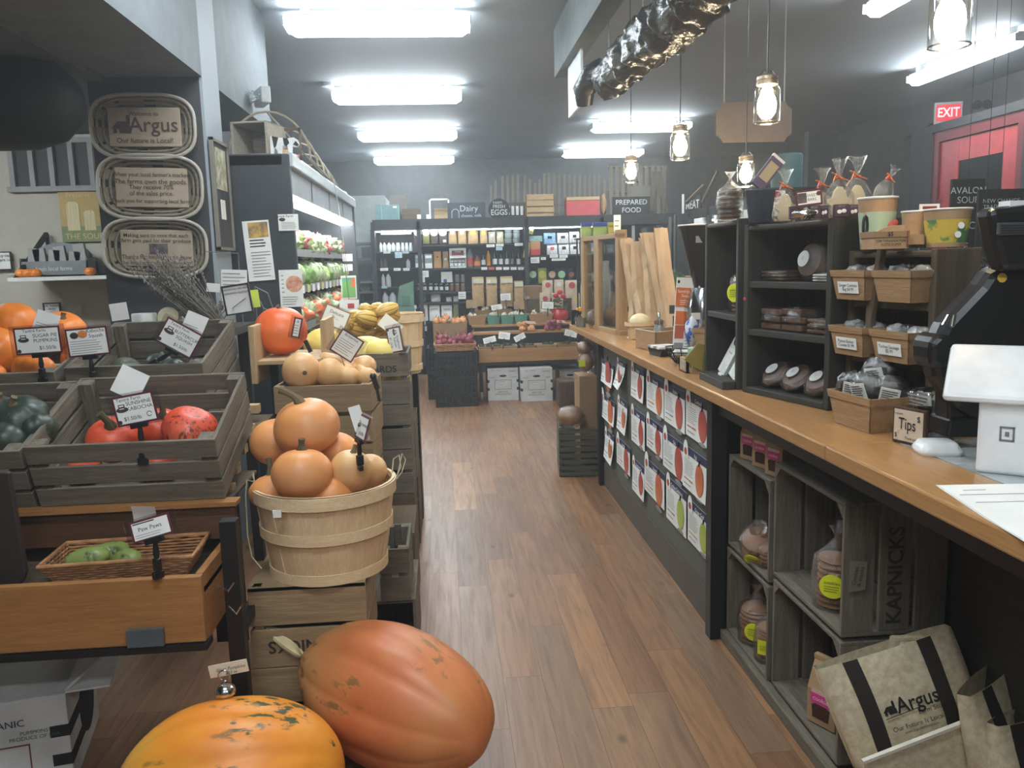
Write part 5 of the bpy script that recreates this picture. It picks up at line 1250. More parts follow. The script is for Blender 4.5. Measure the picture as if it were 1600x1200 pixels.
# third shelf
tagbox('grey white info card hanging on the third middle shelf',(658,670,423,433));tagbox('white info card low at left on the third middle shelf',(655,664,433,441))
x,z,w_,h_=slot(689,707,425,441);t=thing('white_carton','white carton with blue print on the third middle shelf','carton',(x,CY+.1,z));MB().box(-w_/2,-.06,0,w_/2,.06,h_).build('carton_body',WHITE,t);MB().box(-w_*.3,-.062,0,0,-.06,h_*.3).build('blue_print',col('blue print',60,84,160),t)
for i,(a,b)in enumerate(((701,708.5),(710.5,718.5),(719.5,727))):jar(f'{ORD[i]} grey lidded jar on the third middle shelf',(a,b,429,441),GREYJ,group='grey lidded jars')
for i,(a,b)in enumerate(((651.5,658),(660,666.5),(669.7,676),(678.3,684.8),(686.7,693),(695,701.3),(702,709.5),(710.6,718.5),(719.7,727))):
    jar(f'{ORD[i]} jar from the left in the row of small jars on the fourth middle shelf',(a,b,443,455),DKG if i<6 else col('rust preserve',120,84,66),None,labm=WHITE if i<6 else None,group='row of small jars')
for i,px in enumerate(((658,665,458,471),(673,688,456,471),(697,705.5,464,471),(708,716,463,471))):sack('small_pack',f'{ORD[i]} small white pack from the left on the fifth middle shelf','pack',px,WHITE if i else col('grey pack',150,146,142),group='small white packs')
tagbox('white printed card above the fifth middle shelf',(716,728,456,467))
for i,px in enumerate(((655.5,669,475,501),(670,688,477,501),(689,707,477,501))):
    sack('flour_bag',f'{ORD[i]} white flour bag from the left on the lowest middle shelf','bag',px,WHITE,Y=CY+.05,lab=(REDCAP,.25,.72,.32)if i==0 else(GREYINK,.75,.78,.6),group='flour bags')
sack('green_pack','green pack right of the flour bags','bag',(708,716.5,475,501),col('olive pack',140,150,96),Y=CY+.05)
for i,px in enumerate(((641,651,477,483),(640,650,484,490),(652,665,502,508),(659,667,510,517))):tagbox(f'{ORD[i]} small white label at the left side of the flour shelf',px,m=WHITE,group='labels by the flour bags')
# big sacks standing on the produce table's top tier (in front)
for i,(a,b,c)in enumerate(((737,757,433),(759,777.5,433),(781,802,432))):
    t=sack('flour_sack',f'{ORD[i]} tall brown paper sack with cream header from the left, behind the garlic','sack',(a,b,c,478),TANB,Y=10.1,d=.12,lab=(col('cream header',226,222,200),.78,.93,.92),group='tall brown paper sacks')
sack('flour_sack','shorter brown sack with cream header at the right of the tall sacks','sack',(802.5,818,439,478),TANB,Y=10.1,d=.12,lab=(MATS['cream header'],.78,.95,.9))
x,z,w_,h_=slot(820,847,447,491,Y=10.2);solo('cardboard_box',MB().box(-w_/2,-.1,0,w_/2,.1,h_),CARDB,'open brown cardboard box between the paper sacks and printed bags','cardboard box',loc=(x,10.25,z))
PKR=col('pink red print',206,90,96);CRM=col('cream bag',214,196,168,rough=.7)
for i,(a,b,c,d)in enumerate(((847,864,438,465),(865.5,881,437,464),(882.5,903,438,466),(843,860,457,492),(862,880,458,492),(893,906,458,492))):
    sack('printed_bag',f'{ORD[i]} cream printed bag of the cluster right of the brown sacks','bag',(a,b,c,d),CRM,Y=10.05-.1*(i>2),lab=(PKR if i in(0,2,3,4)else WHITE if i!=5 else YEL,.6,.85,.5,'round'),group='cream printed bags')
# right cabinet section
TEALB=col('teal carton',130,168,164);BLUB=col('blue bag',96,140,186,c2=srgb(150,186,214),scale=30);WBG=col('white crinkled bag',218,216,214,c2=srgb(180,180,184),scale=40)
x,z,w_,h_=slot(829.5,845,377,398);t=thing('orange_carton','orange brown carton at left in the right cabinet section','carton',(x,CY+.12,z));MB().box(-w_/2,-.08,0,w_/2,.08,h_).build('carton_body',col('orange brown carton',188,128,92),t);MB().box(-w_/2,-.082,0,w_/2,-.08,h_*.4).build('red_band',REDL,t)
x,z2,w_,h_=slot(827,848,369,377);solo('teal_carton',MB().box(-w_/2,-.08,0,w_/2,.08,h_),TEALB,'teal carton lying on the orange brown carton','carton',loc=(x,CY+.12,z2+.002))
for i,(a,b,c,d,m)in enumerate(((854,870.5,381,398,WBG),(872,889,380,398,WBG),(890,905,379,398,WBG),(849,868,364,381,BLUB),(870,888,364,380,WBG),(889,905,362,379,WBG))):
    sack('chip_bag',f'{ORD[i]} {"blue" if m is BLUB else "white"} snack bag in the right cabinet section, counted lower row first','bag',(a,b,c,d),m,lab=(PKR if i==0 else INK,.45,.7,.35),group='snack bags',d=.08)
tagbox('upper yellow card leaning in the right cabinet section',(827,834,350,366),m=col('ochre card',176,160,96),tilt=12)
tagbox('larger yellow card tilted at the cabinet divider',(818.5,828.5,378,403),m=MATS['ochre card'],tilt=12)
for i,(a,b,m)in enumerate(((826,838.5,(176,204,160)),(840,854,(196,190,84)),(856,868.5,(206,168,140)),(870.5,883.5,(160,206,160)),(888,897,(150,70,66)))):
    sack('salad_tub',f'{ORD[i]} pouch with round coloured label on the second right shelf','pouch',(a,b,419,442),DKG if i!=1 else col('olive pouch',170,164,80),lab=(col(f'round label {i}',*m),.3,.85,.9,'round'),group='pouches with round labels',d=.06)
for i,px in enumerate(((829,843,402,411),(845,853,402,406),(859,872,398,402.5),(874,887,398,402.5),(862,884,404,407))):tagbox(f'{ORD[i]} label beneath the snack bags',px,group='labels beneath the snack bags')
for r_,(py0,py1,ms)in enumerate(((379,398,(WBG,BLUB,CRM)),(422,442,(TEALB,PKR,WBG)),(447,466,(TANB,WBG,REDL)))):
    for i in range(7):
        a_=908+i*13;sack('packet',f'{ORD[i]} packet behind the wooden frame on the {["upper", "middle", "lower"][r_]} right cabinet shelf','packet',(a_,a_+11.5,py0+(i*5+r_)%4,py1),ms[(i+r_)%3],lab=(WHITE,.3,.6,.7),group='packets behind the wooden frame',d=.07)
BLC=col('cobalt bag top',44,70,178,rough=.35);LIM=col('lime bag',196,214,110,rough=.4)
for i,(a,b,m,c)in enumerate(((907,924,LIM,BLC),(925,948,LIM,BLC),(948.5,960,YEL,YEL))):
    t=sack('crisp_bag',f'{["left","middle","right"][i]} bright bag of crisps standing above the wooden window frame','bag',(a,b,349,372),m,Y=9.6,d=.1)
    x,z,w_,h_=slot(a,b,348,354,Y=9.6);MB().box(-w_*.46,-.055,.135,w_*.46,.03,.178).build('bag_top',c,t,bevel=.004)
t=thing('snack_rack','black rack holding the bright crisp bags','rack',(1.75,9.6,0));z_=at(925,372,y=9.6).z;MB().box(-.2,-.1,z_-.015,.42,.12,z_).build('shelf',BLACKMT,t)
for x in(-.19,.4):MB().box(x,-.0,0,x+.015,.015,z_-.015).build('post',BLACKMT,t)

# things on top of the cabinet
TZ=CT_Z+.03
def topslot(x0,x1,y0,y1,Y=CY+.1):
    x,z,w_,h_=slot(x0,x1,y0,y1,Y);return x,w_,h_+(z-TZ)
x,w_,h_=topslot(583,621.5,321,349);t=thing('teal_box','grey teal storage box with pale edges on top of the milk cabinet','box',(x+.03,CY+.15,TZ));MB().box(-w_/2,-.12,0,w_/2,.12,h_).build('box_body',col('grey teal',104,134,136),t)
MB().box(-w_*.26,-.125,0,-w_*.22,-.12,h_).box(w_*.46,-.125,0,w_*.5,-.12,h_).box(-w_*.26,-.125,h_*.96,w_*.5,-.12,h_).build('edge_strip',TEALB,t);MB().box(w_*.25,-.125,h_*.78,w_*.4,-.12,h_*.9).build('white_label',WHITE,t)
for i,(a,b,c,m,nm,lb)in enumerate(((606,636,302,col('brown panel',116,110,106),'brown_board','tall brown board leaning behind the teal box'),(627,657,325,CB['x'],'old_crate','old brown crate beside the teal box on the cabinet'),(678,700,325,CP['x'],'straw_basket','straw coloured panel inside the thin white frame'))):
    x,w_,h_=topslot(a,b,c,349);solo(nm,MB().box(-w_/2,-.05,0,w_/2,.08,h_),m,lb,'box' if i==1 else 'panel',loc=(x,CY+.45-.1*i,TZ))
x,w_,h_=topslot(670,703,311,349);t=thing('open_frame','thin white open frame standing on the cabinet left of the dairy sign','picture frame',(x,CY+.05,TZ));MB().box(-w_/2,0,0,-w_/2+.02,.03,h_).box(w_/2-.02,0,0,w_/2,.03,h_).box(-w_/2,0,h_-.02,w_/2,.03,h_).build('frame',WHITE,t)
for i,(a,b)in enumerate(((652,658),(665,674))):
    x,w_,h_=topslot(a,b,340,349,CY);t=thing('white_letter_block',f'{["left","right"][i]} small white letter block on the cabinet edge','letter block',(x,CY-.05,TZ));MB().box(-.025,0,0,.025,.03,.06).build('block',WHITE,t)
t=chalk('dairy_sign','grey chalk sign reading dairy with a drawn milk jug on top of the cabinet',(699,317),(759,348),CY-.02,
 [('Dairy',.06,.2,1.5),('cheese, milk',.12,-.14,.75),('yogurt',.05,-.36,.75)],.075,m=col('grey chalkboard',62,70,78,rough=.8))
MB().tube([(-.2,-.004,-.1),(-.2,-.004,.02),(-.17,-.004,.05),(-.13,-.004,.05),(-.105,-.004,.02),(-.105,-.004,-.1)],.004,5,closed=True).build('drawn_jug',CHK,t)
c=at(781,328,y=CY-.05);t=thing('egg_sign','oval black chalk sign reading farm fresh eggs','chalkboard',(c.x-.01,CY-.05,c.z-.0))
b=MB();b.prism([(.145*math.cos(a_),.145*math.sin(a_)*(1.05 if math.sin(a_)>0 else .95))for a_ in[k*math.pi/20 for k in range(40)]],0,.02);b.build('board',CHALK,t)
text('FARM',.05,CHK,t,(-.02,-.003,.095));text('FRESH',.062,CHK,t,(0,-.003,.045),bold=.01);text('EGGS',.105,CHK,t,(0,-.003,-.035),bold=.015,squash=.9)
def slatcrate(label,a,b_,c,d,Y,m,rows,cols_,name='slatted_crate',dep=.16):
    x,z,w_,h_=slot(a,b_,c,d,Y);t=thing(name,label,'crate',(x,Y,z));b=MB();rh=h_/rows
    for k in range(rows):b.box(-w_/2,0,k*rh+.008,w_/2,.012,(k+1)*rh-.008)
    b.build('slat_panel',m['x'],t);MB().box(-w_/2,dep-.012,0,w_/2,dep,h_).build('back_panel',m['x'],t)
    b=MB()
    for k in range(cols_+1):x_=-w_/2+(w_-.02)*k/cols_;b.box(x_,.012,0,x_+.02,.03,h_)
    b.build('batten',m['z'],t);MB().box(w_/2-.012,.0,0,w_/2,dep,h_).box(-w_/2,0,0,-w_/2+.012,dep,h_).build('side_panel',m['y'],t);return t
slatcrate('bright pine slatted crate standing on end on the cabinet',821,867,303,342,CY,CP,4,3)
x,z,w_,h_=slot(885,937,308,340,CY);t=thing('red_chest','red painted chest with a pale wooden lid edge on top of the cabinet','chest',(x,CY,z));MB().box(-w_/2,0,0,w_/2,.22,h_*.84).build('chest_body',col('faded red paint',196,78,84,rough=.6),t,bevel=.004);MB().box(-w_/2,-.01,h_*.84,w_/2,.22,h_).build('lid',CP['x'],t,bevel=.004)
for i in range(4):x,z,w_,h_=slot(792+i*7,796.6+i*7,322,336,CY+.05);solo('white_stake',MB().box(-w_/2,0,0,w_/2,.01,h_),WHITE,f'{ORD[i]} upright white slat right of the egg sign','slat','white slats by the egg sign',loc=(x,CY+.05,z))
slatcrate('dark crate behind the white slats on the cabinet',786,822,316,341,CY+.1,CB,2,2,dep=.2)
PICK=wood('grey picket wood',srgb(150,140,124),srgb(120,110,96),'z',.85)
# picket snow fence behind
t=thing('picket_fence','row of thin weathered pickets standing behind the cabinet top','fence',(0,0,0));rr=random.Random(5)
pk=[(767,290),(774,281),(785,275),(793,274),(801,273),(809,272),(820,274),(828,280),(836,286),(843,280),(850,271),(858,270),(866,271),(874,271),(882,272),(890,273),(898,274),(906,273),(914,273),(921,273),(929,273),(936,272),(945,281)]
for px,py in pk:
    a,b=at(px,py,y=12.0),at(px+rr.uniform(-1,1),345,y=12.0);b.z=TZ;MB().bar(a,b,.033,.01,up=(0,1,0)).build('picket',PICK,t)
a,b=at(760,322,y=12.02),at(950,320,y=12.02);MB().bar(a,b,.02).build('rail',CW['x'],t)
a,b=at(760,340,y=12.02),at(950,337,y=12.02);MB().bar(a,b,.02).build('rail',CW['x'],t)
for i,q in enumerate((((674,285),(698,312)),((680,284),(712,318)))):
    solo('loose_slat',MB().bar(at(*q[0],y=11.9),at(q[1][0]+12,346,y=11.9),.03,.012),CW['x'],f'{["left","right"][i]} thin slat leaning above the dairy sign','slat')
# pallets
def pallet(label,a,b,c,d,Y,n,lean=0):
    x,z,w_,h_=slot(a,b,c,d,Y);t=thing('wooden_pallet',label,'pallet',(x,Y,z),(R(-4),R(lean),0));m=MB()
    for k in range(n):xx=-w_/2+w_*(k+.5)/n;m.box(xx-w_/n*.27,0,0,xx+w_/n*.27,.015,h_)
    m.build('deck_board',PICK,t);m=MB()
    for zz in(.0,.5,.97):m.box(-w_/2,.015,h_*zz,w_/2,.08,h_*zz+.035)
    m.build('stringer',CW['x'],t);return t
pallet('grey pallet standing on the cabinet behind the prepared food sign',950,1043,259,342,11.95,10,lean=1)
for i,(a,b)in enumerate((((1022,268),(1018,330)),((1030,268),(1040,332)))):solo('old_plank',MB().bar(at(*a,y=11.9),at(*b,y=11.9),.07,.015,up=(0,1,0)),CW['z'],f'{["left","right"][i]} weathered board leaning across the pallet','board')
x,z,w_,h_=slot(985,1018,291,318,11.95);solo('taupe_board',MB().box(-w_/2,0,0,w_/2,.02,h_),col('taupe panel',128,124,112),'taupe panel set in the pallet behind the prepared food sign','panel',loc=(x,11.95,z))
t=chalk('prepared_food_sign','black sign reading prepared food in white capitals on the cabinet',(957,308),(1016,336),CY-.08,[('PREPARED',-.0,.2,1),('FOOD',0,-.22,1)],.095)
x,z,w_,h_=slot(959,970,335,352,9.5);t=tagbox('narrow white menu card standing above the paper bread bags',(959,970,336,362),Y=5.6)
# burlap sack and twigs
x,w_,h_=topslot(938,948,303,340);solo('burlap_bundle',crumple((w_/2,.06,h_/2),.25,3),KRAFT,'rumpled brown bundle between the red chest and the pallet','bundle',loc=(x,CY+.1,TZ+h_/2),smooth='all')
# walk in box and steel shelf at far left
a,b=at(557,306,y=12.4),at(604,340,y=12.4)
solo('walk_in_cooler',MB().box(-1.84,12.4,0,b.x-.02,13.6,a.z),col('pale grey cooler panel',172,180,178,rough=.5),'pale grey walk in cooler box behind the milk cabinet','cold room')
t=thing('steel_shelving','grey steel shelving unit left of the milk cabinet','shelving unit',(0,0,0))
SS=col('grey steel',116,122,122,rough=.5);xa,xb=at(559,400,y=11.6).x,at(583,400,y=11.6).x
for z in[at(570,py,y=11.6).z for py in(380,405,440,456,500)]:MB().box(xa-.5,11.5,z-.02,xb,12.1,z+.01).build('shelf',SS,t)
for x in(xb-.02,xa-.5):MB().box(x,11.5,0,x+.025,11.53,at(570,360,y=11.6).z).build('post',SS,t)
for i,(px,py0,py1,m,lb)in enumerate(((572,386,404,GREYJ,'grey clutter container on the upper steel shelf'),(575,458,470,BLACKPL,'black bin on the lower steel shelf'),(571,441,455,col('dim grey tub',92,96,98),'dim grey tub on the middle steel shelf'))):
    x,z,w_,h_=slot(px-8,px+8,py0,py1,11.6);solo('storage_tub',MB().prism([(-w_/2*.85,0),(w_/2*.85,0),(w_/2,h_),(-w_/2,h_)],0,.25),m,lb,'tub',loc=(x,11.6,z))

# ------------------------------------------------------------------ meat case on the right
def meat():
    t=thing('meat_case','glass door refrigerator along the right side topped by the meat sign','refrigerated case',(0,0,0));X=3.35;z1=at(1116,321,x=X).z
    MB().box(X,8.66,0,X+.75,11.2,.35).box(X,8.66,z1-.1,X+.75,11.2,z1).box(X+.7,8.66,.3,X+.75,11.2,z1).box(X,8.6,0,X+.75,8.66,z1).build('case_body',CABM,t)
    for k in range(3,7):MB().box(X,6.2+k*.82,.3,X+.04,6.27+k*.82,z1).build('door_frame',col('case door frame',66,68,70),t)
    for k in range(3,6):MB().box(X+.015,6.27+k*.82,.35,X+.02,7.02+k*.82,z1-.1).build('glass_door',GLASS,t)
    MB().box(X+.3,8.7,z1-.14,X+.33,11.1,z1-.12).build('case_light',emis('cool tube',(.85,.96,1),10),t)
    for z in(.8,1.2,1.6):MB().box(X+.1,8.68,z,X+.7,11.1,z+.015).build('shelf',GREYINK,t)
    for k in range(3,6):MB().box(X-.005,6.45+k*.82,z1-.32,X+.012,6.8+k*.82,z1-.12).build('door_notice',WHITE,t)
    return X,z1
MX,MZ=meat()
for k in range(8):
    solo('meat_pack',MB().box(-.06,-.1,0,.06,.1,.12),[WHITE,BLUEW,REDL][k%3],f'{ORD[k]} pack from the near end on the middle shelf of the meat case','pack','packs in the meat case',loc=(MX+.2,8.85+k*.29,1.215))
t=frame_thing('meat_sign','small black meat sign with white slats on top of the right refrigerator','chalkboard',at(1080,318,x=MX+.05),(.3,-1,0),(0,0,1))
MB().box(-.22,0,-.12,.22,.02,.12).build('board',CHALK,t);text('MEAT',.16,CHK,t,(.03,-.003,-.02),bold=.02,squash=.8);MB().box(-.22,-.005,-.12,-.17,0,.14).build('white_edge',WHITE,t)
for i,q in enumerate((((1098,318),(1122,268)),((1072,300),(1100,290)))):solo('leaning_stick',MB().tube([(at(*q[0],y=9.9).x,9.9,MZ+.02),at(*q[1],y=9.9)],.025,8),CB['x'],f'{["upright","flat"][i]} brown stick leaning on the right refrigerator top','stick')
t=thing('steel_post','tall steel corner post between the prepared food cabinet and the meat case','post',at(1047,340,y=10.9));t.location.z=0;MB().tube([(0,0,0),(0,0,2.03)],.025,12).tube([(.06,0,0),(.06,0,2.06)],.012,8).build('tube',mat('dull steel',srgb(120,120,120),.4,.7),t,smooth=True)
p=at(1240,262,y=6.0);solo('teal_drum',MB().lathe([(0,0),(.11,0),(.11,.24),(.1,.25),(0,.25)],24),col('teal drum',66,102,106,rough=.4),'teal drum behind the bagged cookies on the counter','drum',loc=(p.x-.05,6.0,at(1240,296,y=6.0).z),smooth=True)
t=thing('back_shelf','dark high shelf carrying the teal drum','shelf',(0,0,0));pz=at(1240,296,y=6.0);MB().box(pz.x-.5,5.8,pz.z-.03,pz.x+.4,6.2,pz.z).box(pz.x-.5,5.8,0,pz.x-.45,6.2,pz.z).box(pz.x+.35,5.8,0,pz.x+.4,6.2,pz.z).build('shelf_frame',BLACKMT,t)
# low greens display behind the bread bags
t=thing('greens_stand','low wooden stand with green vegetables between the far cabinets','display stand',(2.35,8.6,0));MB().box(-.5,-.3,1.22,.6,.3,1.3).build('stand_top',CO['x'],t);MB().box(-.45,-.25,0,.55,.25,1.05).build('stand_base',BLACKMT,t);MB().box(-.5,-.35,1.02,.6,.3,1.08).build('lower_shelf',CO['x'],t)
for i,(px,py,m)in enumerate(((1040,438,3),(1052,436,3),(1030,442,2),(1036,432,0),(1060,440,3))):
    solo('greens_bunch',crumple((.09,.08,.08),.4,i+50),LEAF[m],f'{ORD[i]} bunch of greens visible between the bread bags and the orange poster','greens','bunches of greens',loc=at(px,py,y=8.1),smooth='all')

# ------------------------------------------------------------------ produce table at the end of the aisle
TY=8.9
def table():
    t=thing('produce_table','stepped wooden produce table on black legs at the end of the aisle','display table',(0,0,0))
    a,b=at(745,548,y=TY),at(905,541,y=TY);c=at(745,568,y=TY)
    x0,x1,z1,z0=a.x,b.x+.15,b.z,c.z
    MB().box(x0,TY,z0+.005,x1,TY+.025,z1).build('front_board',CO['x'],t,bevel=.003)
    MB().box(x0,TY,z0-.03,x1,TY+.6,z0).build('base_rail',BLACKMT,t);MB().box(x0,TY+.02,z1-.1,x1,TY+.42,z1-.076).build('tray_floor',CB['x'],t)
    MB().box(x0-.0,TY,z0,x0+.02,TY+.4,z1).build('tray_side',CO['y'],t)
    z2=at(800,519,y=TY+.4).z;MB().box(x0-.02,TY+.4,z2-.02,x1,TY+.68,z2).build('step_board',CO['x'],t);MB().box(x0,TY+.42,z0,x1,TY+.45,z2-.02).build('riser',BLACKMT,t)
    z3=at(780,508,y=TY+.68).z;MB().box(x0,TY+1.1,z3,x0+.5,TY+1.16+.2,z3+.058).box(x0+.68,TY+1.1,z3,x1,TY+1.55,at(870,466,y=10.05).z).build('riser_block',CB['x'],t);MB().box(x0-.02,TY+.68,z3-.02,x1,TY+1.6,z3).build('step_board',CO['x'],t);MB().box(x0,TY+.7,z2-.05,x1,TY+.73,z3-.02).build('riser',BLACKMT,t)
    for x in(x0+.02,x1-.05):
        for y in(TY+.05,TY+1.5):MB().box(x,y,.1,x+.04,y+.04,z0-.02).build('leg',BLACKMT,t)
    for y in(TY+.07,):w_=MB().lathe([(.045,-.015),(.05,-.01),(.05,.01),(.045,.015)],18,Matrix.Translation((x0+.04,y,.05))@Matrix.Rotation(R(90),4,'Y')).build('caster',GREYINK,t,smooth=True)
    return x0,x1,z1-.075,z2,z3
tx0,tx1,tz1,tz2,tz3=table()
def veneer_basket(label,x,y,z,w_,d,h,m=BERRY,group=None,rz=0,name='veneer_basket',labm=None,lets=None,taper=.82,lip=.22,rot=None):
    t=thing(name,label,'basket',(x,y,z),rot or(0,0,rz),group);a,b=w_/2*taper,d/2*taper;A,B=w_/2,d/2;th=.003
    def wall(p,q,P,Q,n):  # bottom p q, top P Q, inner offset n
        n=Vector(n)*th;v=[p,q,Q,P];v=[Vector(k)for k in v];v+=[k+n for k in v]
        return v,[(0,1,2,3),(7,6,5,4),(3,2,6,7),(1,0,4,5),(0,3,7,4),(2,1,5,6)]
    bmb=MB()
    for p,q,P,Q,n in(((-a,-b,0),(a,-b,0),(-A,-B,h),(A,-B,h),(0,1,0)),((a,-b,0),(a,b,0),(A,-B,h),(A,B,h),(-1,0,0)),((a,b,0),(-a,b,0),(A,B,h),(-A,B,h),(0,-1,0)),((-a,b,0),(-a,-b,0),(-A,B,h),(-A,-B,h),(1,0,0))):
        v,f=wall(p,q,P,Q,n);bmb.add(v,f)
    bmb.box(-a,-b,0,a,b,th);bmb.build('basket_body',m,t)
    l=h*(1-lip);k0=taper+(1-taper)*(1-lip);e=.003;bmb=MB()
    a0,b0=w_/2*k0+e,d/2*k0+e;A0,B0=A+e,B+e
    for p,q,P,Q,n in(((-a0,-b0,l),(a0,-b0,l),(-A0,-B0,h),(A0,-B0,h),(0,1,0)),((a0,-b0,l),(a0,b0,l),(A0,-B0,h),(A0,B0,h),(-1,0,0)),((a0,b0,l),(-a0,b0,l),(A0,B0,h),(-A0,B0,h),(0,-1,0)),((-a0,b0,l),(-a0,-b0,l),(-A0,B0,h),(-A0,-B0,h),(1,0,0))):
        v,f=wall(p,q,P,Q,n);bmb.add(v,f)
    bmb.build('rim_band',m,t)
    if labm:
        ang=math.atan2(B-b,h);M=Matrix.Translation((0,-(b+B)/2-.002,h*.42))@Matrix.Rotation(-ang if False else ang,4,'X')
        o=MB().box(-w_*.3,-.001,-h*.2,w_*.3,0,h*.2).build('basket_label',labm,t);o.matrix_local=M
        if lets:text(lets[0],lets[1],INK,o,(0,-.0015,0),spacing=.9)
    return t
TEALP=col('teal pulp carton',96,150,136,rough=.8)
GAR=skin('garlic skin',srgb(226,216,196),srgb(206,192,168),srgb(234,228,214));ONI=skin('yellow onion skin',srgb(216,150,92),srgb(196,122,66),srgb(228,176,124));RON=skin('red onion skin',srgb(150,62,78),srgb(124,46,64),srgb(186,110,118))
def bulb(name,label,cat,c,r,m,group,neck=.5,seed=0,proto={}):
    key=(name,m.name)
    if key not in proto:
        t=thing(name,label,cat,c,group=group)
        MB().lathe([(0,-r*.85),(r*.5,-r*.78),(r*.92,-r*.35),(r,0),(r*.88,r*.42),(r*.5,r*.75),(r*.16,r),(r*.1,r*(1+neck)),(0,r*(1+neck))],14).build('bulb_body',m,t,smooth=True)
        MB().tube([(0,0,r*(1+neck)*.9),(r*.1,0,r*(1.1+neck)),(r*.25,0,r*(1.3+neck))],r*.06,5).build('dry_neck',STEMM,t)
        proto[key]=t;return t
    c_=copy_tree(proto[key]);c_.location=c;c_['label']=label;c_['group']=group;s=random.uniform(.85,1.1);c_.scale=(s,s,s)
    c_.rotation_euler=(random.uniform(-.6,.6),random.uniform(-.6,.6),random.uniform(0,6));return c_
def tb(px0,px1,py0,py1,Y):
    a,b=at(px0,py1,y=Y),at(px1,py1,y=Y);return(a.x+b.x)/2,b.x-a.x,(py1-py0)*Y/F
YB1=TY+.8
for i,(a,b,m,nm,lb,g)in enumerate(((731,760,BERRY,'veneer_basket','brown veneer basket at the left end of the top garlic row',None),(761,781.5,TEALP,'pulp_carton','first teal carton of garlic from the left','teal cartons'),(782.5,803,TEALP,'pulp_carton','second teal carton of garlic from the left','teal cartons'),(804,825,TEALP,'pulp_carton','third teal carton, holding long necked garlic','teal cartons'),(826,865,BERRY,'veneer_basket','wide brown basket heaped with garlic on the produce table',None))):
    x,w_,h_=tb(a,b,493,506,YB1);veneer_basket(lb,x,YB1+.1,tz3,w_,.2,h_+.01,m,g,name=nm)
    n=5 if m is TEALP else 12 if i==4 else 3
    for k in range(n):
        gx=x+random.uniform(-.38,.38)*w_;gz=tz3+h_+random.uniform(-.005,.012)+(.05*(1-abs(gx-x)/(w_/2))*random.random()*1.6 if i==4 else .01)
        bulb('garlic_bulb','white garlic bulb heaped in '+('the first brown basket' if i==0 else f'the {ORD[i-1]} teal carton' if i<4 else 'the wide brown basket'),'garlic',(gx,YB1+.02+random.uniform(0,.14),gz),.026,GAR,f'garlic in container {["one","two","three","four","five"][i]}',.6)
for i,(a,b)in enumerate(((742,767),(772,800))):
    x,w_,h_=tb(a,b,478,491,YB1+.35);veneer_basket(f'{["left","right"][i]} brown basket of the row behind the garlic cartons',x,YB1+.42,tz3+.06,w_,.2,.09)
    for k in range(6):bulb('garlic_bulb',f'pale garlic bulb in the {["left","right"][i]} rear basket','garlic',(x+random.uniform(-.4,.4)*w_,YB1+.36+random.uniform(0,.1),tz3+.15+random.uniform(0,.03)),.026,GAR,f'garlic in the {["left","right"][i]} rear basket',.6)
# onion net bags
for i,(a,b,m,lb)in enumerate(((809,838,ONI,'net bag of yellow onions lying on the middle step'),(852,884,RON,'net bag of red brown shallots at the right of the middle step'))):
    x,w_,h_=tb(a,b,505,518,TY+.45);t=thing('onion_bag',lb,'net bag',(x,TY+.5,tz2))
    for k in range(11):
        MB().lathe([(0,-.03),(.02,-.025),(.034,0),(.02,.025),(0,.034)],12).build('onion',m,t,smooth=True,loc=(random.uniform(-.42,.42)*w_,random.uniform(-.06,.06),.03+.045*(k%2)*random.random()*1.5),rot=(random.random(),random.random(),0))
    MB().add([(-w_*.1,-.02,.09),(w_*.55,-.02,.075),(w_*.5,.08,.1),(-w_*.05,.08,.11)],[(0,1,2,3),(3,2,1,0)]).build('paper_header',col('pinkish header',186,150,140),t)
# lower tray baskets
for i,(a,b)in enumerate(((748,769),(771,785),(787,808),(814,836),(838,869),(870,904))):
    x,w_,h_=tb(a,b,536,546,TY+.1);veneer_basket(f'{ORD[i]} shallow wooden basket from the left in the front tray of the produce table',x,TY+.16,tz1,w_,.2,.1,CP['x']if i%2==0 else BERRY,'shallow baskets in the front tray')
    for k in range(7):solo('dried_pepper',crumple((.03,.012,.012),.4,k+i),[LEAF[3],col('dark dried pepper',70,44,40),STEMD][(k+i)%3],f'small dark vegetable in the {ORD[i]} front tray basket','vegetable',f'vegetables in the {ORD[i]} front basket',loc=(x+random.uniform(-.35,.35)*w_,TY+.12+random.uniform(0,.08),tz1+.09+random.uniform(0,.02)),rot=(0,random.uniform(-.5,.5),random.uniform(0,3)))
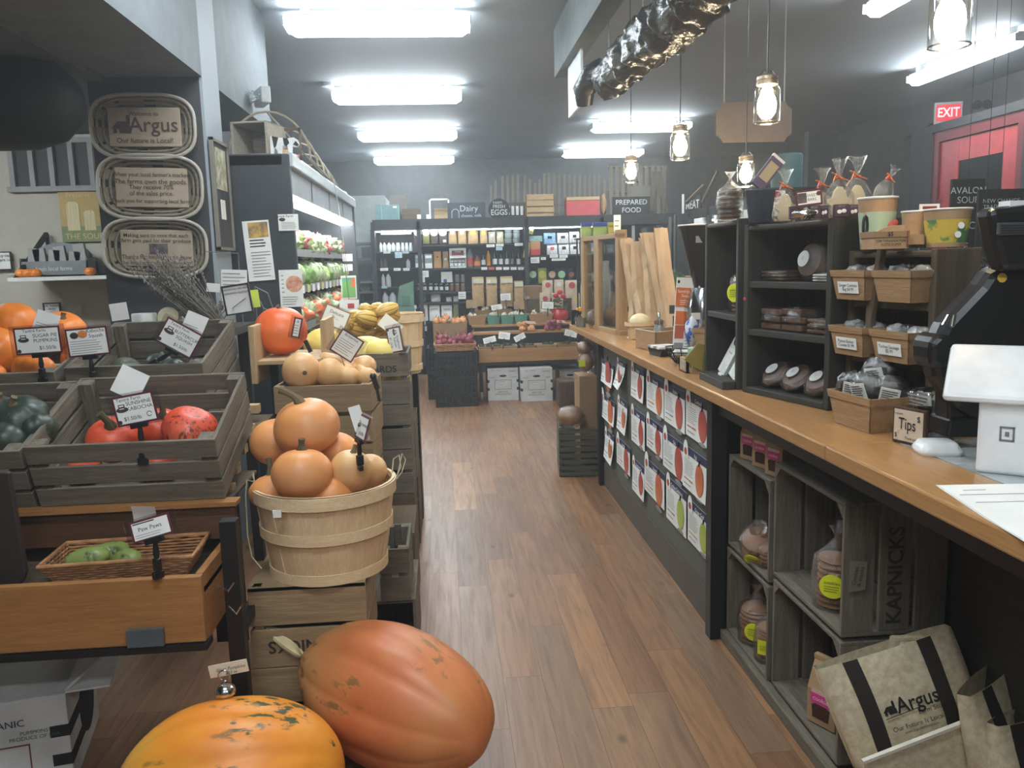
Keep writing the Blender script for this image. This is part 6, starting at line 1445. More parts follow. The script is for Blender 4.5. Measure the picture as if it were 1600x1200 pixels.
# price cards of the table
for i,(cx_,cy_,w_,h_,rl,yy,m,lb)in enumerate(((765,531,20,9,-12,TY+.0,WHITE,'white price card tilted at the left of the front tray'),(788,524.5,18,11,8,TY+.0,WHITE,'white price card standing highest over the front tray'),(812,527,18,9,-25,TY+.0,WHITE,'white price card tilted in the middle of the front tray'),
 (892,521,20,10,15,TY+.0,WHITE,'white price card at the right end of the front tray'),(776,480,17,8,-8,YB1+.0,WHITE,'small white price card over the teal cartons'),(790,464,16,11,-2,YB1+.3,WHITE,'white price card highest before the brown sacks'),
 (737,475,17,13,0,YB1+.1,KRAFT,'grey brown price card at the left end of the garlic row'),(811,477,16,13,0,YB1+.1,KRAFT,'framed grey price card between the teal cartons and the wide basket'),(856,477,18,11,3,YB1+.0,WHITE,'black framed white price card over the wide garlic basket'),(859,467,15,9,3,YB1+.4,WHITE,'white slip behind the framed price card over the wide garlic basket'),(820,462,15,12,10,YB1+.45,col('pale grey card',190,186,180),'pale grey card leaning before the cardboard box'))):
    k=yy/F;t=thing('price_card',lb,'price card',at(cx_,cy_,y=yy),(R(-8),R(rl),0));W_,H_=w_*k,h_*k
    MB().box(-W_/2,0,-H_/2,W_/2,.003,H_/2).build('card',m,t);MB().bar((0,.005,-H_/2-.09),(0,.005,-H_/2+.01),.012).build('stem',BLACKPL,t)
    if i==8:MB().box(-W_/2-.006,.002,-H_/2-.006,W_/2+.006,.004,H_/2+.006).build('frame',BLACKPL,t)
    lines(t,-W_*.38,W_*.38,-H_*.3,H_*.3,3,-.001,seed=i)
# red pot with geranium
x=at(876,498,y=YB1).x;t=thing('potted_flower','round red pot with green leaves and red blossoms on the produce table','potted plant',(x,YB1+.1,tz3));MB().lathe([(0,0),(.06,0),(.105,.05),(.11,.1),(.085,.145),(.09,.155),(.07,.155),(.06,.13),(0,.13)],26).build('pot',col('red glazed pot',196,64,60,rough=.3),t,smooth=True)
b=MB()
for k in range(40):b.ell((random.uniform(-.09,.09),random.uniform(-.06,.06),.16+random.uniform(0,.12)),(.02,.02,.008),4,6)
b.build('foliage',LEAF[3],t)
for px,pz in((-.04,.31),(.05,.3),(.01,.35)):MB().ell((px,0,pz),(.035,.03,.028),8,10).build('blossom',col('red blossom',214,40,60),t,smooth=True)
# black milk crates with onions
def milk_crate(label,x,y,z,w_=.40,h_=.28,rz=0):
    t=thing('milk_crate',label,'milk crate',(x,y,z),(0,0,rz),'black milk crates');m=MB();a=w_/2
    for sx,sy,dx,dy in((-a,-a,1,0),(a,-a,0,1),(a,a,-1,0),(-a,a,0,-1)):
        P=lambda u,v:Vector((sx+dx*w_*u,sy+dy*w_*u,h_*v))
        m.bar(P(0,.04),P(1,.04),.02,.03).bar(P(0,.95),P(1,.95),.025,.04).bar(P(0,.5),P(1,.5),.015,.02)
        for k in range(9):m.bar(P(k/9,.05),P((k+1)/9,.5),.008).bar(P((k+1)/9,.05),P(k/9,.5),.008).bar(P(k/9,.5),P(k/9,.95),.012)
        m.bar(P(0,0),P(0,1),.025)
    m.box(-a+.01,-a+.01,.005,a-.01,a-.01,.02);m.build('lattice',BLACKPL,t)
    MB().box(-a+.012,-a+.012,.02,a-.012,a-.012,h_-.02).build('dark_liner',DKG,t);return t
x=at(713,600,y=8.75).x
for i in range(2):milk_crate(['lower black milk crate at the front left of the produce table','upper black milk crate beneath the red onions'][i],x,8.85,i*.29,.42)
x2=at(700,600,y=9.35).x
for i in range(2):milk_crate(['lower rear black milk crate beside the cabinet','upper rear black milk crate under the onion box'][i],x2,9.4,i*.29,.42)
ox,ow,oh=tb(677,731,504,536,9.2);t=thing('cardboard_box','brown cardboard box heaped with yellow onions on the black crates','cardboard box',(ox,9.35,.585));hh=at(700,505,y=9.2).z-.585
MB().box(-ow/2,-.15,0,ow/2,-.144,hh).box(-ow/2,.144,0,ow/2,.15,hh).box(-ow/2,-.15,0,-ow/2+.005,.15,hh).box(ow/2-.005,-.15,0,ow/2,.15,hh).box(-ow/2,-.15,0,ow/2,.15,.01).build('box_walls',CARDB,t)
for k in range(22):
    gx=random.uniform(-.42,.42)*ow;bulb('yellow_onion','yellow onion heaped in the cardboard box on the black crates','onion',(ox+gx,9.35+random.uniform(-.11,.11),.585+hh+random.uniform(0,.05)*(1.4-abs(gx)/ow*2)),.036,ONI,'yellow onions in the cardboard box')
rx,rw,rh=tb(682,744,536,546,8.8);wicker('orange brown wicker tray of red onions on the front black crates',(x,8.83,.585),.44,.34,.075,WICK,.03,rows=5,cols=14)
for k in range(34):bulb('red_onion','red onion with dry neck in the wicker tray on the black crates','onion',(x+random.uniform(-.18,.18),8.83+random.uniform(-.13,.13),.585+.075+random.uniform(0,.075)),.034,RON,'red onions in the wicker tray',1.1)
# white waxed boxes beneath the table
def wbox(label,px0,px1,py0,py1,Y,d=.38,marks=True):
    a,b=at(px0,py1,y=Y),at(px1,py1,y=Y);w_=b.x-a.x;h_=at(px0,py0,y=Y).z
    t=thing('produce_carton',label,'cardboard box',((a.x+b.x)/2,Y,0));WB=MATS['white waxed cardboard']
    MB().box(-w_/2,0,0,w_/2,d,h_).build('carton_body',WB,t,bevel=.004)
    MB().prism([(.0+.04*math.cos(a_)*(1),h_*.76+.012*math.sin(a_))for a_ in[k*math.pi/8 for k in range(16)]],-.002,.002).build('hand_hole',INK,t)
    f=.003;x0,x1,z0,z1=-w_*.27,w_*.27,h_*.35,h_*.64
    MB().box(x0,-.003,z0,x1,-.001,z0+f).box(x0,-.003,z1-f,x1,-.001,z1).box(x0,-.003,z0,x0+f,-.001,z1).box(x1-f,-.003,z0,x1,-.001,z1).build('printed_frame',INK,t)
    text('~ ~ ~\n~ ~',.03,INK,t,(-w_*.05,-.003,h_*.54));text('PRODUCE OF U.S.A.',.02,INK,t,(0,-.003,h_*.2));text('KEEP COOL',.02,INK,t,(0,-.003,h_*.27));text('NO. 1 / 40 LB',.018,INK,t,(-w_*.22,-.003,h_*.93));text('ORGANIC',.018,INK,t,(w_*.3,-.003,h_*.9));text('FANCY',.018,INK,t,(-w_*.36,-.003,h_*.72));text('LARGE',.018,INK,t,(w_*.36,-.003,h_*.72))
    for z in(.32,.56):
        for s in(-1,1):MB().box(s*(w_/2-.02),-.002,h_*z,s*(w_/2+.002),.1,h_*z+.03).build('black_band',INK,t)
wbox('left white printed produce carton beneath the produce table',763,811,576,630,TY+.02)
wbox('right white printed produce carton beneath the produce table, slightly nearer',815,864,576,632,TY-.12)
wbox('white printed carton half hidden behind the brown cases at right',875,908,577,620,TY+.25)
a,b=at(874,628,y=8.3),at(902,628,y=8.3);t=thing('brown_case','dark brown case standing at the right end under the produce table','case',((a.x+b.x)/2,8.3,0));w_=b.x-a.x;h_=at(880,595,y=8.3).z
MB().box(-w_/2,0,0,w_/2,.25,h_).build('case_body',col('dark brown case',84,60,48,rough=.5),t,bevel=.02);MB().box(-w_*.1,-.01,.05,w_*.5,0,h_*.85).build('front_pocket',col('darker brown pocket',70,50,42),t,bevel=.008)
# slat crate with tall carton and bread at counter end
a,b=at(876,744,z=0),at(940,744,z=0)
t=thing('slat_crate','dark slatted crate standing on the floor at the end of the counter','crate',((a.x+b.x)/2+.01,5.62+.12,0),(0,0,R(-6)));w_=.27;h_=at(890,668,y=5.6).z;m=MB();n=8
for k in range(n):
    z=h_*k/n
    m.box(-w_/2,-.16,z+.006,w_/2,-.148,z+h_/n-.012).box(-w_/2-.012,-.16,z+.006,-w_/2,.3,z+h_/n-.012).box(w_/2,-.16,z+.006,w_/2+.012,.3,z+h_/n-.012)
m.build('slats',CD['x']if False else wood('olive grey slats',srgb(92,90,74),srgb(70,68,56),'x',.8),t)
for sx in(-1,1):MB().box(sx*w_/2-.01,-.14,0,sx*w_/2+.01,-.11,h_).build('corner_post',CW['z'],t)
MB().box(-w_/2,-.147,.02,w_/2,.29,.03).build('crate_bottom',CW['x'],t);MB().box(-w_/2,.29,0,w_/2,.3,h_).build('back_panel',CW['x'],t)
a,b=at(905,588,y=5.72),at(936,588,y=5.72);solo('tall_carton',MB().box(a.x,5.72,.04,b.x+.03,5.95,a.z),CARDB,'tall brown cardboard carton standing in the slatted crate','cardboard box',bevel=.004)
BREADM=skin('brown bread crust',srgb(150,104,66),srgb(118,76,46),srgb(176,132,90));COOKIE=skin('cookie brown',srgb(166,118,72),srgb(136,90,52),srgb(186,142,94),srgb(92,60,40),40,lo=.62)
def loaf_bag(label,c,r,seed=0,content=BREADM,rot=(0,0,0),knot=True,lab=None,name='bread_bag',cat='bread',group=None,cl=None):
    t=thing(name,label,cat,c,rot,group)
    crumple((r[0]*.88,r[1]*.88,r[2]*.86),.12,seed).build('loaf',content,t,smooth='all')
    o=crumple(r,.16,seed+3,18,26,3.5).build('bag',cl or FOILCL,t,smooth='all')
    if knot:MB().lathe([(r[0]*.18,r[2]*.85),(r[0]*.1,r[2]*1.05),(r[0]*.4,r[2]*1.3),(r[0]*.38,r[2]*1.32)],14,cap=False).build('gathered_top',cl or FOILCL,t,smooth=True)
    if lab:m_,x,z,s=lab;MB().box(x-s/2,-r[1]*1.06,z-s/2,x+s/2,-r[1]*1.03,z+s/2).build('label',m_,t)
    return t
YLAB=col('fluorescent yellow label',226,234,40,rough=.5)
p=at(893,652,y=5.6);loaf_bag('shiny bag of bread lying on the slatted crate',(p.x,5.63,p.z),(.10,.10,.075),3,knot=False)
p=at(919,568,y=5.7);loaf_bag('upright bag of bread and pale buns with a yellow label on the tall carton',(p.x,5.78,p.z),(.062,.06,.075),5,lab=(YLAB,-.04,.0,.045),knot=False)
p=at(918,545,y=5.7);loaf_bag('dark upper part bag of brown bread with frilly top at the counter end',(p.x,5.8,p.z),(.06,.06,.05),8)

# ------------------------------------------------------------------ sales counter
CTZ=1.02
def counter():
    t=thing('sales_counter','long sales counter with honey oak top and grey front','counter',(0,0,0))
    OAK=wood('varnished oak top',srgb(196,148,96),srgb(172,124,74),'y',.28,scale=4,bmp=.05)
    PAN=col('grey green counter panel',96,98,90,rough=.6,c2=srgb(84,86,80),scale=3)
    MB().box(.95,1.98,CTZ-.042,1.66,6.25,CTZ).box(.95,.6,CTZ-.042,1.14,1.98,CTZ).build('counter_top',OAK,t,bevel=.006)
    MB().box(1.14,.6,CTZ-.042,1.8,1.98,CTZ).build('marble_slab',mat('white marble',srgb(176,180,180),.25,c2=srgb(140,146,146),scale=5,vs=(1,2,1),lo=.45,hi=.62),t)
    MB().box(1.035,3.06,.16,1.06,5.35,CTZ-.042).build('front_panel',PAN,t)
    MB().box(1.03,3.06,0,1.06,5.35,.155).build('kick_board',col('brown grey kick board',92,84,74,rough=.55),t)
    MB().box(1.0,3.02,0,1.06,3.08,CTZ-.042).build('post',BLACKMT,t)
    MB().box(1.0,5.33,0,1.06,5.39,CTZ-.042).build('post',BLACKMT,t)
    MB().box(1.06,5.39,0,1.6,6.2,CTZ-.042).build('end_cabinet',CD['y'],t)
    MB().box(1.52,.6,0,1.56,5.39,CTZ-.042).build('rear_panel',CD['y'],t)
    MB().box(1.36,.6,0,1.38,2.06,CTZ-.042).build('recessed_panel',CD['y'],t)
    MB().box(1.02,.6,CTZ-.11,1.05,3.02,CTZ-.042).build('apron',BLACKMT,t)
    MB().box(1.04,1.0,0,1.075,3.02,.045).build('toe_board',CW['y'],t,bevel=.004)
    MB().box(1.06,2.06,CTZ-.06,1.52,3.02,CTZ-.05).build('under_board',CD['y'],t)
counter()
# apple cards on the counter front
NAVY=col('navy card banner',44,46,84,rough=.6);ARED=skin('printed red apple',srgb(186,78,66),srgb(164,58,54),srgb(206,120,84),rough=.6);AORG=skin('printed orange apple',srgb(206,110,66),srgb(190,84,54),srgb(220,160,96),rough=.6);AGRN=skin('printed green apple',srgb(176,190,84),srgb(150,170,70),srgb(206,200,110),rough=.6)
cards=[((937,557),(960,607),'McIntosh',ARED,14),((966,560),(979,609),'Paula Red',ARED,40),((988,568),(1008,631),'Jonamac',ARED,6),((1012,583),(1039,655),'Honeycrisp',AORG,0),((1040,596),(1072,679),'Empire',ARED,0),((1074,611),(1110,703),'Cortland',ARED,0),
 ((941,613),(962,668),'Blondee',AORG,8),((967,618),(982,681),'Winesap',AORG,15),((988,634),(1009,706),'Idared',ARED,0),((1012,649),(1037,718),'McIntosh',ARED,0),((1038,671),(1072,757),'Gala',ARED,0),((1070,692),(1106,790),'Fuji',AORG,4),
 ((947,668),(961,728),'Zestar',AORG,20),((965,680),(986,745),'Ruby Mac',ARED,0),((990,713),(1009,785),'Northern Spy',ARED,5),((1009,712),(1040,798),'Jonagold',AORG,0),((1043,741),(1074,842),'Golden Delicious',AGRN,0),((1077,777),(1111,880),'Ginger Gold',AGRN,0)]
rows_=['top','middle','lowest'];used_names={}
for i,(tl,br,nm,am,curl)in enumerate(cards):
    a,b=at(*tl,x=1.03),at(*br,x=1.03);w_,h_=a.y-b.y,a.z-b.z
    h_=min(h_,.34)if False else h_
    r_=i//6;cn={0:'red',1:'orange',2:'green'}[[ARED,AORG,AGRN].index(am)]
    t=frame_thing('apple_card',f'{cn} apple card, {ORD[i % 6]} from the far end in the {rows_[r_]} row on the counter front','card',(1.028,(a.y+b.y)/2,(a.z+b.z)/2),(0,-1,0),(0,0,1),'apple variety cards on the counter front')
    n=8;vs=[];fs=[]
    def cy(u,v):return -.004-.0012*curl*(v**2)*(.6+.4*u)  # curl lifts the lower edge
    for iv in range(n+1):
        for iu in range(5):u,v=iu/4,iv/n;vs.append((-w_/2+w_*u,cy(u,v),h_/2-h_*v))
    for iv in range(n):
        for iu in range(4):q=iv*5+iu;fs.append((q+5,q+6,q+1,q))
    sh=MB().add(vs,fs);k=len(sh.v);sh.add([(x,y+.0008,z)for x,y,z in vs],[f[::-1]for f in fs])
    sh.build('sheet',WHITE,t,smooth=True)
    bb_=[];
    MB().add([(-w_/2,cy(0,0)-.0008,h_/2),(w_/2,cy(1,0)-.0008,h_/2),(w_/2,cy(1,.2)-.0008,h_*.31),(-w_/2,cy(0,.2)-.0008,h_*.31)],[(3,2,1,0)]).build('banner',NAVY,t)
    text(nm,min(h_*.13,w_*1.35/max(len(nm),4)),WHITE,t,(w_*.08,-.008,h_*.385),bold=.01)
    MB().prism([(-w_*.36+w_*.11*math.cos(a_),h_*.36+w_*.16*math.sin(a_))for a_ in[q*math.pi/8 for q in range(9)]]+[(-w_*.47,h_*.24),(-w_*.25,h_*.24)],-.0075,-.0072).build('arch_logo',WHITE,t)
    MB().prism([(-w_*.36+w_*.06*math.cos(a_),h_*.37+w_*.05*math.sin(a_))for a_ in[q*math.pi/8 for q in range(16)]],-.0085,-.0082).build('logo_apple',ARED,t)
    yb=cy(1,.7)-.002
    MB().ell((w_*.24,yb,-h_*.08),(w_*.17,.001,w_*.215),10,20).build('apple_picture',am,t,smooth=True)
    MB().ell((w_*.24,yb+.001,-h_*.08-w_*.25),(w_*.15,.0008,w_*.03),6,14).build('picture_shadow',GREYINK,t)
    MB().bar((w_*.24,yb-.001,-h_*.08+w_*.19),(w_*.26,yb-.001,-h_*.08+w_*.27),w_*.02,.001).build('picture_stem',INK,t)
    o=lines(t,-w_*.42,w_*.0,-h_*.18,h_*.2,8,cy(.3,.5)-.0015,seed=i);o2=lines(t,-w_*.42,-w_*.05,-h_*.42,-h_*.34,1,cy(.3,.9)-.0015,seed=i)
    MB().box(-w_*.42,cy(.3,.75)-.002,-h_*.27,-w_*.22,cy(.3,.75)-.0015,-h_*.245).box(-w_*.2,cy(.3,.75)-.002,-h_*.275,-w_*.04,cy(.3,.75)-.0015,-h_*.24).build('farm_logo',am if i%2 else GREYINK,t)

# -------- crates under the counter (open towards the aisle)
def aisle_crate(label,y0,y1,z0,z1,x0=1.062,d=.30,M3=CW,words=None):
    t=thing('apple_crate',label,'crate',(x0,(y0+y1)/2,z0),group='apple crates under the counter');W=y1-y0;H=z1-z0;m=.012
    MB().box(0,-W/2,0,d,W/2,m).build('bottom_board',M3['y'],t,bevel=.002)
    MB().box(0,-W/2,H-m,d,W/2,H).build('top_board',M3['y'],t,bevel=.002)
    sw=(d-.03)/3
    for s,nm in((-1,'near_side'),(1,'far_side')):
        b=MB()
        for k in range(3):b.box(k*(sw+.015),s*W/2,m,k*(sw+.015)+sw,s*(W/2-m),H-m)
        b.build(nm,M3['z'],t,bevel=.002)
    b=MB();bw=(W-.05)/3
    for k in range(3):b.box(d-m,-W/2+m+k*(bw+.013),m,d,-W/2+m+k*(bw+.013)+bw,H-m)
    b.build('back_slats',M3['z'],t)
    for sy in(-1,1):
        MB().prism([(0,0),(.035,0),(0,-.035)],-.0,.26,Matrix.Translation((0,sy*(W/2-m),H-m))@Matrix.Rotation(R(90),4,'Z')@Matrix.Scale(-sy if sy>0 else 1,4,(1,0,0))@Matrix.Scale(-1,4,(0,1,0))).build('corner_block',M3['x'],t)
    if words:
        o=text(words,.06,col('black stencil',50,42,36,rough=.9),t,(.15,-W/2-.002,H*.45),rotz=R(90),bold=.02)
    return t
aisle_crate('upper weathered crate under the counter next to the black post',2.60,3.00,.40,.755)
aisle_crate('lower weathered crate under the counter next to the black post',2.60,3.01,.045,.385)
cb=aisle_crate('upper weathered crate nearest the camera under the counter, stencilled up its side',2.085,2.565,.445,.83,words='KAPNICKS')
aisle_crate('lower weathered crate nearest the camera under the counter beside the tote bags',2.085,2.56,.06,.43)
p=at(1340,900,y=2.08);t=thing('side_note','torn grey handwritten paper stuck to the side of the upper near crate','note',(p.x,2.078,p.z));MB().prism([(-.025,-.045),(.022,-.04),(.026,.04),(-.024,.045)],0,.001).build('sheet',col('dirty grey paper',128,122,110),t);text('Cookies\n& snacks',.016,INK,t,(0,-.001,0),rotz=R(80))

def cookies(label,c,r,n,th=.014,rot=(0,0,0),lab=None,bag=True,seed=0,lean=0,cl=None,m=None,nm='cookie_bag'):
    t=thing(nm,label,'cookies',c,rot);rr=random.Random(seed)
    for k in range(n):
        o=MB().lathe([(0,0),(r*.82,0),(r*.95,th*.35),(r*.9,th*.7),(r*.5,th*.95),(0,th)],18)
        o.v=[(x*(1+.05*noise.noise(Vector((x*40,y*40,k)))),y*(1+.05*noise.noise(Vector((x*40,y*40,k+9)))),z)for x,y,z in o.v]
        o.build('cookie',m or COOKIE,t,smooth=True,loc=(rr.uniform(-.004,.004)+lean*k*.004,rr.uniform(-.004,.004),k*th),rot=(rr.uniform(-.05,.05),rr.uniform(-.05,.05),rr.uniform(0,6)))
    H=n*th
    if bag:
        o=MB().lathe([(r*.95,-.004),(r*1.13,.0),(r*1.15,H*.6),(r*1.05,H),(r*.5,H*1.18),(r*.2,H*1.35),(r*.12,H*1.42),(r*.4,H*1.42+r*.5),(r*.55,H*1.42+r*.6)],26,cap=False)
        o.v=[tuple(Vector(v)+Vector((noise.noise(Vector(v)*60),noise.noise(Vector(v)*60+Vector((7,7,7))),0))*r*.14)for v in o.v]
        o.build('cellophane',cl or FOILCL,t,smooth='all')
    if lab:
        m_,ang,zc,s,kind=lab;rad=r*1.19
        M=Matrix.Rotation(ang,4,'Z')@Matrix.Translation((0,-rad,zc))
        if kind=='round':o=MB().lathe([(s,0),(s,.0015)],26,M@Matrix.Rotation(R(90),4,'X')).build('round_label',m_,t)
        else:o=MB().box(-s,0,-s*1.2,s,.0015,s*1.2,M).build('square_label',m_,t)
        o2=text('cookies',s*.4,INK,t,(0,0,0));o2.matrix_local=M@Matrix.Translation((0,-.0025,s*.3))
        q=lines(t,-s*.6,s*.6,-s*.5,s*.1,3,0,col('olive print',120,126,40));q.matrix_local=M@Matrix.Translation((0,-.003,0))
    return t
AV=R(-68)  # labels turned towards the aisle
cookies('bagged cookies with a yellow round label leaning in the upper far crate',(1.12,2.83,.425),.06,5,.018,rot=(R(35),R(-20),0),lab=(YLAB,R(-45),.05,.033,'round'),seed=1)
cookies('clear bagged cookies half hidden at the near wall of the upper far crate',(1.11,2.72,.413),.035,5,.014,seed=2)
cookies('bagged cookies with a yellow round label standing in the lower far crate',(1.135,2.88,.06),.062,8,.017,lab=(YLAB,R(-30),.06,.034,'round'),seed=3)
cookies('second bagged cookies behind the yellow labelled ones in the lower far crate',(1.26,2.93,.06),.06,9,.017,seed=4)
cookies('bagged cookies with a square yellow label at the near wall of the lower far crate',(1.12,2.73,.06),.045,8,.016,lab=(YLAB,R(-40),.06,.022,'sq'),seed=5)
cookies('tall bagged cookies with a yellow oval label in the upper near crate',(1.135,2.27,.46),.058,9,.017,lab=(YLAB,R(-35),.08,.036,'round'),seed=6)
cookies('bagged cookies showing through the side gap of the upper near crate',(1.28,2.15,.46),.04,10,.017,seed=7)
def brown_pack(label,c,w_,d,h,yaw,sealed=True,rolled=False,name='brownie_bag',pink=True):
    t=thing(name,label,'paper bag',c,(0,0,yaw));m=MB()
    prof=[(0,1,1),(.55,1,1),(.88,1,.35),(1,1,.12)]
    vs=[(sx*w_/2*a,sy*d/2*b,h*u)for u,a,b in prof for sx,sy in((-1,-1),(1,-1),(1,1),(-1,1))]
    fs=[(i*4+k,i*4+(k+1)%4,i*4+4+(k+1)%4,i*4+4+k)for i in range(3)for k in range(4)]+[(3,2,1,0),(12,13,14,15)]
    m.add(vs,fs).build('bag_body',KRAFT,t,bevel=.002)
    if rolled:MB().bar((-w_/2-.002,0,h),(w_/2+.002,0,h),.018).build('rolled_top',KRAFT,t,bevel=.003)
    if pink:
        MB().box(-w_*.36,-d/2-.0015,h*.34,w_*.36,-d/2,h*.50).build('pink_label',col('hot pink label',224,70,150,rough=.5),t)
        text('cookie',w_*.2,WHITE,t,(0,-d/2-.002,h*.42));MB().box(-w_*.34,-d/2-.001,h*.5,w_*.34,-d/2-.0002,h*.56).build('pale_label',col('pale pink label',222,190,190),t)
        MB().prism([(-w_*.28,h*.1),(w_*.28,h*.1),(w_*.32,h*.3),(w_*.2,h*.33),(-w_*.2,h*.33),(-w_*.32,h*.3)],-d/2-.001,-d/2+.001).build('window',col('dark cookie window',70,46,40,rough=.2),t)
    return t
for i,(y,lb)in enumerate(((2.90,'far brown bag with a pink label on top of the upper far crate'),(2.78,'middle brown bag with a pink label on top of the upper far crate'),(2.66,'near brown bag with a pink label on top of the upper far crate'))):
    brown_pack(lb,(1.125,y,.757),.085,.07,.17,R(-72))
brown_pack('brown paper bag with rolled top and pink label in the lower near crate',(1.13,2.28,.075),.10,.08,.20,R(-62),rolled=True)
brown_pack('second brown paper bag behind in the lower near crate',(1.26,2.2,.075),.1,.08,.25,R(-60),rolled=True,pink=False)

# -------- tote bags
CANV=col('natural canvas',220,208,178,rough=.9,c2=srgb(194,178,144),scale=50,bmp=.15);STRAP=col('dark brown webbing',48,40,36,rough=.9)
def tote(label,c,yaw,tilt,roll,w_=.40,h_=.33,d=.10,logo=True,cuff=True):
    t=thing('tote_bag',label,'tote bag',c,(R(tilt),R(roll),yaw),group='canvas tote bags')
    def ysurf(x,z,s):  # gentle belly
        return s*d/2*(.25+.75*math.sin(math.pi*min(1,max(0,.15+.7*(1-z/h_)))))*(1-.5*(abs(x)/(w_/2))**3)+.006*noise.noise(Vector((x*9,z*9,s*3)))
    nx,nz=18,14;vs=[];fs=[]
    for s in(-1,1):
        for j in range(nz+1):
            for i in range(nx+1):
                x=-w_/2+w_*i/nx;z=h_*j/nz;x*=1-.06*(1-z/h_);vs.append((x,ysurf(x,z,s),z))
    S=(nx+1)*(nz+1)
    for j in range(nz):
        for i in range(nx):
            q=j*(nx+1)+i;fs+=[(q,q+1,q+nx+2,q+nx+1),(S+q+1,S+q,S+q+nx+1,S+q+nx+2)]
        q=j*(nx+1);fs+=[(S+q,q,q+nx+1,S+q+nx+1),(q+nx,S+q+nx,S+q+2*nx+1,q+2*nx+1)]
    for i in range(nx):fs.append((i+1,i,S+i,S+i+1))
    MB().add(vs,fs).build('bag_body',CANV,t,smooth='all')
    for sx in(-1,1):
        m=MB();n=12;vs=[];fs=[];x0=sx*w_*.27;sw=.02
        for k in range(n+1):
            z=h_*k/n
            for xx in(x0-sw,x0+sw):vs+=[(xx*(1-.06*(1-z/h_)),ysurf(xx,z,-1)-.003,z)]
        for k in range(n):fs.append((2*k,2*k+1,2*k+3,2*k+2))
        m.add(vs,fs).build('strap',STRAP,t)
    if logo:
        L=thing;yy=ysurf(.03,h_*.4,-1)-.006
        text('Argus',.056,INK,t,(.022,yy,h_*.52),bold=.012,squash=.85);text('Farm Stop',.017,INK,t,(.05,yy,h_*.42));text('Our Future Is Local',.017,INK,t,(.005,yy,h_*.33));text('www.argusfarmstop.com',.009,INK,t,(.01,yy,h_*.28))
        barn(t,-.052,h_*.51,.032,INK,y=yy)
        MB().bar((-.07,yy,h_*.44),(.02,yy,h_*.46),.002,.001).build('logo_line',INK,t)
    return t
ta=at(1432,1110,y=1.95)
t=tote('large canvas tote bag with barn logo and dark straps leaning below the counter',(ta.x+.00,1.93,.195),R(-4),-14,-17,w_=.37,h_=.28,d=.12)
# folded canvas cuff in front of the logo bag
a,b=at(1350,1190,y=1.80),at(1522,1122,y=1.80)
t=thing('canvas_basket','white edged canvas fold holding the tote bags at the bottom right','canvas holder',(0,0,0));dx=(b-a)
m=MB().add([a,b,b+Vector((0,.0,-.22)),a+Vector((0,0,-.22)),a+Vector((0,.004,0)),b+Vector((0,.004,0)),b+Vector((0,.004,-.22)),a+Vector((0,.004,-.22))],[(3,2,1,0),(4,5,6,7),(0,1,5,4),(1,2,6,5),(3,0,4,7)])
m.build('canvas_fold',CANV,t);MB().bar(a+Vector((-.003,0,0)),b+Vector((.003,0,0)),.012,.008).build('white_edge',col('white edge tape',230,222,204,rough=.8),t)
ta=at(1560,1080,y=1.84);tote('second canvas tote bag at the right edge with dark strap',(ta.x+.03,1.80,.12),R(32),-12,-4,w_=.26,h_=.33,logo=False)
ta=at(1600,1120,y=1.68);tote('canvas tote bag cut off by the right edge of the frame',(ta.x+.07,1.70,.05),R(18),-10,0,w_=.2,h_=.34,logo=False)
for i,(px,py,lb)in enumerate(((1420,1012,'rear folded canvas tote standing behind the logo tote'),(1436,1022,'front folded canvas tote standing behind the logo tote'))):
    p=at(px,py,y=2.03-.03*i);t=thing('folded_tote',lb,'tote bag',(p.x,p.y,.30),(0,R(3),0));MB().box(-.062,-.011,-.2,.062,.011,p.z-.30+.035).build('folded_canvas',CANV,t,bevel=.008);MB().box(-.058,-.0125,p.z-.30+.005,.06,-.0115,p.z-.3+.008).build('stitching',col('stitch',160,146,116),t)
c=at(1530,1180,y=1.7);
solo('wicker_hamper',MB().prism([(-.12,0),(.35,0),(.35,.19),(-.12,.19)],.16,.3),BLACKPL,'dark bin on the floor carrying the tote bags','bin',loc=(1.25,1.70,0))

# -------- dark bookcases on the counter
def bookcase(label,L,Rr,z1,depth,shelves,M3=CD,z0=CTZ,th=.022,gap=True):
    L=Vector((*L,z0));Q=Vector((*Rr,z0));X=(Q-L).normalized();W=(Q-L).length;H=z1-z0
    t=frame_thing('bookcase',label,'shelf',L,X,(0,0,1));
    MB().box(0,0,0,th,depth,H).build('side_panel',M3['z'],t,bevel=.003);MB().box(W-th,0,0,W,depth,H).build('side_panel',M3['z'],t,bevel=.003)
    MB().box(th,0,H-th,W-th,depth,H-.004).build('top_board',M3['x'],t,bevel=.006);MB().box(th,0,0,W-th,depth,th).build('bottom_board',M3['x'],t,bevel=.003)
    for z in shelves:MB().box(th,.005,z-z0-th/2,W-th,depth,z-z0+th/2).build('shelf',M3['x'],t,bevel=.002)
    m=MB();n=4;bw=(W-2*th)/n
    for k in range(n):m.box(th+k*bw+.002,depth-.01,0,th+(k+1)*bw-.002,depth,H-.01)
    m.build('back_slats',M3['z'],t);return t,W,H
BKA,WA,HA=bookcase('dark narrow bookcase on the counter beside the coffee grinder',(1.052,3.28),(1.045,2.885),1.63,.28,[1.275])
BKB,WB_,HB=bookcase('dark three shelf bookcase in the middle of the counter',(1.05,2.84),(1.165,2.42),1.605,.28,[1.40,1.235])
BKC,WC,HC=bookcase('brown grey crate shelf holding veneer baskets at the near end',(1.215,2.415),(1.272,2.06),1.505,.14,[1.352,1.19],{a:wood('driftwood brown '+a,srgb(104,92,74),srgb(78,68,56),a,.8)for a in 'xyz'})

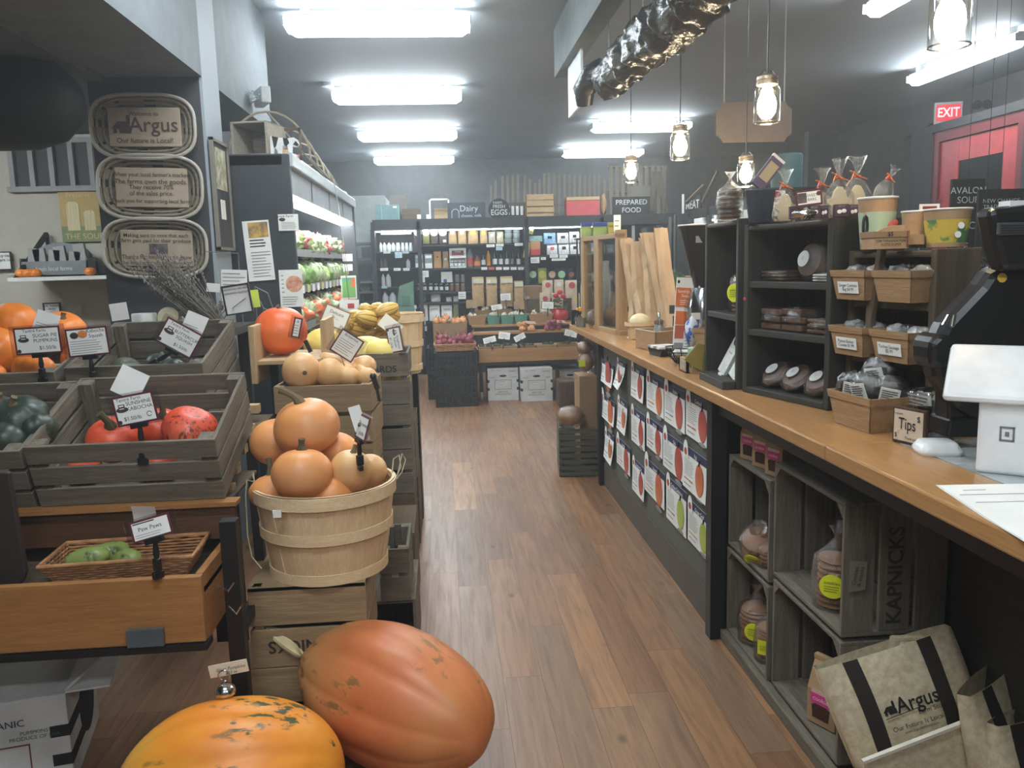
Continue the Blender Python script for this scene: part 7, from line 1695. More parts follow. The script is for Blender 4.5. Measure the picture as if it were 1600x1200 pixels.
MB().ell((.008,-.001,.33),(.008,.001,.006),6,10).build('red_paint_spot',REDL,BKB)
def onB(x,y,z):return BKB.matrix_world@Vector((x,y,z))
def onM(root,x,y,z):return root.matrix_world@Vector((x,y,z))

yawB=math.atan2(-.42,.115);yawC=math.atan2(-.355,.057)
DCK=skin('dark cookie',srgb(96,66,46),srgb(72,48,34),srgb(112,80,58));PLM=col('plum label',160,44,108,rough=.4)
def flatpack(label,c,w_,d,h,rz,m=DCK,lab=None,seed=0,n=3,tilt=(0,0),name='snack_pack',cat='snack pack',group=None):
    t=thing(name,label,cat,c,(R(tilt[0]),R(tilt[1]),rz),group);rr=random.Random(seed)
    for k in range(n):MB().box(-w_/2*.9,-d/2*.9,h*k/n+.001,w_/2*.9,d/2*.9,h*(k+.8)/n,Matrix.Rotation(rr.uniform(-.1,.1),4,'Z')).build('slice',m,t,bevel=.004)
    crumple((w_*.56,d*.56,h*.62),.18,seed,12,18,4).build('wrapper',FOILCL,t,smooth='all',loc=(0,0,h*.5))
    if lab:MB().box(-w_*.3,-d*.3,h*1.06,w_*.3,d*.3,h*1.08).build('label',lab,t)
    return t
z1_=1.40-CTZ+.013;z2_=1.235-CTZ+.013
flatpack('flat wrapped snacks at left on the top shelf of the middle bookcase',onB(.10,.09,z1_),.14,.1,.035,yawB,seed=1)
t=thing('plum_packet','small plum coloured packet leaning behind the flat snacks','packet',onB(.17,.14,z1_),(0,R(-8),yawB));MB().box(-.05,-.008,0,.05,.008,.075,Matrix.Rotation(R(-15),4,'X')).build('packet_body',PLM,t,bevel=.004);text('dried cherries',.012,WHITE,t,(0,-.012,.05));lines(t,-.04,.04,.01,.04,3,-.006,WHITE)
def wrapped_round(label,c,r,rot,dark=True,th=.05,name='wrapped_loaf'):
    t=thing(name,label,'wrapped cake',c,rot)
    MB().lathe([(0,-th/2),(r*.85,-th/2),(r,0),(r*.85,th/2),(0,th/2)],24,Matrix.Rotation(R(90),4,'X')).build('cake',DCK if dark else COOKIE,t,smooth=True)
    crumple((r*1.1,th*.75,r*1.1),.16,int(c[1]*100),14,24,4).build('wrapper',FOILCL,t,smooth='all')
    MB().lathe([(r*.42,0),(r*.42,.002)],24,Matrix.Translation((-r*.15,-th*.82,0))@Matrix.Rotation(R(90),4,'X')).build('round_label',col('grey white label',200,200,196),t)
    text('0',r*.3,GREYINK,t,(-r*.15,-th*.82-.004,0));return t
wrapped_round('round wrapped cake with a pale round label on the top shelf of the middle bookcase',onB(.27,.08,z1_+.062),.062,(R(-14),0,yawB))
flatpack('dark wrapped snack behind the round wrapped cake',onB(.36,.14,z1_),.09,.09,.09,yawB,seed=4)
flatpack('bright foil snack at the right end of the top shelf',onB(.36,.05,z1_),.08,.06,.025,yawB,col('white filling',206,204,200),seed=5)
for i,(x,h)in enumerate(((.11,.075),(.22,.08),(.345,.05))):
    flatpack(f'{["left","middle","right"][i]} wrapped dark loaf on the second shelf of the middle bookcase',onB(x,.10,z2_),.12,.15,h,yawB,seed=7+i,tilt=(0,0))
for i,x in enumerate((.10,.21,.325)):
    t=wrapped_round(f'{["left","middle","right"][i]} round wrapped cake with white label on the bottom shelf of the middle bookcase',onB(x,.07,.022+.05),.055,(R(-50),0,yawB),th=.028)
# narrow bookcase contents
p=onM(BKA,.20,.10,1.275-CTZ+.012)
cookies('tall bagged stack of flat cookies with a yellow label in the narrow bookcase',p,.055,8,.0165,lab=(YLAB,R(-62),.075,.034,'round'),seed=9)
for i,x in enumerate((.13,.26)):
    t=thing('chocolate_bar',f'{["left","right"][i]} white wrapped chocolate bar leaning in the bottom of the narrow bookcase','chocolate bar',onM(BKA,x,.03,.025),(0,0,math.atan2(-.395,-.007)),group='white wrapped chocolate bars')
    MT=Matrix.Rotation(R(-24),4,'X')@Matrix.Rotation(R(12),4,'Y')
    MB().box(-.045,-.005,0,.045,.008,.17,MT).build('wrapper',col('marbled white wrapper',216,216,208,c2=srgb(186,188,180),scale=30),t)
    o=text('chocolate',.011,INK,t,(0,0,0));o.matrix_local=MT@Matrix.Translation((0,-.007,.09));o=MB().tube([(.017*math.cos(k*.6),-.007,.14+.017*math.sin(k*.6))for k in range(11)],.002,5).build('ring_logo',INK,t);o.matrix_local=MT
solo('shelf_price',MB().box(-.018,-.002,-.03,.018,0,.02),WHITE,'small white price tag on the bottom ledge of the narrow bookcase','price tag',loc=onM(BKA,.22,-.004,.02),rot=(0,0,math.atan2(-.395,-.007)))
MB().box(.10,-.05,0,.39,-.001,.03).build('front_ledge',CD['x'],BKA,bevel=.003)
# baskets in the near shelf
for i,(bx_,bz,bl,tx,lb)in enumerate(((.085,1.352,True,'Ginger Cookies\nBag $4.99','veneer basket with a white label on the upper left of the near shelf'),(.27,1.352,False,'','large plain veneer basket on the upper right of the near shelf'),
 (.085,1.19,True,'Peanut Butter\nCookie $1.99','veneer basket with a white label on the lower left of the near shelf'),(.27,1.19,True,'Turkey Sausage\n$5.99','veneer basket with a white label on the lower right of the near shelf'))):
    c=onM(BKC,bx_,.01,bz-CTZ+.013);veneer_basket(lb,c.x,c.y,c.z,.155,.15,.085,BERRY,None,yawC,labm=WHITE if bl else None,lets=(tx,.013))
    for k in range(3):
        q=onM(BKC,bx_+(k-1)*.045,.0,bz-CTZ+.09);solo('wrapped_snack',crumple((.03,.035,.022),.3,i*3+k),FOILCL if k%2 else col('grey foil',150,150,148,rough=.25),f'{ORD[k]} wrapped snack in the {["upper left","upper right","lower left","lower right"][i]} basket of the near shelf','snack',loc=q,smooth='all')
MB().prism([(.165,.49),(.185,.49),(.165,.36),(.15,.30),(.15,0),(.125,0),(.125,.31)],-.03,-.012).build('divider_board',CB['z'],BKC,bevel=.003)
# basket of dark bags in front
tb1=veneer_basket('veneer basket heaped with dark coffee bags in front of the near shelf',1.165,2.17,CTZ+.001,.20,.13,.095,BERRY,None,R(-84))
cbm=mat('black glossy pouch',srgb(28,27,28),.18,spec=.8,scale=60,bmp=.4)
for i,(dx,dy,dz,rz,lb)in enumerate(((-.01,.06,.12,.3,'left'),(-.005,-.0,.125,-.2,'front'),(.03,-.05,.12,.5,'right'),(.04,.02,.165,.1,'topmost'))):
    c=Vector((1.165+dx,2.17+dy,CTZ+dz-.02));t=thing('coffee_bag',f'{lb} glossy black bag with white printed label in the basket before the near shelf','bag',c,(R(15),R(10*(-1)**i),R(-60)+rz),group='glossy black bags')
    crumple((.05,.03,.045),.2,i+2,14,20,3.5).build('pouch',cbm,t,smooth='all');crumple((.054,.034,.05),.25,i+12,14,20,4).build('wrapper',FOILCL,t,smooth='all')
    MB().box(-.025,-.037,-.03,.025,-.035,.03).build('label',WHITE,t);lines(t,-.02,.02,-.025,.025,8,-.038,INK,.35,i)
c=onM(BKC,.34,.02,.03);t=thing('black_loaf_bag','black bag with a wide white band at the foot of the near shelf','bag',(c.x-.02,c.y-.01,c.z+.045),(0,0,yawC));crumple((.075,.04,.05),.12,5).build('pouch',cbm,t,smooth='all');MB().box(-.06,-.042,.0,.07,-.04,.035,Matrix.Rotation(R(-8),4,'Y')).build('white_band',WHITE,t);lines(t,-.05,.06,.004,.03,3,-.043,INK,.3)
c=onM(BKC,.05,.0,.03);solo('white_tub',MB().lathe([(0,0),(.04,0),(.045,.07),(.03,.08),(0,.085)],18),col('pale cream tub',190,184,170),'pale packet partly hidden behind the dark coffee bags','tub',loc=(c.x+.01,c.y-.02,c.z),smooth=True)
# tips frame and jar
ty=math.atan2(-.088,.027)
t=frame_thing('tips_sign','brown framed sign reading tips in front of the glass jar','sign',(1.145,1.94,CTZ+.001),(.027,-.088,0),(0,0,1))
MB().box(-.05,0,0,.05,.012,.092).build('frame',wood('dark walnut',srgb(84,58,42),srgb(62,42,30),'z',.5),t,bevel=.002);MB().box(-.044,-.0015,.007,.044,0,.086).build('card',col('blush card',216,196,174),t)
text('Tips',.042,INK,t,(-.002,-.003,.05),squash=.75,bold=.004);text('$',.02,INK,t,(.032,-.003,.068));text('$',.016,INK,t,(-.036,-.003,.02));text('Thank you!',.009,INK,t,(.012,-.003,.016));text('AWESOME',.006,INK,t,(-.03,-.003,.075))
t=thing('tip_jar','empty clear glass jar behind the tips sign','jar',(1.245,2.0,CTZ));MB().lathe([(0,.004),(.058,.004),(.06,.01),(.06,.095),(.055,.11),(.058,.118),(.058,.124),(.052,.126)],36,cap=False).build('glass',clear('tip jar glass',(.8,.82,.8),.22,.05),t,smooth=True);MB().tube([(.058*math.cos(k*math.pi/14),.058*math.sin(k*math.pi/14),.122)for k in range(28)],.003,6,closed=True).build('glass_rim',MATS['tip jar glass'],t,smooth=True)
# white card reader puck
PW=col('glossy white plastic',236,236,236,rough=.25)
c=at(1472,712,z=CTZ);t=thing('card_reader','small white square card reader lying on the counter edge','card reader',(c.x+.005,c.y+.03,CTZ),(0,0,R(-12)))
b=MB();n=32;S=lambda r,z,k=.36:[(x,y,z)for x,y in superell(r,r*.92,n,k)]
rings=[S(.09,0),S(.096,.005),S(.096,.012),S(.076,.028),S(.068,.03)];vs=[p for r_ in rings for p in r_];fs=[(i*n+k,i*n+(k+1)%n,(i+1)*n+(k+1)%n,(i+1)*n+k)for i in range(4)for k in range(n)]+[tuple(range(n))[::-1],tuple(4*n+k for k in range(n))]
b.add(vs,fs).build('puck_body',PW,t,smooth=True)
# white tablet stand
def tablet():
    c=at(1556,744,z=CTZ);t=thing('tablet_stand','glossy white tablet register stand with a square emblem at the right edge','register',(c.x+.035,c.y+.02,CTZ),(0,0,R(-38)))
    P=[(-.02,0),(.12,0),(.14,.006),(.12,.018),(.03,.018),(.012,.03),(.012,.155),(.03,.172),(.06,.176),(.06,.19),(.02,.19),(-.012,.175),(-.022,.155),(-.022,.01)]
    MX_=Matrix.Rotation(R(90),4,'Z')
    MB().prism(P,-.055,.055,MX_).build('stand_body',PW,t,bevel=.006)
    m=MB();MT=Matrix.Translation((0,.03,.21))@Matrix.Rotation(R(-52),4,'X')
    m.box(-.125,-.012,-.085,.125,.008,.085,MT);m.build('tablet_case',PW,t,bevel=.012)
    m=MB();f=.004
    m.box(-.014,.0,-.016,.014,.001,-.016+f).box(-.014,0,.016-f,.014,.001,.016).box(-.014,0,-.016,-.014+f,.001,.016).box(.014-f,0,-.016,.014,.001,.016).box(-.004,0,-.005,.004,.001,.005)
    o=m.build('square_emblem',col('emblem grey',120,120,120),t,loc=(0,-.0235,.09))
    return t
tablet()
# black monitor arm and scanner head
def pxprism(name,pts,y0,th,m,t,bevel=.006):
    P=[at(px,py,y=y0)for px,py in pts]
    return MB().prism([(p.x,p.z)for p in P][::-1],y0,y0+th).build(name,m,t,bevel=bevel)
t=thing('monitor_arm','bulky black articulated arm rising behind the tablet stand','monitor arm',(0,0,0));BG=mat('satin black casing',srgb(24,24,26),.32)
pxprism('upper_arm',[(1548,425),(1560,418),(1600,412),(1640,430),(1600,520),(1555,560),(1535,570),(1500,560),(1462,538),(1478,505),(1535,445)],1.85,.07,BG,t,.02)
pxprism('elbow',[(1455,535),(1470,520),(1510,530),(1520,556),(1470,580),(1455,570)],1.84,.09,BG,t,.015)
pxprism('lower_arm',[(1458,560),(1482,550),(1560,625),(1545,645),(1530,660),(1495,640),(1462,590)],1.86,.06,BG,t,.015)
pxprism('arm_column',[(1482,600),(1512,600),(1512,678),(1482,678)],1.88,.06,BG,t)
pxprism('base_clamp',[(1485,655),(1530,650),(1534,684),(1480,684)],1.87,.09,BG,t)
for a_,b_ in(((1482,492),(1473,508)),((1492,492),(1489,510))):p,q=at(*a_,y=1.838),at(*b_,y=1.838);MB().bar(p,q,.006,.004).build('silver_stripe',CHROME,t)
p=at(1567,434,y=1.845);MB().lathe([(.011,0),(.011,.003)],20,Matrix.Translation((p.x,p.y+.004,p.z))@Matrix.Rotation(R(90),4,'X')).build('yellow_badge',col('yellow badge',226,184,60),t)
p,q=at(1546,417,y=1.848),at(1572,411,y=1.848);MB().bar(p,q,.01,.006).build('silver_edge',CHROME,t)
t=thing('black_monitor','black monitor seen from behind with vent slots in the right corner','monitor',(0,0,0))
pxprism('monitor_back',[(1546,328),(1556,324),(1640,314),(1650,420),(1568,424),(1556,380)],1.80,.06,BG,t,.02)
p0,p1=at(1558,348,y=1.797),at(1640,366,y=1.797);MB().box(p0.x,1.792,p1.z,p1.x,1.80,p0.z).build('vent_plate',col('grey vent plate',70,72,74,rough=.4),t,bevel=.003)
for k in range(4):MB().box(p0.x+.006,1.7905,p1.z+.004+k*.0055,p1.x,1.7925,p1.z+.006+k*.0055).build('vent_slot',INK,t)
p0,p1=at(1541,332,y=1.87),at(1552,370,y=1.87);MB().box(p0.x,1.862,p1.z,p1.x,1.87,p0.z).build('white_side',col('pale monitor bezel',180,182,182),t)
p0,p1=at(1574,316,y=1.82),at(1640,322,y=1.82);MB().box(p0.x,1.81,p1.z,p1.x,1.85,p0.z+.003).build('top_strip',PW,t)
t=thing('cables','tangle of black and white cables beneath the tablet stand','cables',(0,0,0));rr=random.Random(2)
for k in range(9):
    a=at(rr.uniform(1512,1545),rr.uniform(625,665),y=1.95);b=at(rr.uniform(1512,1600),rr.uniform(668,690),y=1.88);c=(a+b)/2+Vector((rr.uniform(-.05,.05),0,rr.uniform(-.03,.05)))
    pts=[(a*(1-u)**2+c*2*u*(1-u)+b*u*u)for u in[j/8 for j in range(9)]];MB().tube([(q.x,q.y,max(q.z,CTZ+.004))for q in pts],.0035,6).build('white_cable' if k%3==0 else 'black_cable',PW if k%3==0 else BLACKPL,t,smooth=True)
# papers on the counter
a_=CTZ+.001
t=thing('printed_papers','overlapping printed white papers at the near edge of the counter','papers',(0,0,0))
P=[at(1467,760,z=a_),at(1640,757,z=a_),at(1660,880,z=a_),at(1545,812,z=a_)];MB().add([*P,*[p+Vector((0,0,.001))for p in P]],[(0,1,2,3),(7,6,5,4),(0,1,5,4),(1,2,6,5),(2,3,7,6),(3,0,4,7)]).build('top_sheet',WHITE,t)
P2=[p+Vector((.0,.012,-.0005))for p in P];MB().add(P2,[(0,1,2,3)]).build('under_sheet',WHITE,t)
for k,(q0,q1)in enumerate((((1505,766),(1540,765)),((1500,773),(1600,771)),((1525,785),(1600,783)))):MB().bar(at(*q0,z=a_+.0015),at(*q1,z=a_+.0015),.002,.0004).build('print_line',GREYINK,t)
# white rag / shelf clutter behind
t=thing('yellow_pouch','bright yellow green pouch behind the near shelf','pouch',(0,0,0));p=at(1526,438,y=2.6);MB().box(p.x-.02,2.6,p.z-.04,p.x+.03,2.63,p.z+.025).build('pouch_body',col('lime pouch',196,210,84),t,bevel=.006);solo('pouch_stool',MB().box(-.15,0,0,.15,.2,p.z-.041),BLACKMT,'black stand behind the near shelf carrying the yellow green pouch','stand',loc=(p.x+.06,2.58,0))

# -------- things on top of the bookcases
zt_=HB
c=onB(.05,.10,HB);cookies('bagged stack of dark round cookies on top of the bookcases beside the mug',at(1140,340,y=2.95).xy.to_3d()+Vector((0,0,1.632)),.042,6,.0165,seed=11,m=DCK,cl=FOILCL)
mg=at(1186,339,y=2.78);t=thing('dark_planter','dark blue grey square mug holding a chocolate bar on the bookcase','planter',(mg.x+.01,2.80,1.606),(0,0,R(-20)));m=MB();vs=[(sx*a,sy*a,z)for z,a in((0,.035),(.115,.05))for sx,sy in((-1,-1),(1,-1),(1,1),(-1,1))];m.add(vs,[(3,2,1,0),(4,5,6,7),(0,1,5,4),(1,2,6,5),(2,3,7,6),(3,0,4,7)]).build('planter_body',mat('blue grey glaze',srgb(58,64,74),.2),t,bevel=.006)
MB().bar((-.006,-.044,.01),(-.008,-.052,.112),.003).bar((.01,-.044,.01),(.012,-.052,.112),.003).build('raised_rib',MATS['blue grey glaze'],t)
p0,p1=at(1182,292,y=2.80),at(1215,250,y=2.80);t=thing('chocolate_bar','purple and cream chocolate bar sticking up slanted out of the dark mug','chocolate bar',(0,0,0));MB().bar(p0,p1+Vector((.0,0,0)),.05,.012,up=(0,1,0)).build('wrapper',col('purple grey wrapper',96,84,110),t,bevel=.002);d_=(p1-p0);MB().bar(p0+d_*.25+Vector((0,-.004,0)),p0+d_*.85+Vector((0,-.004,0)),.035,.008,up=(0,1,0)).build('cream_panel',col('cream tan panel',186,168,132),t);MB().bar(p1,p1+d_*.08,.05,.013,up=(0,1,0)).build('cream_end',WHITE,t)
t=panel_y('fast_placard','white placard with a red emblem behind the ghost cookies','card',(1196,298),(1226,337),2.86,WHITE,.004);MB().ell((.0,-.001,.03),(.022,.001,.011),8,16).build('red_emblem',REDCAP,t);text('FAST',.016,REDCAP,t,(0,-.003,.008));solo('placard_foot',MB().box(-.03,-.01,0,.03,.01,.004),BLACKPL,'black foot under the white placard','stand',loc=(t.location.x,2.86,1.606))
RIB=col('orange ribbon',236,110,50,rough=.5);ICING=col('pale icing cookie',206,190,156,rough=.8)
def ghost_bag(label,px,pyb,pyt,y,roll=0,m=ICING,z=None,empty=False,scale=1.0):
    b0,b1=at(px,pyb,y=y),at(px,pyt,y=y);H=b1.z-b0.z;t=thing('wrapped_cookie',label,'cookie bag',(b0.x,y,z or b0.z),(0,R(roll),R(-10)),group='orange ribbon cookie bags')
    if z:H=b1.z-z
    hb=H*.62;ww=H*.24*scale
    if not empty:
        P=[(-.6,0),(.6,0),(.8,.15),(.75,.35),(1.15,.42),(1.2,.6),(.8,.62),(.6,.8),(.3,.98),(-.2,1),(-.55,.85),(-.7,.65),(-1.1,.62),(-1.15,.45),(-.75,.38),(-.8,.12)]
        MB().prism([(x*ww*.72,z_*hb*.86)for x,z_ in P],-.007,.007).build('ghost_cookie',m,t,bevel=.004)
    b=MB().lathe([(ww*.8,0),(ww*1.0,hb*.15),(ww*.98,hb*.6),(ww*.5,hb*.95),(ww*.13,hb*1.08),(ww*.4,H*.9),(ww*.62,H)],26,cap=False,sy=.55)
    b.v=[tuple(Vector(v)+Vector((noise.noise(Vector(v)*70),noise.noise(Vector(v)*70+Vector((7,7,7))),noise.noise(Vector(v)*50)*.5))*ww*.22)for v in b.v]
    b.build('cellophane',FOILCL,t,smooth='all')
    m2=MB().tube([(ww*.16*math.cos(k*math.pi/6),ww*.16*math.sin(k*math.pi/6),hb*1.08)for k in range(12)],.0035,6,closed=True).bar((0,-ww*.2,hb*1.08),(-ww*.6,-ww*.35,hb*1.22),.008,.002).bar((0,-ww*.2,hb*1.08),(ww*.55,-ww*.3,hb*1.0),.008,.002).bar((-ww*.3,-ww*.3,hb*1.2),(-ww*.5,-ww*.3,hb*.98),.008,.002)
    m2.build('orange_bow',RIB,t);return t
ghost_bag('leftmost pale ghost cookie in a bag tied with orange ribbon',1226,341,264,2.66,z=1.606)
ghost_bag('ghost cookie bag with orange bow behind the small framed price card',1284,338,262,2.60,z=1.606)
ghost_bag('tall ghost cookie bag with orange bow, third from the left',1310,338,247,2.52,z=1.606)
ghost_bag('tall ghost cookie bag at the right end of the bookcase, partly behind',1338,338,243,2.55,z=1.606)
t=tag_at('maroon framed price card among the ghost cookie bags',1264,309,2.46,.082,.048,[('SWEET\nBARS',.1,.0,.012)],roll=-6,clip=False,logo=False);MB().box(-.035,-.002,-.014,-.008,-.0012,.016).build('photo',MATS['dark snapshot'],t);MB().lathe([(.007,0),(.007,.0006)],14,Matrix.Translation((.03,-.002,.01))@Matrix.Rotation(R(90),4,'X')).build('seal',MAROON,t);MB().bar((0,.003,-.02),(0,.003,-.066),.004).build('stem',BLACKPL,t)
PURP=col('dark purple box',70,44,62,rough=.4)
for i,(px,w_,yy,lb)in enumerate(((1241,.03,2.50,'far left'),(1271,.036,2.47,'left of centre'),(1287,.024,2.49,'centre'),(1314,.042,2.44,'right of centre'),(1333,.03,2.47,'far right'))):
    p=at(px,330,y=yy);t=thing('caramel_box',f'{lb} small dark purple box at the foot of the cookie bags','box',(p.x,yy,1.606),(0,0,R(-15)),group='small dark purple boxes');MB().box(-w_/2,-.012,0,w_/2,.012,.038).build('box_body',PURP,t,bevel=.001);MB().ell((-w_*.15,-.0125,.016),(w_*.17,.001,.006),5,10).ell((w_*.15,-.0125,.018),(w_*.17,.001,.006),5,10).build('white_mark',WHITE,t);text('PETIT',.008,GREYINK,t,(0,-.013,.031))
solo('foil_heap',crumple((.035,.02,.014),.6,8,12,18,6),mat('crinkled foil',(.8,.8,.8),.15,1),'heap of crinkled silver wrapping between the purple boxes','foil',loc=(at(1254,335,y=2.45).x,2.44,1.618),smooth='all')
# paper tubs on the near shelf top
def tub(label,px0,px1,py0,py1,y,wrap,name='paper_tub',z=None):
    a,b=at(px0,py0,y=y),at(px1,py1,y=y);r=(b.x-a.x)/2;z0=z or b.z;H=a.z-z0;t=thing(name,label,'tub',((a.x+b.x)/2,y,z0));MB().lathe([(0,0),(r*.78,0),(r*.97,H*.97),(r,H*.97),(r*1.02,H),(r*.97,H),(r*.9,H*.9)],36,cap=False).build('tub_body',KRAFT,t,smooth=True)
    MB().lathe([(r*1.0,H*.97),(r*1.03,H),(r*1.0,H+.002)],36,cap=False).build('white_rim',WHITE,t,smooth=True)
    if wrap:MB().lathe([(r*.79,H*.06),(r*.94,H*.72)],36,cap=False).build('cloth_wrap',wrap,t,smooth=True)
    return t,r,H
FLW=mat('pale green flower cloth',srgb(172,190,160),.85,c2=srgb(196,110,100),scale=14,lo=.58,hi=.62);LEM=mat('lemon print cloth',srgb(206,178,70),.85,c2=srgb(84,130,80),scale=16,lo=.48,hi=.54)
t,r,H=tub('paper tub wrapped in pale flowered cloth at the left of the near shelf top',1343,1398,310,362,2.33,FLW,z=1.508)
MB().ell((r*.3,-r*.84,H*.45),(.012,.003,.012),8,10).ell((r*.3+.012,-r*.84,H*.5),(.01,.003,.009),8,10).build('red_flower',col('coral flower',206,92,80),t)
MB().tube([(-r*.9+.006*math.sin(a_),-r*.5,H*.45+.028*math.cos(a_))for a_ in[k*math.pi/8 for k in range(16)]],.004,6,closed=True).build('black_ring_band',BLACKPL,t)
ghost_bag('leaning clear bag tied with orange ribbon standing in the flowered tub',1372,318,256,2.33,roll=24,empty=True,z=None)
t,r,H=tub('paper tub wrapped in lemon print cloth at the right of the near shelf top',1447,1511,328,384,2.13,LEM,z=1.508)
for dx,dz in((.0,.55),(-.008,.32)):MB().lathe([(.0085,0),(.0085,.002)],18,Matrix.Translation((dx+.004,-r*.93,H*dz))@Matrix.Rotation(R(90),4,'X')).build('white_button',WHITE,t)
tub('plain paper tub half hidden behind the price box on the near shelf',1411,1452,331,380,2.22,None,z=1.508)
t=panel_y('tiny_card','tiny white card with red print in the plain paper tub','card',(1437,319),(1468,330),2.2,WHITE,.002);MB().box(-.02,-.001,-.004,.02,0,.004).build('red_print',col('red brown print',0,0,0),t)
solo('card_pick',MB().bar((0,0,0),(0,0,-.04),.003),BLACKPL,'thin pick under the tiny white card','pick',loc=t.location+Vector((0,.004,-.006)))
a,b=at(1366,388,y=2.14),at(1453,388,y=2.14);t=thing('price_box','kraft carton lettered in marker with a five dollar price on the near shelf','carton',(a.x,2.14,1.507),(0,0,R(-6)))
MB().box(0,0,0,.088,.09,.032).build('carton_base',KRAFT,t,bevel=.001);MB().box(-.003,-.003,.030,.091,.093,.047).build('carton_lid',CARDB,t,bevel=.001);text('$5',.015,INK,t,(.04,-.004,.0385),bold=.02);text('OR TANARIA FOR\nSUITE-SUPER',.0095,INK,t,(.044,-.001,.016));MB().box(.088,.02,.01,.14,.08,.036).build('side_flap',KRAFT,t)
MB().prism([(.01,.047),(.08,.047),(.085,.062),(.05,.062),(.03,.056)],.01,.02).build('torn_flap',KRAFT,t);MB().box(.083,-.0035,.004,.087,-.003,.046).build('red_edge_print',col('red brown print',0,0,0),t)

# -------- far counter things
def window_frame():
    a,b=at(903,505,z=CTZ),at(965,527,z=CTZ)
    L=Vector((1.0,5.98,CTZ));Q=Vector((1.10,5.16,CTZ));X=(Q-L).normalized();W=(Q-L).length;H=.64
    t=frame_thing('window_frame','tan wooden frame divider with clear panes standing on the counter','divider',L,X,(0,0,1));T=wood('tan varnished frame',srgb(186,150,108),srgb(164,128,88),'z',.5)
    MB().box(W-.06,0,0,W,.06,H+.02).build('near_post',T,t,bevel=.003);MB().box(0,0,0,.07,.06,H).build('far_post',T,t,bevel=.003);MB().box(W*.38,0,0,W*.38+.1,.03,H-.02).build('middle_post',T,t,bevel=.003)
    MB().box(0,0,H-.03,W,.05,H).build('top_rail',T,t,bevel=.002);MB().box(0,0,0,W+.02,.08,.03).build('bottom_rail',T,t,bevel=.002)
    MB().box(.07,.012,.03,W-.06,.015,H-.03).build('clear_pane',GLASS,t)
window_frame()
TP=col('tan bread sleeve',202,176,144,rough=.9,c2=srgb(182,154,122),scale=10,vs=(1,1,.4),bmp=.2)
rr=random.Random(11)
for i in range(7):
    x0=1000+i*9.5;xb=1010+i*11.5+(10 if i>4 else 0)
    top=at(975+i*9,372+rr.uniform(-6,6)-(2*i if i>3 else 0),y=5.2-.04*i);bot=at(990+i*12+3,508-i*1,y=5.0-.04*i);bot.z=CTZ+.001
    t=thing('bread_sleeve',f'{ORD[i]} tall tan paper bread sleeve from the left leaning behind the wooden frame','paper bag',(0,0,0),group='tall paper bread sleeves')
    d=(top-bot);u=d.normalized();s=Vector((1,.1,0));n_=Vector((0,1,0));m=MB();vs=[];fs=[];nseg=16;hw=.046
    for k in range(nseg+1):
        q=k/nseg;c=bot+d*q+Vector((.022*math.sin(q*3+i*1.7),0,0));ww=hw*(1-.1*q+.22*noise.noise(Vector((q*5,i*3,0))));dd=.024*(1-.5*q)*(1+.8*noise.noise(Vector((q*7,i,5))))
        for(sx,sy)in((-1,0),(-.4,-1),(.3,-.6),(1,0),(.4,1),(-.3,.7)):vs.append(c+s*ww*sx+n_*dd*sy)
    for k in range(nseg):
        for j in range(6):fs.append((k*6+j,k*6+(j+1)%6,k*6+6+(j+1)%6,k*6+6+j))
    fs+=[(5,4,3,2,1,0),tuple(nseg*6+j for j in range(6))]
    m.add(vs,fs).build('sleeve_paper',TP,t)
LOAF=skin('rye crust',srgb(176,120,72),srgb(150,98,56),srgb(196,150,100))
for i,(px,py)in enumerate(((942,480),(955,488))):solo('round_loaf',crumple((.06,.09,.07),.15,i+4),LOAF,f'{["left","right"][i]} brown loaf seen through the wooden frame','bread',loc=at(px,py,y=5.45)*1+Vector((.04,0,0))if False else(1.17+.03*i,5.75-.22*i,CTZ+.075),smooth='all')
for i,(x_,y_,w_,h_,m_,lb)in enumerate(((1.06,6.1,.11,.42,CRM,'tall cream bag seen through the far pane of the wooden frame'),(1.14,6.08,.1,.30,WBG,'white crinkled bag seen through the middle of the wooden frame'),(1.19,6.02,.09,.47,WBG,'tall white bag seen through the near pane of the wooden frame'),(1.22,5.88,.08,.24,TANB,'short tan bag behind the near post of the wooden frame'))):
    t=thing('bread_bag',lb,'bag',(x_,y_,CTZ),(0,0,R(-60)));MB().lathe([(w_*.45,0),(w_*.5,h_*.1),(w_*.48,h_*.7),(w_*.3,h_*.9),(w_*.34,h_)],20,sy=.6).build('bag_body',m_,t,smooth=True)
t=thing('oval_basket','pale oval basket with a cream ball on the counter before the bread sleeves','basket',(at(991,525,z=CTZ).x-.015,4.88,CTZ));MB().lathe([(0,.004),(.055,.004),(.085,.10),(.089,.10),(.09,.085),(.089,.082)],26,cap=False,sy=.75).build('basket_body',VENEER,t,smooth=True);MB().lathe([(.087,.082),(.092,.082),(.093,.104),(.086,.104)],26,cap=False,sy=.75).build('basket_rim',VENX,t,smooth=True)
solo('cream_ball',MB().ell((0,0,0),(.062,.05,.05),14,22),col('cream butter',240,228,186,rough=.5),'smooth cream coloured ball in the pale oval basket','ball',loc=t.location+Vector((0,0,.105)),smooth=True)
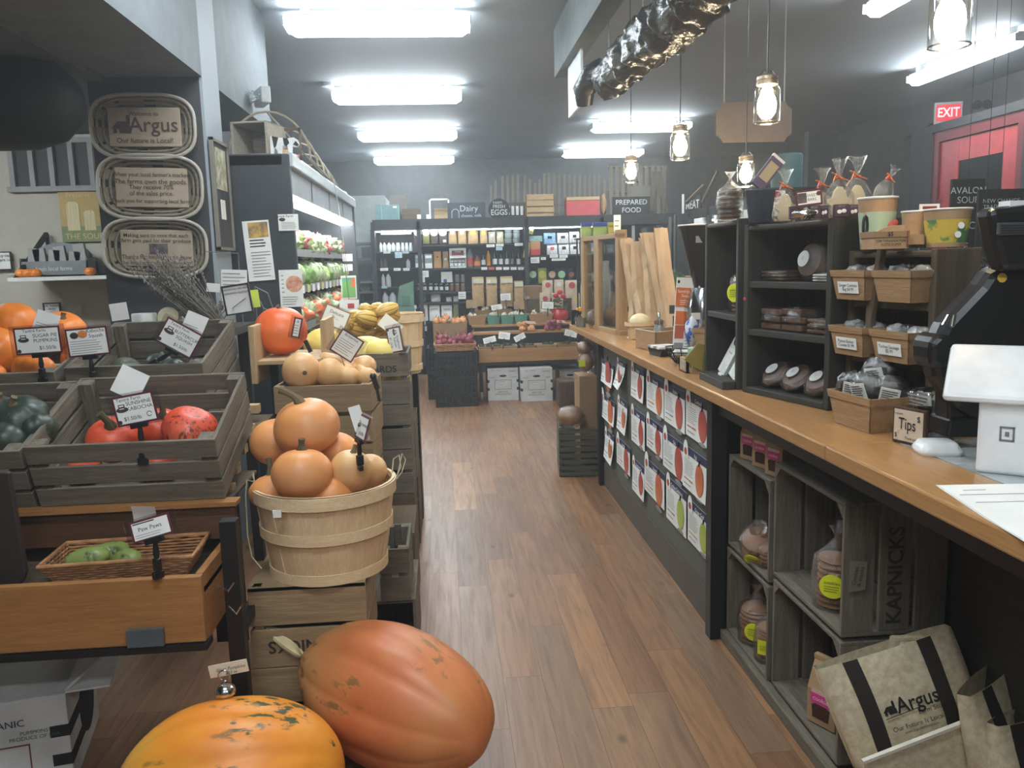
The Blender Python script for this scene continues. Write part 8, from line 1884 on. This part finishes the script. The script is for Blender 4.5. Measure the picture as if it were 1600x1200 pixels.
# wooden caddy
t=frame_thing('wooden_caddy','tan wooden caddy with a raised end holding bottles','caddy',(1.025,4.38,CTZ),(.05,-.25,0),(0,0,1));CC=wood('tan box board',srgb(190,148,110),srgb(170,128,92),'x',.55)
MB().box(0,0,0,.24,.012,.105).build('front_board',CC,t,bevel=.002);MB().prism([(0,0),(.30,0),(.30,.19),(.26,.20),(.21,.18),(.12,.11),(0,.105)],0,.012,Matrix.Translation((.24,0,0))@Matrix.Rotation(R(90),4,'Z')).build('end_board',CC,t,bevel=.002)
MB().box(0,.012,0,.012,.30,.105).build('far_board',CC,t);MB().box(0,.29,0,.24,.30,.18).build('back_board',CC,t);MB().box(0,0,0,.24,.3,.01).build('bottom_board',CC,t);MB().box(-.003,-.003,.103,.243,.005,.108).box(-.003,-.003,.103,.004,.3,.108).build('pale_edge',col('pale edge',214,196,170),t)
def on(root,x,y,z):return root.matrix_world@Vector((x,y,z))
c=on(t,.1,.09,.012);b=thing('soap_bottle','clear bottle with silver pump inside the wooden caddy','bottle',c);MB().lathe([(0,0),(.028,0),(.03,.1),(.022,.12),(.022,.128)],20).build('bottle_body',col('grey translucent',150,152,148,rough=.2),b,smooth=True);MB().lathe([(.026,.125),(.026,.14),(.008,.15),(.006,.18),(0,.19)],16).build('pump_cap',CHROME,b,smooth=True)
c=on(t,.16,.17,.012);b=thing('pepper_mill','dark bottle with knobbed top at the back of the caddy','bottle',c);MB().lathe([(0,0),(.02,0),(.02,.16),(.012,.18),(.016,.2),(.012,.22),(0,.23)],16).build('bottle_body',INK,b,smooth=True)
# small framed print + black binder
panel_y('grey_card','small dark framed card behind the caddy','card',(1046,477),(1059,490),4.5,col('dark grey card',70,72,70),.004);solo('card_pole',MB().bar((0,0,0),(0,0,.16),.006),BLACKPL,'thin black pole under the small framed card behind the caddy','pole',loc=(at(1052,490,y=4.51).x,4.51,CTZ))
# orange poster board
t=panel_y('orange_poster','tall white and orange menu poster on the counter left of the grinder','poster',(1054,405),(1086,535),3.75,WHITE,.006,tilt=3.5);w_,h_=t['w'],t['h'];OP=col('poster orange block',226,122,62)
MB().box(-w_*.5,-.002,h_*.15,w_*.5,0,h_*.38).build('orange_block',OP,t);text('Savory Fall\nSoups',.02,WHITE,t,(0,-.003,h_*.31));lines(t,-w_*.3,w_*.35,h_*.17,h_*.24,3,-.003,WHITE)
for dz,m in((-.0,OP),(-.17,ARED),(-.38,GREYINK)):MB().box(-w_*.45,-.002,h_*(dz-.06),-w_*.02,0,h_*(dz+.1)).build('food_picture',m,t)
lines(t,w_*.05,w_*.45,-h_*.45,h_*.12,16,-.002,seed=8);MB().ell((-w_*.4,-.001,h_*.45),(.006,.001,.008),5,8).build('logo',INK,t)
t.location.z=CTZ+h_/2+.002
# plates of foil packets and black wire basket
t=thing('foil_tray','black tray of striped foil packets on the counter','tray',(1.085,4.02,CTZ),(0,0,R(-80)));MB().prism([(-.06,0),(.06,0),(.085,.035),(-.085,.035)],-.05,.05).build('tray_body',BLACKPL,t)
for k in range(4):MB().box(-.07+k*.036,-.06,.037,-.04+k*.036,.06,.05).build('foil_packet',WHITE if k%2 else GREYINK,t,bevel=.003)
t=thing('wire_bowl','black lattice wire basket on the counter','basket',(1.10,3.68,CTZ));m=MB()
for z,r in((.004,.05),(.03,.075),(.055,.09),(.075,.1)):m.tube([(r*math.cos(k*math.pi/12),r*.8*math.sin(k*math.pi/12),z)for k in range(24)],.003,5,closed=True)
for k in range(12):
    a_=k*math.pi/6;m.tube([(r*math.cos(a_),r*.8*math.sin(a_),z)for z,r in((.004,.05),(.03,.075),(.055,.09),(.075,.1))],.003,5)
m.build('wire_lattice',BLACKMT,t);
solo('white_wrap',crumple((.06,.05,.02),.4,3),WHITE,'crumpled white paper in the black wire basket','paper',loc=(1.10,3.68,CTZ+.05),smooth='all')
t=frame_thing('small_crate','little pine crate on the counter edge beside the black wire basket','crate',(1.0,3.46,CTZ),(.0,-1,0),(0,0,1));MB().box(0,0,0,.11,.01,.06).box(0,.1,0,.11,.11,.06).box(0,0,0,.01,.11,.06).box(.1,0,0,.11,.11,.06).box(0,0,0,.11,.11,.005).build('crate_boards',CP['x'],t);MB().box(.02,-.002,.012,.09,0,.048).build('brown_print',BURLAP,t)
t=thing('green_berry_box','pale green box tray with a yellow card on the counter edge by the narrow bookcase','box',(1.05,3.36,CTZ),(0,0,0));MB().box(-.035,-.03,0,.05,.05,.022).build('tray_body',BERRY,t);MB().box(-.03,-.026,.022,.045,.045,.10).build('green_box',col('pale green box',150,184,146),t)
c=at(1090,558,y=3.31);solo('yellow_card',MB().prism([(-.045,-.01),(.03,-.06),(.045,.05),(.01,.055)],0,.003),col('ochre yellow card',170,150,66),'ochre yellow card leaning against the narrow bookcase','card',loc=(c.x-.01,3.315,c.z))
veneer_basket('small brown berry basket tipped behind the ochre card',1.12,3.42,CTZ+.10,.11,.09,.08,BERRY,None,.4,name='berry_basket')
solo('berry_basket_block',MB().box(-.05,-.05,0,.05,.05,.098),CB['x'],'brown block under the small berry basket','block',loc=(1.13,3.43,CTZ))
c=at(1098,500,y=3.34);solo('blue_bag',crumple((.03,.03,.06),.25,9),mat('blue white cloth',srgb(206,214,224),.7,c2=srgb(70,104,176),scale=20,lo=.5,hi=.54),'blue and white patterned bag beside the narrow bookcase','bag',loc=(c.x+.01,3.52,CTZ+.16),smooth='all')
# coffee grinder
gx=at(1092,430,y=3.62);t=thing('coffee_grinder','coffee grinder with black hopper and polished steel dome behind the narrow bookcase','coffee grinder',(gx.x+.06,3.75,CTZ))
z=at(1090,352,y=3.75).z-CTZ;zb_=at(1104,452,y=3.75).z-CTZ
MB().lathe([(.04,zb_),(.105,z-.02),(.115,z),(.11,z+.004),(0,z+.004)],30).build('hopper',mat('smoked hopper',srgb(40,38,36),.2),t,smooth=True);MB().tube([(.113*math.cos(k*math.pi/14),.113*math.sin(k*math.pi/14),z)for k in range(28)],.004,6,closed=True).build('hopper_rim',WHITE,t)
MB().lathe([(.0,.04),(.07,.05),(.09,.15),(.088,.26),(.06,.34),(.03,zb_),(0,zb_)],28).build('steel_dome',mat('polished steel',(.7,.7,.7),.12,1),t,smooth=True);MB().lathe([(.09,0),(.09,.05),(0,.05)],24).build('grinder_base',BLACKPL,t)
MB().box(-.08,-.09,.2,-.04,-.085,.23).build('label',WHITE,t);MB().box(-.06,-.085,z-.08,-.02,-.08,z-.05).build('hopper_sticker',GREYINK,t)
# flowers, bags and cartons at the far end of the counter
t=thing('flower_basket','small basket of orange yellow flowers at the far end of the counter','flowers',(1.03,6.02,CTZ));MB().lathe([(0,0),(.035,0),(.045,.07),(.04,.07)],16,cap=False).build('pot',BERRY,t,smooth=True);b=MB();rr=random.Random(4)
for k in range(22):b.ell((rr.uniform(-.055,.055),rr.uniform(-.04,.04),.13+rr.uniform(-.03,.05)),(.013,.013,.01),4,7)
b.build('blossoms',col('orange yellow blossom',244,176,48),t);b=MB()
for k in range(10):b.tube([(0,0,.05),(rr.uniform(-.05,.05),rr.uniform(-.04,.04),.13)],.003,4)
b.build('stems',LEAF[3],t)
p=at(934,531,z=CTZ);loaf_bag('clear bag of dark granola standing before the flowers',(1.045,5.72,CTZ+.07),(.055,.045,.065),11,DCK,knot=False,name='granola_bag')
t=veneer_basket('small grey veneer basket at the far counter corner',1.0,5.92,CTZ+.001,.09,.07,.07,CW['z'],None,-.9)
for i in range(4):t=thing('blue_packet',f'{ORD[i]} blue and white packet from the left at the far counter corner','packet',(.985+.0*i,6.18-i*.045,CTZ+.001),(0,0,R(-80)));MB().box(-.02,0,0,.02,.03,.06).build('packet_body',col('navy blue packet',50,64,140),t);MB().box(-.016,-.001,.004,.016,0,.03).build('white_patch',WHITE,t)
t=panel_y('slate_sign','small slate sign with chalk grass drawing at the far end of the counter','chalkboard',(893,475),(907,496),6.15,CHALK,.01,BLACKMT,.004);MB().bar((-.02,-.002,-.03),(.01,-.002,.03),.003,.001).bar((0,-.002,-.03),(.025,-.002,.02),.003,.001).build('drawn_grass',CHK,t)
t.location.z=CTZ+t['h']/2+.006
